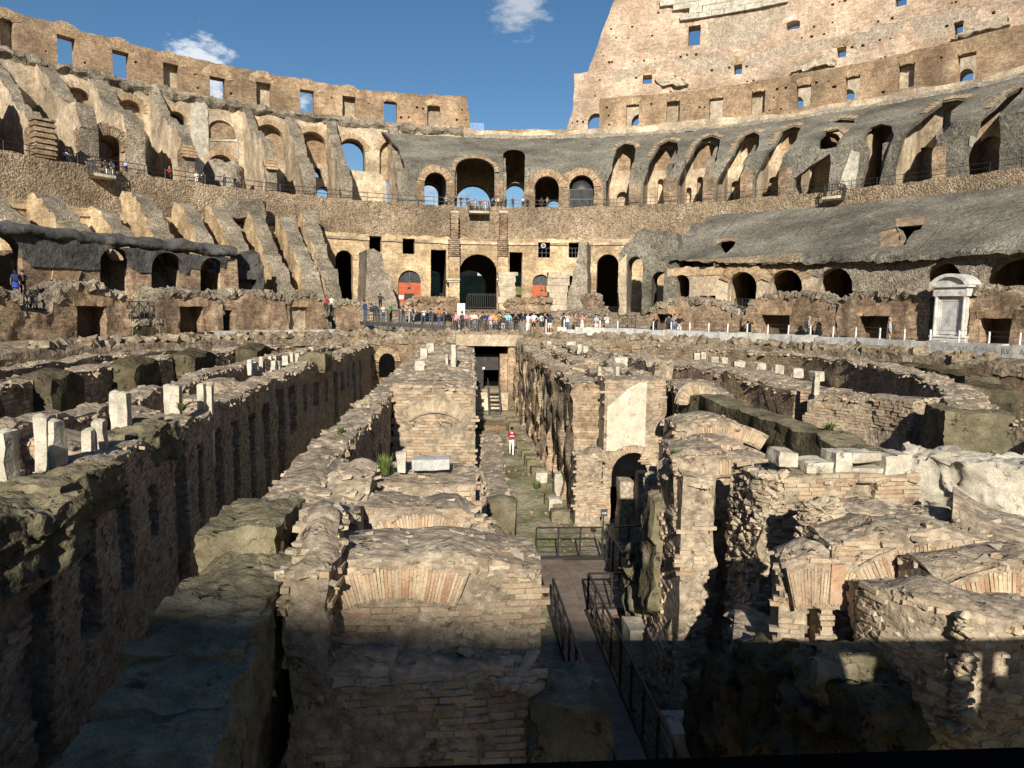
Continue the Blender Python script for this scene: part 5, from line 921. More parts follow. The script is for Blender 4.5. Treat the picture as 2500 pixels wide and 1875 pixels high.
emit(bm,C,AX,NR,'stone','stone',220,'jutting_stones',jit=.25,lst=US)
w3=rwall('arched_wall',[(6.5,9.2,-1.75),(7.6,9.15,-1.6),(9.,9.05,-1.85)],.8,'lowest arched wall of voussoirs at the right edge',brick=(.08,.3,.1),nind=60,sides=(-1,),stones=60,nst=50,ssz=.12,ds=.22,dz=.25)
varch(w3,(7.7,8.74,-4.15),2.1,2.48,60,115,36,'redbrick',.14)
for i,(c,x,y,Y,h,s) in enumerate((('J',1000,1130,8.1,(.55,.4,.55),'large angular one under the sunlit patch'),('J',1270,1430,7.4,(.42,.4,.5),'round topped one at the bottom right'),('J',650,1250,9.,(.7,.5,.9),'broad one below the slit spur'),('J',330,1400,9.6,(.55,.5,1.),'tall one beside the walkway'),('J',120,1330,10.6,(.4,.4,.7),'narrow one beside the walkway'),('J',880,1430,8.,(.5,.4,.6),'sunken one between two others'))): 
    p=atY(c,x,y,Y); blob('tufa_boulder',tuple(p+[0,.3,-.1]),tuple(.85*q for q in h),'btufa' if i else 'tufa','dark shaded tufa block, '+s,'block','shaded tufa blocks at lower right',19,.14,rnd=.25,sc_=.4)  # all but the first take darker tufa for the shade on them
rwall('shaded_base',[(4.6,10.9,-3.4),(6.2,10.2,-3.6),(7.,9.2,-3.6)],1.2,'shaded rubble base between the slit spur and the great pier',stones=40,disp=.25,ds=.25,dz=.3)
for (x,y,h,s) in ((4.6,16.2,(.45,.45,.5),'nearer the great pier'),(4.5,12.6,(.45,.4,.35),'at the bottom of the picture')): blob('cut_stone',(x,y,-6.8+h[2]),h,'trav','squared grey stone block beside the walkway, '+s,'block','cut stones beside the walkway',7,.05,rnd=.1)
# cream stone wall
blob('travertine_wall',(10.3,12.9,-2.3),(1.35,.75,1.25),'trav','massive rough cream travertine wall at the right','wall',None,37,.13,rz=-.75,rnd=.1,sc_=.4)
blob('travertine_boulder',(11.35,11.2,-2.0),(.75,.75,.95),'trav','craggy cream travertine boulder at the right edge','block',None,25,.14,rnd=.3,sc_=.35)
rwall('edge_wall',[(10.9,9.6,-2.0),(12.4,8.6,-2.0)],.8,'plain brick wall corner under the travertine boulder',brick=(.08,.3,-.6),nind=40,stones=20)
# dark tufa wall and rooms behind
rwall('black_tufa_wall',[(8.6,24.5,-1.15),(8.95,22.,-1.2),(9.2,18.5,-1.25),(9.7,14.6,-1.35)],.95,'long black stained tufa wall running back on the right',core='btufa',topmat='tufa',disp=.2,rough=.12,ds=.3,dz=.35)
h=rwall('vaulted_tunnel',[(10.5,31.5,-1.3),(9.9,27.5,-1.4),(9.0,24.6,-1.6)],1.9,'small vaulted brick tunnel with a dark round hole',core='core',stones=30,ds=.3,rough=.1,brick=(.12,.36,-.2))
mb=MB(); a=atY('O',995,545,24.0); v=[a]+[a+[.33*math.cos(t),0,.42*math.sin(t) if math.sin(t)>0 else -.55] for t in np.linspace(-.4,3.54,16)]; mb.add(v,[[0,k,k+1] for k in range(1,16)]); mb.build('tunnel_shade_sheet',[MT['black']],h)  # flat black fan in place of the shade inside the tunnel
varch(h,(a[0],23.95,a[2]),.36,.7,0,180,16,'brick',.2)
e1=rwall('curved_room_wall',[(12.2,48,-1.2),(12.9,42.4,-1.2),(14.,36,-1.2),(14.6,31,-1.25),(14.6,27,-1.3)],2.4,'broad curved wall ending in a face with a brick arch, right',core='midbrick',topmat='core',stones=26,ds=.4,rough=.15)
varch(e1,(14.4,26.7,-4.1),1.2,1.7,20,160,30,'brick',.3)
mb=MB(); v=[(14.4,26.62,-4.)]+[(14.4+1.15*math.cos(t),26.62,-4.1+1.15*math.sin(t)) for t in np.linspace(0,math.pi,14)]; mb.add(v,[[0,k,k+1] for k in range(1,14)]); mb.build('arch_shade_sheet',[MT['black']],e1)  # black half disc gives the arch its shade, no real hollow
rwall('curved_brick_wall',[(14.5,56,-.9),(19.5,48.5,-.85),(21.8,42,-.8),(21.8,36,-.8),(20.9,31,-.85),(18.8,25,-.95),(15.4,19.8,-1.1)],1.2,'long curved brick wall with small square holes, right side',core='midbrick',topmat='core',stones=24,ssz=.16,ds=.4,niches=[(1,s_,s_+.35,-1.9,-1.55,.4) for s_ in (22.,25.,27.5,30.)])
rwall('curved_brick_wall',[(9.5,57,-1.),(10.5,50,-1.1),(11.,44,-1.2),(11.2,37,-1.2)],1.,'curved wall with jagged top left of the broad curved wall',core='core',stones=22,ds=.4,rough=.3)
blob('tufa_block',(15.6,20.3,-2.4),(.95,1.,1.3),'tufa','huge squared tufa block with a mossy top, right','block',None,27,.07,rnd=.08,rz=-.3)
blob('tufa_block',(20.8,26.6,-2.),(1.1,.9,1.),'btufa','dark streaked tufa block near the rim, right','block',None,11,.1,rnd=.1)
for i,(x,y) in enumerate(((22.3,29.5),(23.,32.5),(23.4,35.5))): blob('tufa_block',(x,y,-1.9),(.7,1.4,1.1),'btufa','black streaked tufa block below the right rim, %s from the viewer'%(['first','second','third'][i]),'block','black tufa row at right',9,.1,rnd=.12,rz=-.1)
q1=rwall('arched_brick_room',[(14.,26.2,-1.2),(15.4,24.,-1.15),(15.9,22.3,-1.2)],1.5,'brick vault with a ring of upright bricks, beside the huge tufa block',brick=(.11,.34,-.2),nind=60,stones=35,ds=.25,disp=.1)
q2=rwall('arched_brick_room',[(16.2,18.6,-1.2),(18.5,19.2,-1.15)],1.2,'brick arch wall over a dark opening at the right edge',brick=(.1,.34,-.2),nind=80,sides=(-1,),stones=35,ds=.25)
varch(q2,(17.2,18.0,-2.9),1.15,1.7,15,165,30,'brick',.3)
# perimeter details
mb=MB(); P=[]
for k in range(420):
    th=rng.uniform(-1.15,1.2); e=rng.uniform(-1.2,-.2); P.append(ell(th,e,-.5))
P=np.array(P); rot=np.linalg.qr(rng.normal(size=(len(P),3,3))*.4+np.eye(3))[0]; mb.boxes(P,rot*(rng.uniform(.12,.4,(len(P),1,1))*np.array([1.4,1,.6])[None,:,None]),0,.25); props(mb.build('rim_stones',[MT['earth']],label='row of rough half buried stones along the arena rim',cat='stones'),kind='stuff')

for c,x0,x1,y0,y1 in (('U',1245,1372,140,330),('U',1060,1112,55,80)):
    SX=cst(-1.72); a=ARC(SX,c,x0,x1,y0,y1); mb=MB(); panel(mb,SX,a,(),(),.05,.4,0,rag=0); mb.build('arch_shade_sheet',[MT['black']],peri)  # thin black panel coloured as the shade of an opening
    q=np.array(a); uc=(q[:,0].min()+q[:,0].max())/2; hw=(q[:,0].max()-q[:,0].min())/2; kk=uzmap_k(SX,uc,-2); mb=MB(); vouss(mb,SX,uc,q[:,1].max()-hw/kk,hw/kk,hw/kk+.5,0.,math.pi,20,0,.05,.3,kk); mb.build('arch_ring',[MT['arch']],peri)

# small loose stones on the corridor floor
mb=MB(); n=420; X=rng.uniform(1.5,5.,n); Y=rng.uniform(23.5,58,n); k=(np.abs(X-3.)>.7)|(rng.uniform(size=n)<.35); C=np.stack([X[k],Y[k],np.full(k.sum(),ZF+.04)],-1); rot=np.linalg.qr(rng.normal(size=(len(C),3,3)))[0]; mb.boxes(C,rot*rng.uniform(.02,.06,(len(C),1,1)),0,.3); props(mb.build('floor_stones',[MT['earth']],label='loose small stones on the corridor floor',cat='stones'),kind='stuff')

WD=[]
MT['weed']=M('weed_leaf',[(.05,.09,.02),(.1,.14,.035),(.16,.17,.06)],scale=6,bump=0,pits=None,rough=.8)
for k_ in range(4):
    mb=MB()
    for j in range(70):
        a=rng.uniform(0,6.28); l=rng.uniform(.06,.2); h_=rng.uniform(.04,.22); r0_=rng.uniform(0,.06); b0=np.array([math.cos(a)*r0_,math.sin(a)*r0_,0]); tip=b0+[math.cos(a)*l*.6,math.sin(a)*l*.6,h_]; sd=np.array([-math.sin(a),math.cos(a),0])*.012; md_=(b0+tip)/2+[0,0,.03]
        mb.add([b0-sd*.5,b0+sd*.5,md_+sd,md_-sd,tip],[[0,1,2],[0,2,3],[3,2,4]])
    o_=mb.build('weed_shape',[MT['weed']]); WD.append(o_.data); bpy.data.objects.remove(o_)
for i,(x,y,z,s_,w_) in enumerate(((-1.2,12.,-1.12,1.6,'beside the upright cream fragment on the third cross wall'),(-2.9,18.,-1.5,1.1,'on the long straight wall near its middle'),(-7.5,20.,-1.2,1.3,'on top of the niched wall'),(-1.7,36.,-1.2,1.6,'on the block behind the sunlit cross wall'),(4.9,15.2,-1.55,1.1,'on top of the great pier'),(7.2,12.8,-1.2,.9,'beside the cream blocks on the right wall'),(9.4,17.,-1.25,1.4,'on the black stained tufa wall'),(2.0,26.,ZF+.05,1.8,'on the left of the corridor floor'),(3.9,33.,ZF+.05,2.,'on the right of the corridor floor'),(1.9,45.,ZF+.05,2.,'far back on the corridor floor'),(-8.9,16.,-1.25,1.,'among the left cream stubs'))):
    o_=bpy.data.objects.new('weed_tuft',WD[i%4]); COL.objects.link(o_); o_.location=(x,y,z); o_.scale=(s_,)*3; props(o_,'small green weed tuft '+w_,'plant','weed tufts')
# ---------------------------------------------------------------- smaller built things
ORD=['first','second','third','fourth','fifth','sixth','seventh','eighth','ninth','tenth','eleventh','twelfth','thirteenth','fourteenth','fifteenth','sixteenth','seventeenth','eighteenth','nineteenth','twentieth']
ORD+=['twenty-'+x for x in ORD[:9]]+['thirtieth']+['thirty-'+x for x in ORD[:9]]
# far portal at the end of the corridor
po=empty('portal',(2.85,60.6,ZF),'dark portal with a concrete lintel at the end of the corridor','portal')
def pbox(name,mat,b,parent,jit=0.):
    mb=MB(); x0,x1,y0,y1,z0,z1=b; mb.boxes([[(x0+x1)/2,(y0+y1)/2,(z0+z1)/2]],[np.diag([(x1-x0)/2,(y1-y0)/2,(z1-z0)/2])],0,jit)
    o=mb.build(name,[MT[mat]]); o.parent=parent; o.location=-Vector(parent.location); return o
pbox('lintel','plast',(.05,5.7,60.0,62.4,-1.38,-.44),po); pbox('side_wall','brickw',(-1.2,1.2,60.3,66,ZF,-1.38),po); pbox('side_wall','brickw',(4.45,7.2,60.3,66,ZF,-1.38),po)
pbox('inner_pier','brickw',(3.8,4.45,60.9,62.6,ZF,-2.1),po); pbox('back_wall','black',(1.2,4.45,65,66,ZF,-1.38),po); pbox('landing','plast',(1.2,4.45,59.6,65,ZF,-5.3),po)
pbox('gate_panel','metal',(1.5,3.75,62.3,62.4,-3.6,-2.25),po); pbox('gate_panel','metal',(1.5,2.45,62.3,62.4,-5.3,-3.6),po); pbox('gate_seam','gmetal',(2.55,2.6,62.27,62.3,-3.6,-2.25),po); pbox('notice','white',(2.35,2.55,62.22,62.3,-3.55,-3.35),po)
st=empty('staircase',(3.2,58.3,ZF),'grey metal staircase with handrails below the dark portal','stairs')
for k in range(8): pbox('step','gmetal',(2.75,3.65,57.0+k*.3,57.28+k*.3,ZF+.16+k*.19,ZF+.2+k*.19),st)
for sx in (2.72,3.66):
    mb=MB(); mb.bar((sx,57,ZF+.1),(sx,59.5,ZF+1.6),.05); o=mb.build('stringer',[MT['gmetal']]); o.parent=st; o.location=-Vector(st.location)
    mb=MB(); mb.bar((sx,57,ZF+1.1),(sx,59.5,ZF+2.6),.03); mb.bar((sx,57,ZF+.6),(sx,59.5,ZF+2.1),.02); mb.bar((sx,59.5,ZF+2.6),(sx,60.8,ZF+2.6),.03)
    for k in range(5): y=57+k*.62; mb.bar((sx,y,ZF+.1+k*.37),(sx,y,ZF+1.1+k*.37),.025)
    o=mb.build('handrail',[MT['gmetal']]); o.parent=st; o.location=-Vector(st.location)
# blocks standing along the corridor
bl_=[(1015,1120,1090,1190,'trav'),(1125,1240,1295,1415,'trav'),(1170,1300,1080,1300,'trav'),(1095,1195,1260,1385,'tufa'),(1155,1250,1345,1420,'tufa'),(1145,1305,1400,1520,'tufa'),(980,1080,1045,1145,'tufa'),(945,1030,990,1085,'tufa'),(930,1030,950,1060,'tufa'),(905,990,910,995,'tufa'),(865,935,840,905,'tufa'),(860,910,785,850,'tufa'),(800,900,690,780,'tufa'),(780,855,650,715,'tufa')]
for i,(x0,x1,y0,y1,m) in enumerate(sorted(bl_,key=lambda q:-q[3])):
    p=atZ('N',(x0+x1)/2,y1,ZF); d=p[1]; hw=(x1-x0)/2*.30139/F*d; hh=(y1-y0)*.30139/F*d/2*.92
    blob('corridor_block',(p[0],p[1]+hw*.8,ZF+hh-.05),(hw*.95,hw*.9,hh),m,('cream travertine' if m=='trav' else 'brown tufa')+' block beside the corridor, %s from the viewer'%ORD[i],'block','blocks along the corridor',9,.04,rnd=.14)
    if (x0,m)in((1015,'trav'),(1145,'tufa')): pass
blob('earth_heap',tuple(atZ('N',665,765,ZF)+[0,.6,.1]),(1.1,1.,.35),'gravel','brown heap of earth on the corridor floor','heap',None,13,.12,rnd=.7)
# pale stone stubs standing in the rooms
def stubs(lst,zb,grp,lab,dn=0.):
    for i,(c,x0,x1,y0,y1) in enumerate(lst):
        p=atZ(c,(x0+x1)/2,y1,zb); k=CR[c][2]/F*np.linalg.norm(p-camp); hw=(x1-x0)/2*k; hh=(y1-y0)*k/2*1.03
        blob('stone_stub',(p[0],p[1]+hw,zb+hh-.08-dn/2),(hw*.9,max(hw*.85,.15),hh+.05+dn/2),'trav',lab%ORD[i],'stone',grp,13,min(.05,.14*hw+.008),rnd=.08,sc_=.3,rz=rng.uniform(-.2,.2))
stubs([('F',0,40,300,492),('F',145,193,235,425),('F',194,240,250,420),('F',346,380,262,342),('F',380,425,230,335),('F',456,496,115,255),('F',494,530,118,262),('F',680,711,75,152),('F',706,745,80,182),('F',820,847,68,150),('F',846,878,78,147)],-1.3,'cream stone stubs, left','cream travertine stub standing on the left walls, %s from the left edge',1.9)
stubs(sorted([('D',1565,1592,1115,1190),('D',1592,1620,1125,1182),('D',1638,1660,1095,1172),('D',1663,1685,1120,1168),('D',1715,1745,1120,1200),('D',1745,1772,1120,1195),('D',1698,1718,1090,1130),('D',1722,1745,1085,1125),('D',1765,1782,1075,1112),('D',1785,1802,1085,1130),('D',1804,1824,1085,1130),('D',1835,1855,1065,1112),('D',1865,1890,1070,1110),('D',1900,1925,1065,1100),('D',1950,1985,1030,1075)],key=lambda q:q[1]),-1.45,'cluster of cream stubs','small cream stub in the far left cluster, %s from the left')
stubs(sorted([('G',795,838,88,152),('G',756,800,122,190),('G',725,785,185,237),('G',935,965,100,226),('G',905,919,150,216),('G',830,905,160,172),('G',842,902,185,197),('G',826,845,170,190)],key=lambda q:q[1]),-1.25,'cream stones left of the portal','cream stone on the block left of the corridor, %s from the left')
stubs(sorted([('G',1480,1505,75,106),('G',1512,1530,100,128),('G',1595,1650,80,112),('G',1652,1680,95,140),('G',1682,1712,105,150),('O',325,440,172,225),('O',195,225,245,310),('O',225,335,258,272),('O',335,370,248,302)],key=lambda q:px(q[0],q[1],0)[0]),-1.15,'cream stones right of the portal','cream stone on the block right of the corridor, %s from the left')
stubs([('E',235,270,890,917),('E',275,305,885,915),('E',330,385,912,938),('E',395,435,915,940),('E',478,550,940,960),('E',608,670,950,985),('E',712,775,965,1006),('E',835,895,985,1025),('E',955,1018,1005,1040),('E',955,985,1035,1120)],-1.15,'cream stones on the right curved wall','cream stone on the curved wall at right, %s from the left')
# walkway with railings
wk=empty('walkway',(3.1,15,-6.6),'brown board walkway with dark metal railings leading into the corridor','walkway')
ws=[(2.72,3.62)]
y=8.; i=0
DB=MB(); DB.boxes([[0,0,0]],[np.diag([1,1,1])],0,.01); db=DB.build('board_shape',[MT['deck']]); dm=db.data; bpy.data.objects.remove(db)
def board(x0,x1,y0,y1,z): 
    o=bpy.data.objects.new('deck_board',dm); COL.objects.link(o); o.parent=wk; o.location=Vector(((x0+x1)/2,(y0+y1)/2,z-.02))-Vector(wk.location); o.scale=((x1-x0)/2,(y1-y0)/2,.02)
while y<22.75:
    board(2.72,3.6,y,y+.137,-6.58)
    if 18.9<y<22.7: board(3.61,4.98,y,y+.137,-6.58)
    y+=.14
def wpart(name,mat,fn):
    mb=MB(); fn(mb); o=mb.build(name,[MT[mat]]); o.parent=wk; o.location=-Vector(wk.location); return o
wpart('side_beam','metal',lambda m:(m.bar((2.68,8,-6.65),(2.68,22.8,-6.65),.04,0,.1),m.bar((3.66,8,-6.65),(3.66,18.8,-6.65),.04,0,.1),m.bar((3.66,18.82,-6.68),(5.,18.82,-6.68),.04,0,.14),m.bar((2.68,22.86,-6.6),(5.05,22.86,-6.6),.05,0,.1),m.bar((5.03,18.8,-6.65),(5.03,22.8,-6.65),.04,0,.1)))
wpart('fascia','deck',lambda m:m.box(3.7,5.,18.72,18.78,-6.8,-6.56))
def wrail(pts,sp=.95,h=1.08):
    def f(m):
        P=np.array(pts,float); L=np.concatenate([[0],np.cumsum(np.linalg.norm(np.diff(P,axis=0),axis=1))]); n=max(1,int(round(L[-1]/sp))); t=np.linspace(0,L[-1],n+1); Q=np.stack([np.interp(t,L,P[:,k]) for k in range(3)],1)
        for p in Q: m.bar(p,p+[0,0,h],.028,0,.012)
        for a,b in zip(P[:-1],P[1:]):
            m.bar(a+[0,0,h],b+[0,0,h],.028,0,.02)
            for z in (.22,.44,.66,.88): m.bar(a+[0,0,z],b+[0,0,z],.007)
    wpart('railing','metal',f)
wrail([(2.66,8,-6.6),(2.66,18.4,-6.6)]); wrail([(3.7,8,-6.6),(3.7,18.75,-6.6)]); wrail([(3.7,18.75,-6.6),(5.02,18.75,-6.6)],.66); wrail([(5.04,18.75,-6.6),(5.04,22.6,-6.6)],.9)
wrail([(2.72,22.9,-6.6),(4.95,22.9,-6.6)],.74); wrail([(5.2,22.9,-6.6),(7.2,23.2,-6.6)],.7)
wpart('sign_post','metal',lambda m:m.bar((4.98,22.95,-6.6),(4.98,22.95,-4.95),.02)); wpart('arrow_sign','gmetal',lambda m:m.box(4.88,5.1,22.9,22.93,-5.15,-4.9)); wpart('arrow_mark','white',lambda m:(m.box(4.91,5.03,22.885,22.898,-5.04,-5.02),m.add([(5.03,22.89,-4.99),(5.03,22.89,-5.07),(5.07,22.89,-5.03)],[[0,1,2]])))
wpart('bracket','metal',lambda m:[m.bar((3.66,yy,-6.7),(4.3,yy,-6.8),.04) for yy in (10,12,14,16)])
mb=MB(); P=np.array([[(x,y_,ZF+.1+.05*float(vnoise(np.array([x*3,y_*3,0])))) for y_ in np.linspace(9,23,50)] for x in np.linspace(3.7,5.6,12)]); mb.grid(P); props(mb.build('gravel_strip',[MT['gravel']]),kind='structure')
# marble rim blocks with inscription, posts and wires
SR=cst(.55)
edges=[-1160,-1110,-1040,-960,-880]+[0]
px_=[('B',x) for x in (1450,1512,1565,1635,1755,1840,1945,2040,2120)]+[('E',x) for x in (65,130,200,290,380,420,490,560,640,690,750,820,898,955,1052,1210,1345,1395,1530,1630,1710,1888,2080,2137,2300,2460)]
def topy(c,x):
    if c=='B': return 1556+(x-1450)/700*5
    return float(np.interp(x,[0,890,1700,2212],[750,780,825,850]))
us=[onE(c,x,topy(c,x),SR)[0]*RM for c,x in px_]
par=empty('marble_parapet',ell(.7,.5,-.45),'row of pale marble rim blocks with carved letters along the right walkway','parapet')
TXT={28:'EI',29:'VDICAN',30:'DIMISS',31:'RV',32:'AE'}
def curve_text(s,size,mat,parent,M4,depth=.012,name='lettering'):
    cu=bpy.data.curves.new(name,'FONT'); cu.body=s; cu.size=size; cu.extrude=depth; cu.align_x='CENTER'; cu.align_y='CENTER'
    t=bpy.data.objects.new(name,cu); COL.objects.link(t); dg=bpy.context.evaluated_depsgraph_get(); me=bpy.data.meshes.new_from_object(t.evaluated_get(dg)); bpy.data.objects.remove(t)
    me.materials.clear(); me.materials.append(mat); o=bpy.data.objects.new(name,me); COL.objects.link(o); o.parent=parent; o.matrix_local=M4; return o
for i in range(len(us)-1):
    ua,ub=us[i]+.03,us[i+1]-.03; wo=rng.uniform(-.05,.05) if i<27 else 0.; z1=.24+rng.uniform(-.05,.05)-(.22 if i in(1,) else 0); q=np.array([(ua,-.42),(ub,-.42),(ub,z1+rng.uniform(-.03,.03)),(ua,z1)])
    v=np.concatenate([smap(SR,q[:,0],q[:,1],wo),smap(SR,q[:,0],q[:,1],.65)]); v=v+rng.uniform(-.02,.02,v.shape)*(i<27); mb=MB(); mb.add(v-np.array(par.location),MB.BQ); b=mb.build('marble_block',[MT['marble' if rng.uniform()<.5 else 'gmarble']],par)
    if i in TXT:
        uc=(ua+ub)/2; c=smap(SR,[uc],[-.09],-.004)[0]; t=smap(SR,[uc+.1],[0],0)[0]-smap(SR,[uc-.1],[0],0)[0]; a=math.atan2(t[1],t[0])
        curve_text(TXT[i],.42 if len(TXT[i])>2 else .42,MT['glet'] if 'glet' in MT else MT.setdefault('glet',flat('carved_letter_shadow',(.3,.3,.285),.9)),b,Matrix.Translation(Vector(c)-par.location)@Matrix.Rotation(a,4,'Z')@Matrix.Rotation(math.pi/2,4,'X'))
th0,th1=thx('B',1215,1572,.6),thx('B',1448,1572,.6)
mb=MB(); sweep(mb,th0,th1,[(.4,-.45),(.4,-.25),(1.1,-.25),(1.1,-.45)],10,0,closed=True,sub=2); mb.build('white_kerb',[MT['marble']],label='low white kerb strip at the end of the marble rim blocks',cat='kerb')
mb=MB(); sweep(mb,thx('D',1345,935,1.2),thx('D',2140,935,1.2),[(1.,-.45),(1.,-.12),(2.4,-.12),(2.4,-.45)],24,0,.03,.6,closed=True,sub=1); mb.build('white_step',[MT['marble']],label='long worn white stone step on the left rim',cat='step')
posts=[('p2',925,600,480),('p2',1177,600,438),('p2',1422,540,415),('p2',1662,545,450),('p2',1905,560,455),('p2',2145,560,460)]
CR.update(p1=(780,700,.18083),p2=(1120,700,.18083),p3=(1500,700,.3937),p4=(1040,440,.31496),p5=(100,360,.4252),p7=(0,660,.23622),p8=(1900,720,.31496),p6=(2200,640,.2521))
pth=[thx(c,x,a,1.25) for c,x,a,b in posts]+[thx('p3',x,270,1.25) for x in (18,130,240,351,466,584,702,823,951,1079,1216)][2:]+[thx('p8',x,310,1.25) for x in (424,600,787,978)]+[thx('p6',x,780,1.25) for x in (278,556,848,1147)]
pth=sorted(pth); wf=empty('wire_fence',ell(.7,1.25,-.36),'row of white posts with thin wires behind the marble rim blocks','fence')
PP=[]
for t in pth:
    p=ell(t,1.25,-.36); PP.append(p); mb=MB(); mb.box(p[0]-.04,p[0]+.04,p[1]-.04,p[1]+.04,-.36,.9); o=mb.build('post',[MT['white']]); o.parent=wf; o.location=-Vector(wf.location)
mb=MB()
for a,b in zip(PP[:-1],PP[1:]):
    for z in (.3,.65,1.0,1.25): mb.bar(a+[0,0,z],b+[0,0,z],.008)
o=mb.build('wire',[MT['gmetal']]); o.parent=wf; o.location=-Vector(wf.location)
# white aedicule
a=atZ('E',1640,830,-.3); b=atZ('E',1800,835,-.3)
tA=thx('E',1760,800,2.6); pc=ell(tA,2.6,-.36); tgt=ell(tA+.01,2.6,0)-ell(tA-.01,2.6,0); rzA=math.atan2(tgt[1],tgt[0])+.12
ae=empty('aedicule',pc,'white marble aedicule with a curved pediment and a column, right side','shrine',None,rzA)
ae.scale=(.68,.7,.79)
def apart(name,mat,fn,smooth=False): mb=MB(); fn(mb); return mb.build(name,[MT[mat]],ae,smooth)
W2=1.35
apart('plinth','marble',lambda m:(m.box(-W2-.25,W2+.25,-.45,1.25,0,.22),m.box(-W2-.12,W2+.12,-.32,1.15,.22,1.0),m.box(-W2-.2,W2+.2,-.4,1.22,1.,1.12)))
apart('body','marble',lambda m:m.box(-W2+.05,W2-.1,.05,1.1,1.12,4.1))
apart('frame','marble',lambda m:(m.box(-.95,-.78,-.05,.05,1.35,3.9),m.box(.62,.79,-.05,.05,1.35,3.9),m.box(-.95,.79,-.06,.05,3.75,3.92),m.box(-.95,.79,-.06,.05,1.25,1.4),m.box(-1.1,-.95,-.12,.05,1.12,4.1),m.box(.79,.98,-.12,.05,1.12,4.1)))
apart('panel','gmarble',lambda m:m.box(-.78,.62,.0,.06,1.4,3.75))
for sx,sy in ((-1.18,-.22),(1.2,-.22),(1.22,1.0)):
    apart('column','marble',lambda m:(m.tube((sx,sy,1.12),(sx,sy,1.22),.2,0,16),m.tube((sx,sy,1.22),(sx,sy,3.95),.155,0,18,.135),m.tube((sx,sy,3.95),(sx,sy,4.1),.14,0,16,.21)),False)
apart('entablature','marble',lambda m:(m.box(-W2-.05,W2+.12,-.42,1.22,4.1,4.5),m.box(-W2-.02,W2+.08,-.38,1.2,4.5,4.75),m.box(-W2-.22,W2+.28,-.6,1.35,4.75,4.92)))
def ped(m):
    n=16
    for r0,r1,y0,y1 in ((1.0,1.24,-.62,1.36),):
        t=np.linspace(R(20),R(160),n+1); rx=1.52
        for i in range(n):
            v=[]
            for y_ in (y0,y1):
                for rr,tt in ((r0,t[i]),(r1,t[i]),(r1,t[i+1]),(r0,t[i+1])): v.append((rx*rr*math.cos(tt)/1.05,y_,4.52+rr*math.sin(tt)))
            m.add(v,MB.BQ)
apart('pediment_arch','marble',ped)
def tym(m):
    t=np.linspace(R(12),R(168),17); v=[(0,-.3,4.92)]+[(1.4*math.cos(x),-.3,4.6+.95*math.sin(x)) for x in t]; k=len(v); v2=[(a_,1.2,c_) for a_,_,c_ in v]; m.add(v+v2,[[0,i,i+1] for i in range(1,k-1)]+[[k,k+i+1,k+i] for i in range(1,k-1)])
apart('tympanum','gmarble',tym)
# visitor ramp, landing railing, sign
def xrail(name,pts,h,lab,cat='railing',group=None,parent=None):
    mb=MB(); P=np.array(pts,float)
    for a,b in zip(P[:-1],P[1:]):
        mb.bar(a,a+[0,0,h],.03); mb.bar(a+[0,0,h],b+[0,0,h],.025); mb.bar(a+[0,0,.1],b+[0,0,.1],.025); mb.bar(a+[0,0,.1],b+[0,0,h],.018); mb.bar(a+[0,0,h],b+[0,0,.1],.018); m=(a+b)/2; mb.bar(m+[0,0,.1],m+[0,0,h],.015)
        q=[m+[.22*math.cos(t)*(b-a)[0]/np.linalg.norm(b-a),.22*math.cos(t)*(b-a)[1]/np.linalg.norm(b-a),h*.55+.22*math.sin(t)] for t in np.linspace(0,6.283,11)]
        for i in range(10): mb.bar(q[i],q[i+1],.014)
    mb.bar(P[-1],P[-1]+[0,0,h],.03); return mb.build(name,[MT['metal']],parent,label=lab,cat=cat,group=group)
t0,t1=thx('p1',610,480,1.6),thx('p1',1820,570,1.6)
rm=empty('visitor_ramp',ell((t0+t1)/2,1.6,-.4),'grey steel visitor ramp with railing left of the central platform','ramp')
zr0,zr1=onE('p1',620,470,cst(1.6))[1],onE('p1',1810,545,cst(1.6))[1]
def rampz(th): f=min(1,max(0,(th-t0)/(t1-t0))); return zr0+(zr1-zr0)*(f**1.3)
def rpart(name,mat,fn): mb=MB(); fn(mb); o=mb.build(name,[MT[mat]]); o.parent=rm; o.location=-Vector(rm.location); return o
tt=np.linspace(t0,t1,9)
rpart('deck','gmetal',lambda m:[m.add([ell(a,1.55,rampz(a)-.32),ell(b,1.55,rampz(b)-.32),ell(b,3.2,rampz(b)-.32),ell(a,3.2,rampz(a)-.32),ell(a,1.55,rampz(a)),ell(b,1.55,rampz(b)),ell(b,3.2,rampz(b)),ell(a,3.2,rampz(a))],MB.BQ) for a,b in zip(tt[:-1],tt[1:])])
for a in tt: rpart('post','metal',lambda m:m.bar(ell(a,1.5,-.5),ell(a,1.5,rampz(a)+1.05),.07,0,.05))
rpart('rail','metal',lambda m:[m.bar(ell(a,1.5,rampz(a)+z),ell(b,1.5,rampz(b)+z),.025 if z>1 else .012) for a,b in zip(tt[:-1],tt[1:]) for z in (1.04,.8,.55,.3)])
ta,tb=thx('p1',1830,580,.5),thx('p2',812,600,.5)
xrail('landing_railing',ellpts(ta,tb,.45,-.4,13),1.15,'ornate crossed iron railing of the platform over the portal')
mb=MB(); sweep(mb,ta,tb,[(-1.6,-.62),(-1.6,-.42),(3,-.4)],12,0); props(mb.build('landing_ground',[MT['plast']]),kind='structure')
t=thx('p1',1912,300,2.2); mb=MB(); c=ell(t,2.2,0); mb.box(c[0]-.35,c[0]+.35,c[1]-.06,c[1]+.06,-.38,2.2); si=mb.build('sign_board',[MT['white']],label='tall white visitor sign beside the ramp end',cat='sign')
mb=MB()
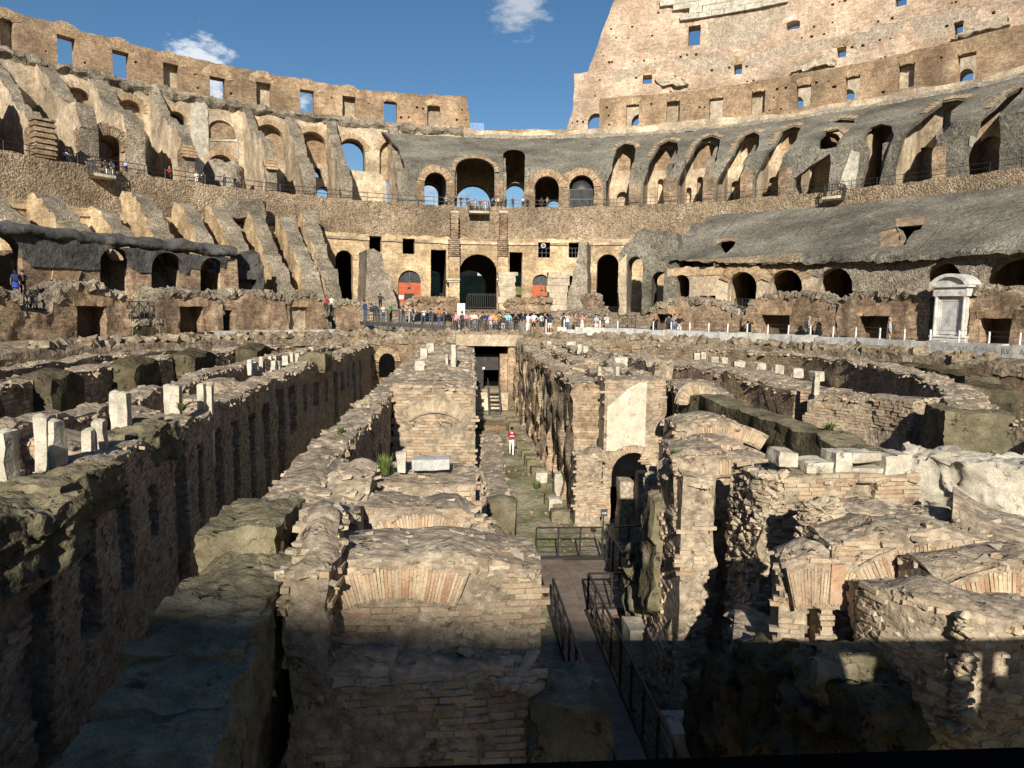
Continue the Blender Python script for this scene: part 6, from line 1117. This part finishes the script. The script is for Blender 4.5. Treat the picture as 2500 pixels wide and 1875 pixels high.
for k,zz in enumerate((2.05,1.9,1.75,1.6)): mb.box(c[0]-.27,c[0]-.22,c[1]-.066,c[1]-.061,zz-.03,zz+.03); mb.box(c[0]-.15,c[0]+(.2 if k%2 else .12),c[1]-.066,c[1]-.061,zz-.012,zz+.012)
mb.build('sign_marks',[MT['gmetal']],si)
for i,(c,x0,x1,y,e,lab) in enumerate((('D',818,946,855,3.,'between two podium ruins on the left'),('D',155,236,800,3.6,'beside the embracing couple at far left'),('E',475,560,650,4.5,'high between two podium ruins on the right'),('E',945,1086,735,3.5,'behind the woman in the black dress'),('p2',1670,1920,480,5.,'behind the visitors right of the red screen'),('B',1840,1948,1560,2.6,'at the left end of the right podium ruins'))):
    ta_,tb_=thx(c,x0,y,e),thx(c,x1,y,e); z=max(-.35,onE(c,(x0+x1)/2,y,cst(e))[1]); xrail('iron_gate',[ell(q,e,z) for q in np.linspace(ta_,tb_,3)],1.15,'small crossed iron railing gate '+lab,'gate','crossed iron gates')
# gallery gate in the fifth central arch
mb=MB(); u0,u1,z0,z1=rectuz(cst(28.2),'B',1530,1680,680,790)
for k in range(22): p=smap(cst(28.2),[u0+(u1-u0)*k/21],[14.],0)[0]; mb.bar(p,[p[0],p[1],z1],.03)
for z in (14.2,15.4,z1): mb.bar(smap(cst(28.2),[u0],[z],0)[0],smap(cst(28.2),[u1],[z],0)[0],.05)
uc=(u0+u1)/2; r=(u1-u0)*.42; kk=uzmap_k(cst(28.2),uc,16)
for k in range(17): t=math.pi*k/16; mb.bar(smap(cst(28.2),[uc],[z1],0)[0],smap(cst(28.2),[uc+r*math.cos(t)],[z1+r/kk*math.sin(t)],0)[0],.025)
mb.build('arched_gate',[MT['gmetal']],label='grey iron gate with a fan top in an upper gallery arch',cat='gate')
# blue glass fence on the skyline platform
mb=MB(); ta_,tb_=thx('B',900,350,42.8),thx('B',988,350,42.8)
sweep(mb,ta_,tb_,[(42.6,26.6),(42.6,28.2)],4); mb.build('skyline_guard',[flat('blue_glass_guard',(.12,.22,.4),.2)],label='blue guard fence of the skyline platform at the attic wall end',cat='fence')
# rubble chunk on the left gallery, top fragment on the ring wall
q=onE('A',1420,1120,cst(33.)); blob('rubble_lump',tuple(ell(q[0],33.,15.6)),(2.,2.,2.2),'rubble','rounded rubble lump inside the lower left sky arch','ruin',None,15,.4,rnd=.7,sc_=1.2)
q=onE('A',1520,1330,cst(25.)); blob('rubble_fragment',tuple(ell(q[0],24.6,q[1])),(2.3,1.,1.1),'grub','ragged concrete fragment clinging under the left ring wall','ruin',None,13,.25,rz=-q[0],sc_=.9)
# foreground platform rail (the viewer leans over it) plus added unseen boards that shade the lower right
fr=empty('platform_rail',(2,1,0),'dark wooden platform rail across the bottom of the picture','railing')
def fpart(name,mat,fn): mb=MB(); fn(mb); o=mb.build(name,[MT[mat]]); o.parent=fr; o.location=-Vector(fr.location); return o
ra_=atZ('L',1150,1648,1.1); rb_=atZ('L',2212,1614,1.1); dv_=(rb_-ra_)/np.linalg.norm(rb_-ra_); p0=ra_-dv_*3.; p1=rb_+dv_*9
fpart('hand_rail','black',lambda m:m.bar(p0+[0,-.07,-.03],p1+[0,-.07,-.03],.07,0,.03))
def on_rail(X): return ra_+dv_*((X-ra_[0])/dv_[0])
gaps=[(4.05,4.45,.95,.6),(5.17,5.26,.95,.66),(5.42,5.52,.95,.25),(5.68,5.82,.95,.68)]  # slots shaped to let streaks of sun through the added boards
xs=[1.95]
def brd(x0,x1,z0,z1): a,b=on_rail(x0),on_rail(x1); fpart('shadow_board','black',lambda m:m.bar((a[0],a[1]-.09,(z0+z1)/2),(b[0],b[1]-.09,(z0+z1)/2),.012,0,(z1-z0)/2))
cur=1.95
for g0,g1,zt_,zb_ in gaps: brd(cur,g0,-.55,1.06); brd(g0,g1,-.55,zb_); brd(g0,g1,zt_,1.06); cur=g1
brd(cur,13.,-.55,1.06)
for X in (-1.4,.4,1.9,5.6,7.8,9.8): q=on_rail(X); fpart('rail_post','black',lambda m:m.bar((q[0],q[1]-.09,-.2),(q[0],q[1]-.09,1.06),.04))
pd=MB(); pd.box(-24,28,-24,.5,-.32,-.12); props(pd.build('platform_floor',[MT['deck']]),kind='structure')
# ---------------------------------------------------------------- people
import bmesh
def body(pose,longhair=False,skirt=False):
    """one continuous skinned body facing -Y; returns mesh with zones 0 skin 1 hair 2 top 3 bottom 4 shoes"""
    V={};E_=[];Rr={}
    def j(n,p,r): V[n]=p; Rr[n]=r
    j('pel',(0,.0,.95),(.155,.115));j('bel',(0,-.015,1.1),(.14,.11));j('che',(0,-.01,1.28),(.165,.115));j('nb',(0,.01,1.43),(.085,.07));j('nk',(0,.0,1.5),(.052,.055));j('hd',(0,-.02,1.585),(.078,.095));j('ht',(0,-.01,1.675),(.07,.085))
    arms={'stand':((.25,.04,1.14),(.265,-.05,.9)),'phone':((.27,-.12,1.18),(.1,-.3,1.38)),'hip':((.36,.1,1.17),(.2,-.02,1.0)),'walk':((.23,.14,1.16),(.25,.1,.93)),'up':((.33,-.1,1.5),(.14,-.12,1.68)),'fold':((.26,-.04,1.14),(.06,-.2,1.12))}
    L=arms[pose]; Rm=arms['stand'] if pose in('up',) else (((.23,-.1,1.17),(.25,-.26,.98)) if pose=='walk' else L)
    for sg,(el,wr),nm in ((1,L,'l'),(-1,Rm,'r')):
        j('sh'+nm,(sg*.165,.01,1.38),(.065,.065)); j('el'+nm,(sg*el[0],el[1],el[2]),(.043,.043)); j('wr'+nm,(sg*wr[0],wr[1],wr[2]),(.03,.028))
        d=np.array(wr)-np.array(el); d=d/np.linalg.norm(d)*.1; j('ha'+nm,(sg*(wr[0]+d[0]),wr[1]+d[1],wr[2]+d[2]),(.036,.02))
        st=.2 if pose=='walk' else .0; s2=sg*st
        j('hp'+nm,(sg*.09,0,.88),(.1,.1)); j('kn'+nm,(sg*.1,-.03-s2*.5,.5),(.068,.07)); j('an'+nm,(sg*.105,.03-s2,.1),(.043,.047)); j('to'+nm,(sg*.12,-.12-s2,.045),(.042,.035))
        E_+= [('che','sh'+nm),('sh'+nm,'el'+nm),('el'+nm,'wr'+nm),('wr'+nm,'ha'+nm),('pel','hp'+nm),('hp'+nm,'kn'+nm),('kn'+nm,'an'+nm),('an'+nm,'to'+nm)]
    E_+=[('pel','bel'),('bel','che'),('che','nb'),('nb','nk'),('nk','hd'),('hd','ht')]
    ks=list(V); me=bpy.data.meshes.new('sk'); me.from_pydata([V[k] for k in ks],[(ks.index(a),ks.index(b)) for a,b in E_],[]); o=bpy.data.objects.new('sk',me); COL.objects.link(o)
    md=o.modifiers.new('s','SKIN'); sv=me.skin_vertices[0].data
    for i,k in enumerate(ks): sv[i].radius=Rr[k]; sv[i].use_root=(k=='pel')
    md.use_smooth_shade=True; sb=o.modifiers.new('u','SUBSURF'); sb.levels=1; sb.render_levels=1
    dg=bpy.context.evaluated_depsgraph_get(); m2=bpy.data.meshes.new_from_object(o.evaluated_get(dg)); bpy.data.objects.remove(o); m2.name='person_body'
    bm=bmesh.new(); bm.from_mesh(m2)
    def tube(pts,rs,n=5):
        rings=[]
        for i,(p,r) in enumerate(zip(pts,rs)):
            d=np.array(pts[min(i+1,len(pts)-1)])-np.array(pts[max(i-1,0)]); d=d/(np.linalg.norm(d)+1e-9); u=np.cross(d,[.3,.5,.8]); u/=np.linalg.norm(u); w_=np.cross(d,u)
            rings.append([bm.verts.new(np.array(p)+(u*math.cos(t)+w_*math.sin(t))*r) for t in np.arange(n)*6.283/n])
        for a,b in zip(rings[:-1],rings[1:]):
            for i in range(n): bm.faces.new((a[i],a[(i+1)%n],b[(i+1)%n],b[i]))
        bm.faces.new(rings[-1]); bm.faces.new(rings[0][::-1])
    for nm,sg in (('l',1),('r',-1)):     # five bent fingers per hand, nose, ears
        h=np.array(V['ha'+nm]); d=h-np.array(V['wr'+nm]); d/=np.linalg.norm(d); s=np.cross(d,[0,1,0]); s/=np.linalg.norm(s)+1e-9; c=np.array([0,-1.,0])
        for k,(off,ln) in enumerate(((-.027,.06),(-.009,.075),(.009,.07),(.026,.055))): tube([h+s*off+d*.01,h+s*off+d*(.02+ln*.5)+c*.006,h+s*off+d*(.015+ln)+c*.025],[.0095,.0085,.006])
        tube([h-s*.03*sg-d*.03,h-s*.055*sg+c*.015,h-s*.05*sg+d*.03+c*.03],[.011,.01,.007])
        tube([(sg*.075,-.01,1.565),(sg*.09,.0,1.6),(sg*.08,.005,1.625)],[.012,.016,.01])
    tube([(0,-.1,1.615),(0,-.128,1.585),(0,-.11,1.575)],[.01,.016,.012])
    if longhair: tube([(0,.03,1.66),(0,.09,1.56),(0,.11,1.42),(0,.1,1.28)],[.09,.1,.095,.05],8)
    else: tube([(0,.0,1.63),(0,.015,1.7),(0,.01,1.755)],[.098,.1,.05],9)
    if skirt:
        rr=[]
        for z,r in ((1.02,.15),(.85,.19),(.58,.24)): rr.append([bm.verts.new((r*math.cos(t),r*.8*math.sin(t),z)) for t in np.arange(12)*6.283/12])
        for a,b in zip(rr[:-1],rr[1:]):
            for i in range(12): bm.faces.new((a[i],b[i],b[(i+1)%12],a[(i+1)%12]))
    bm.to_mesh(m2); bm.free()
    segs=[(np.array(V[a]),np.array(V[b]),a,b) for a,b in E_]
    zone=[]; CC=np.array([f.center[:] for f in m2.polygons]); D_=[]
    for a,b,na,nb in segs: t_=np.clip(((CC-a)@(b-a))/((b-a)@(b-a)),0,1); D_.append(np.linalg.norm(CC-a-t_[:,None]*(b-a),axis=1))
    D_=np.array(D_); BI=D_.argmin(0)
    for fi in range(len(CC)):
        c=CC[fi]; bd=D_[BI[fi],fi]; best=(segs[BI[fi]][2],segs[BI[fi]][3],0)
        na,nb,t=best; z=2
        if nb in('hd','ht'): z=1 if (c[2]>1.66 or (c[1]>.01 and c[2]>1.55) or (longhair and c[1]>.03)) else 0
        elif nb=='nk': z=0
        elif nb.startswith('el'): z=2
        elif nb[:2] in('wr','ha'): z=0
        elif nb.startswith('hp') or nb.startswith('kn'): z=3
        elif nb.startswith('an'): z=5
        elif nb.startswith('to'): z=4
        elif nb=='bel': z=3 if c[2]<1.0 else 2
        if longhair and c[1]>.04 and 1.26<c[2]<1.72 and abs(c[0])<.1 and bd>.05 and nb in('nk','hd','ht','nb','che','bel') and c[1]>.1: z=1
        zone.append(z)
    m2.materials.clear()
    for k in range(6): m2.materials.append(MT['white'])
    for i,f in enumerate(m2.polygons): f.material_index=zone[i]; f.use_smooth=True
    return m2
POSES={}
def getbody(p,l,s):
    if (p,l,s) not in POSES: POSES[(p,l,s)]=body(p,l,s)
    return POSES[(p,l,s)]
PC={'white':(.72,.71,.68),'black':(.015,.015,.017),'grey':(.25,.25,.26),'navy':(.03,.045,.1),'light blue':(.3,.45,.62),'blue':(.04,.07,.3),'jeans':(.1,.16,.26),'beige':(.5,.42,.3),'green':(.02,.28,.1),'orange':(.5,.13,.06),'pink':(.62,.3,.34),'red':(.5,.03,.05),'cream':(.65,.58,.45),'brown':(.16,.09,.05),'yellow':(.6,.42,.08),'pale green':(.4,.56,.48),'cyan':(.2,.5,.55),'olive':(.14,.13,.07),'dark red':(.3,.02,.04),'dark':(.05,.05,.055)}
PM={}
def pm(c):
    if c not in PM: PM[c]=flat('cloth_'+c.replace(' ','_'),PC[c],.85,0,.1)
    return PM[c]
SKIN=[flat('skin_%d'%i,c,.6,0,.3) for i,c in enumerate(((.5,.3,.2),(.42,.24,.15),(.2,.1,.06)))]
HAIR=[flat('hair_%s'%n,c,.7,0,.2) for n,c in (('dark',(.015,.012,.01)),('brown',(.06,.035,.02)),('blond',(.4,.28,.12)),('grey',(.35,.33,.3)))]
def person(loc,h,top,bot,pose,face,label,grp,lh=False,skirt=False,shorts=False,hair=None,skin=None,shoes='dark'):
    me=getbody(pose,lh,skirt); o=bpy.data.objects.new('person',me); COL.objects.link(o); o.location=loc; s=h/1.75; o.scale=(s,s,s); o.rotation_euler=(0,0,face)
    sk=SKIN[random.choice([0,0,1]) if skin is None else skin]
    for i,m in enumerate((sk,HAIR[random.choice([0,0,1,1,2]) if hair is None else hair],pm(top),pm(bot),pm(shoes),sk if shorts else pm(bot))): o.material_slots[i].link='OBJECT'; o.material_slots[i].material=m
    return props(o,label,'person',grp)
BP_=[]
for c_ in ('navy','dark'):
    o_=blob('backpack_shape',(0,0,0),(.15,.09,.22),'black',None,n=7,amp=.01,rnd=.45); o_.data.materials.clear(); o_.data.materials.append(pm(c_)); BP_.append(o_.data); bpy.data.objects.remove(o_)
def face_cam(p,extra=0.): return math.atan2(p[0],p[1])*-1+extra   # -Y front turned towards the viewer
def crowd(lst,e,zf,grp,where,away=.3):
    lst=sorted(lst,key=lambda q:px(q[0],q[1],0)[0])
    for i,q in enumerate(lst):
        c,x,yh,top,bot=q[:5]; kw=dict(q[5]) if len(q)>5 else {}
        ee=kw.pop('e',e); zz=kw.pop('z',None); th,zh=onE(c,x,yh,cst(ee)); z0=(zz if zz is not None else (zf(th) if callable(zf) else zf)); h=min(1.92,max(1.5,zh-z0)); p=ell(th,ee,z0)
        pose=kw.pop('pose',random.choice(['stand','stand','fold','phone','hip'])); turn=kw.pop('turn',math.pi if random.random()<away else random.uniform(-.6,.6))
        lab='person in %s top and %s%s, %s from left %s'%(top,bot,' skirt' if kw.get('skirt') else (' shorts' if kw.get('shorts') else ('' if bot=='jeans' else ' trousers')),ORD[i],where)
        g=person(p,h,top,bot,pose,face_cam(p,turn),lab,grp,**kw)
        if i%4==1 or abs(turn)>2.7:
            b=bpy.data.objects.new('backpack',BP_[i%2]); COL.objects.link(b); b.parent=g; b.location=(0,.17,1.2)
S_=dict
crowd([('p1',610,172,'grey','jeans'),('p1',700,222,'white','beige',S_(turn=3.)),('p1',745,205,'dark','black'),('p1',790,240,'grey','jeans',S_(lh=True,turn=2.8)),('p1',860,232,'cream','jeans'),('p1',820,150,'black','black',S_(pose='up',e=4.,z=1.5)),('p1',960,208,'green','black',S_(turn=1.)),('p1',1130,255,'white','jeans',S_(turn=2.9)),('p1',1222,265,'beige','white'),('p1',1258,250,'white','white',S_(e=3.)),('p1',1410,290,'white','jeans',S_(lh=True)),('p1',1500,293,'pale green','jeans',S_(turn=3.1)),('p1',1615,285,'orange','jeans',S_(turn=2.5)),('p1',1685,295,'white','black',S_(turn=2.9,e=3.)),('p1',1800,315,'brown','black',S_(lh=True))],2.3,rampz,'visitors on the ramp','on the grey ramp',.4)
crowd([('p1',1842,325,'pink','dark'),('p1',1925,325,'pink','dark',S_(turn=3.)),('p2',95,330,'pink','dark',S_(e=2.6)),('p2',180,300,'cream','dark',S_(e=3.)),('p2',215,312,'white','grey'),('p2',285,303,'brown','dark',S_(e=3.2,lh=True)),('p2',325,310,'beige','olive',S_(e=3.)),('p2',380,303,'navy','dark',S_(e=2.4)),('p2',460,293,'yellow','jeans',S_(e=3.4)),('p2',437,350,'pink','white',S_(lh=True)),('p2',540,280,'white','beige',S_(e=4.)),('p2',505,365,'yellow','dark'),('p2',556,350,'black','black',S_(pose='phone')),('p2',602,368,'dark','white'),('p2',642,330,'cyan','dark',S_(e=2.8)),('p2',677,330,'light blue','jeans',S_(e=3.)),('p2',770,345,'black','black',S_(lh=True)),('p2',870,335,'navy','grey',S_(turn=-.8))],1.5,-.4,'visitors on the platform','on the platform',.25)
crowd([('p2',935,350,'white','white',S_(lh=True)),('p2',1015,303,'white','black',S_(pose='hip',shorts=True,turn=0.,hair=0)),('p2',1115,350,'pale green','dark',S_(shorts=True,turn=2.6)),('p2',1165,340,'black','black',S_(pose='phone',shorts=True,turn=0.)),('p2',1230,360,'black','white',S_(shorts=True,lh=True)),('p2',1415,350,'white','dark'),('p2',1470,345,'white','jeans',S_(lh=True,hair=0)),('p2',1580,345,'grey','olive',S_(skirt=True,turn=1.2,lh=True)),('p2',1668,365,'pink','white',S_(lh=True,turn=0.)),('p2',1860,370,'light blue','white',S_(pose='fold')),('p2',2005,360,'white','grey',S_(pose='phone',turn=.2))],1.9,-.36,'visitors right of the platform','right of the platform')
crowd([('p3',258,175,'black','black',S_(lh=True,hair=2)),('p3',338,166,'grey','dark'),('p3',374,166,'grey','jeans',S_(pose='up')),('p3',405,170,'black','white',S_(shorts=True)),('p3',838,186,'black','black',S_(lh=True,hair=2,turn=.7)),('p8',245,146,'grey','dark',S_(turn=1.3,hair=2)),('p8',320,158,'black','black',S_(lh=True,skirt=True,shorts=True,turn=0.)),('p8',872,163,'light blue','beige',S_(shorts=True,turn=1.6,pose='stand',hair=3))],2.0,-.36,'visitors on the right rim','on the right rim')
crowd([('p4',158,140,'light blue','dark'),('p4',232,140,'black','black'),('p4',272,145,'black','dark'),('p4',320,166,'dark','dark'),('p4',525,165,'white','dark'),('p4',560,160,'cream','dark'),('p4',582,165,'brown','dark'),('p4',618,155,'light blue','dark'),('p4',673,180,'dark','dark'),('p4',750,170,'white','dark'),('p4',788,170,'black','dark'),('p4',895,170,'black','dark'),('p4',940,160,'grey','dark',S_(pose='phone'))],26.8,14.03,'visitors on the central gallery','on the facade gallery',.2)
crowd([('p4',350,165,'grey','dark'),('p4',382,155,'beige','beige'),('p4',420,165,'brown','grey',S_(lh=True)),('p4',458,170,'pink','white',S_(lh=True))],25.3,13.46,'visitors on the central balcony','on the central balcony',0)
crowd([('p5',140,70,'white','dark'),('p5',165,65,'dark','dark'),('p5',488,98,'light blue','dark'),('p5',738,135,'red','dark',S_(pose='phone',turn=0.)),('p5',893,163,'white','white',S_(lh=True)),('p5',933,168,'white','dark',S_(pose='phone')),('p5',1053,198,'white','dark'),('p5',1113,180,'black','dark'),('p5',1130,182,'grey','dark')],26.8,14.03,'visitors on the left gallery','on the left gallery',.2)
crowd([('p5',305,80,'dark','dark'),('p5',368,82,'orange','white',S_(turn=3.)),('p5',405,92,'white','white',S_(turn=2.9))],25.3,13.46,'visitors on the left balcony','on the left balcony',0)
crowd([('B',915,277,'grey','dark'),('B',945,275,'white','dark')],42.9,26.6,'visitors on the skyline','on the skyline platform',0)
crowd([('p7',160,88,'blue','blue',S_(lh=True,skirt=True,turn=3.1,pose='stand',hair=0)),('p7',232,63,'black','black',S_(turn=2.8,pose='fold'))],4.6,2.05,'couple at the far left','of the couple at far left',0)
crowd([('p1',160,152,'white','black'),('p1',95,200,'red','dark')],5.,1.2,'visitors on the left steps','on the left steps',0)
crowd([('D',1312,660,'cream','dark'),('D',1240,682,'dark','dark'),('D',345,660,'dark','dark')],7.2,1.2,'visitors behind the left podium','behind the left podium',0)
p=atZ('N',825,970,ZF+.05); g=person(p,1.7,'dark red','white','walk',math.pi-.15,'person in dark red shirt and white trousers walking along the corridor',None,hair=0,skin=1,shoes='white')
mb=MB(); mb.box(p[0]-.07,p[0]+.07,p[1]-.165,p[1]-.15,ZF+1.38,ZF+1.44); mb.box(p[0]-.12,p[0]+.12,p[1]-.165,p[1]-.15,ZF+1.24,ZF+1.27); mb.box(p[0]-.1,p[0]+.13,p[1]-.165,p[1]-.15,ZF+1.19,ZF+1.215)
o=mb.build('shirt_print',[MT['white']]); o.parent=g; o.matrix_parent_inverse=g.matrix_basis.inverted()
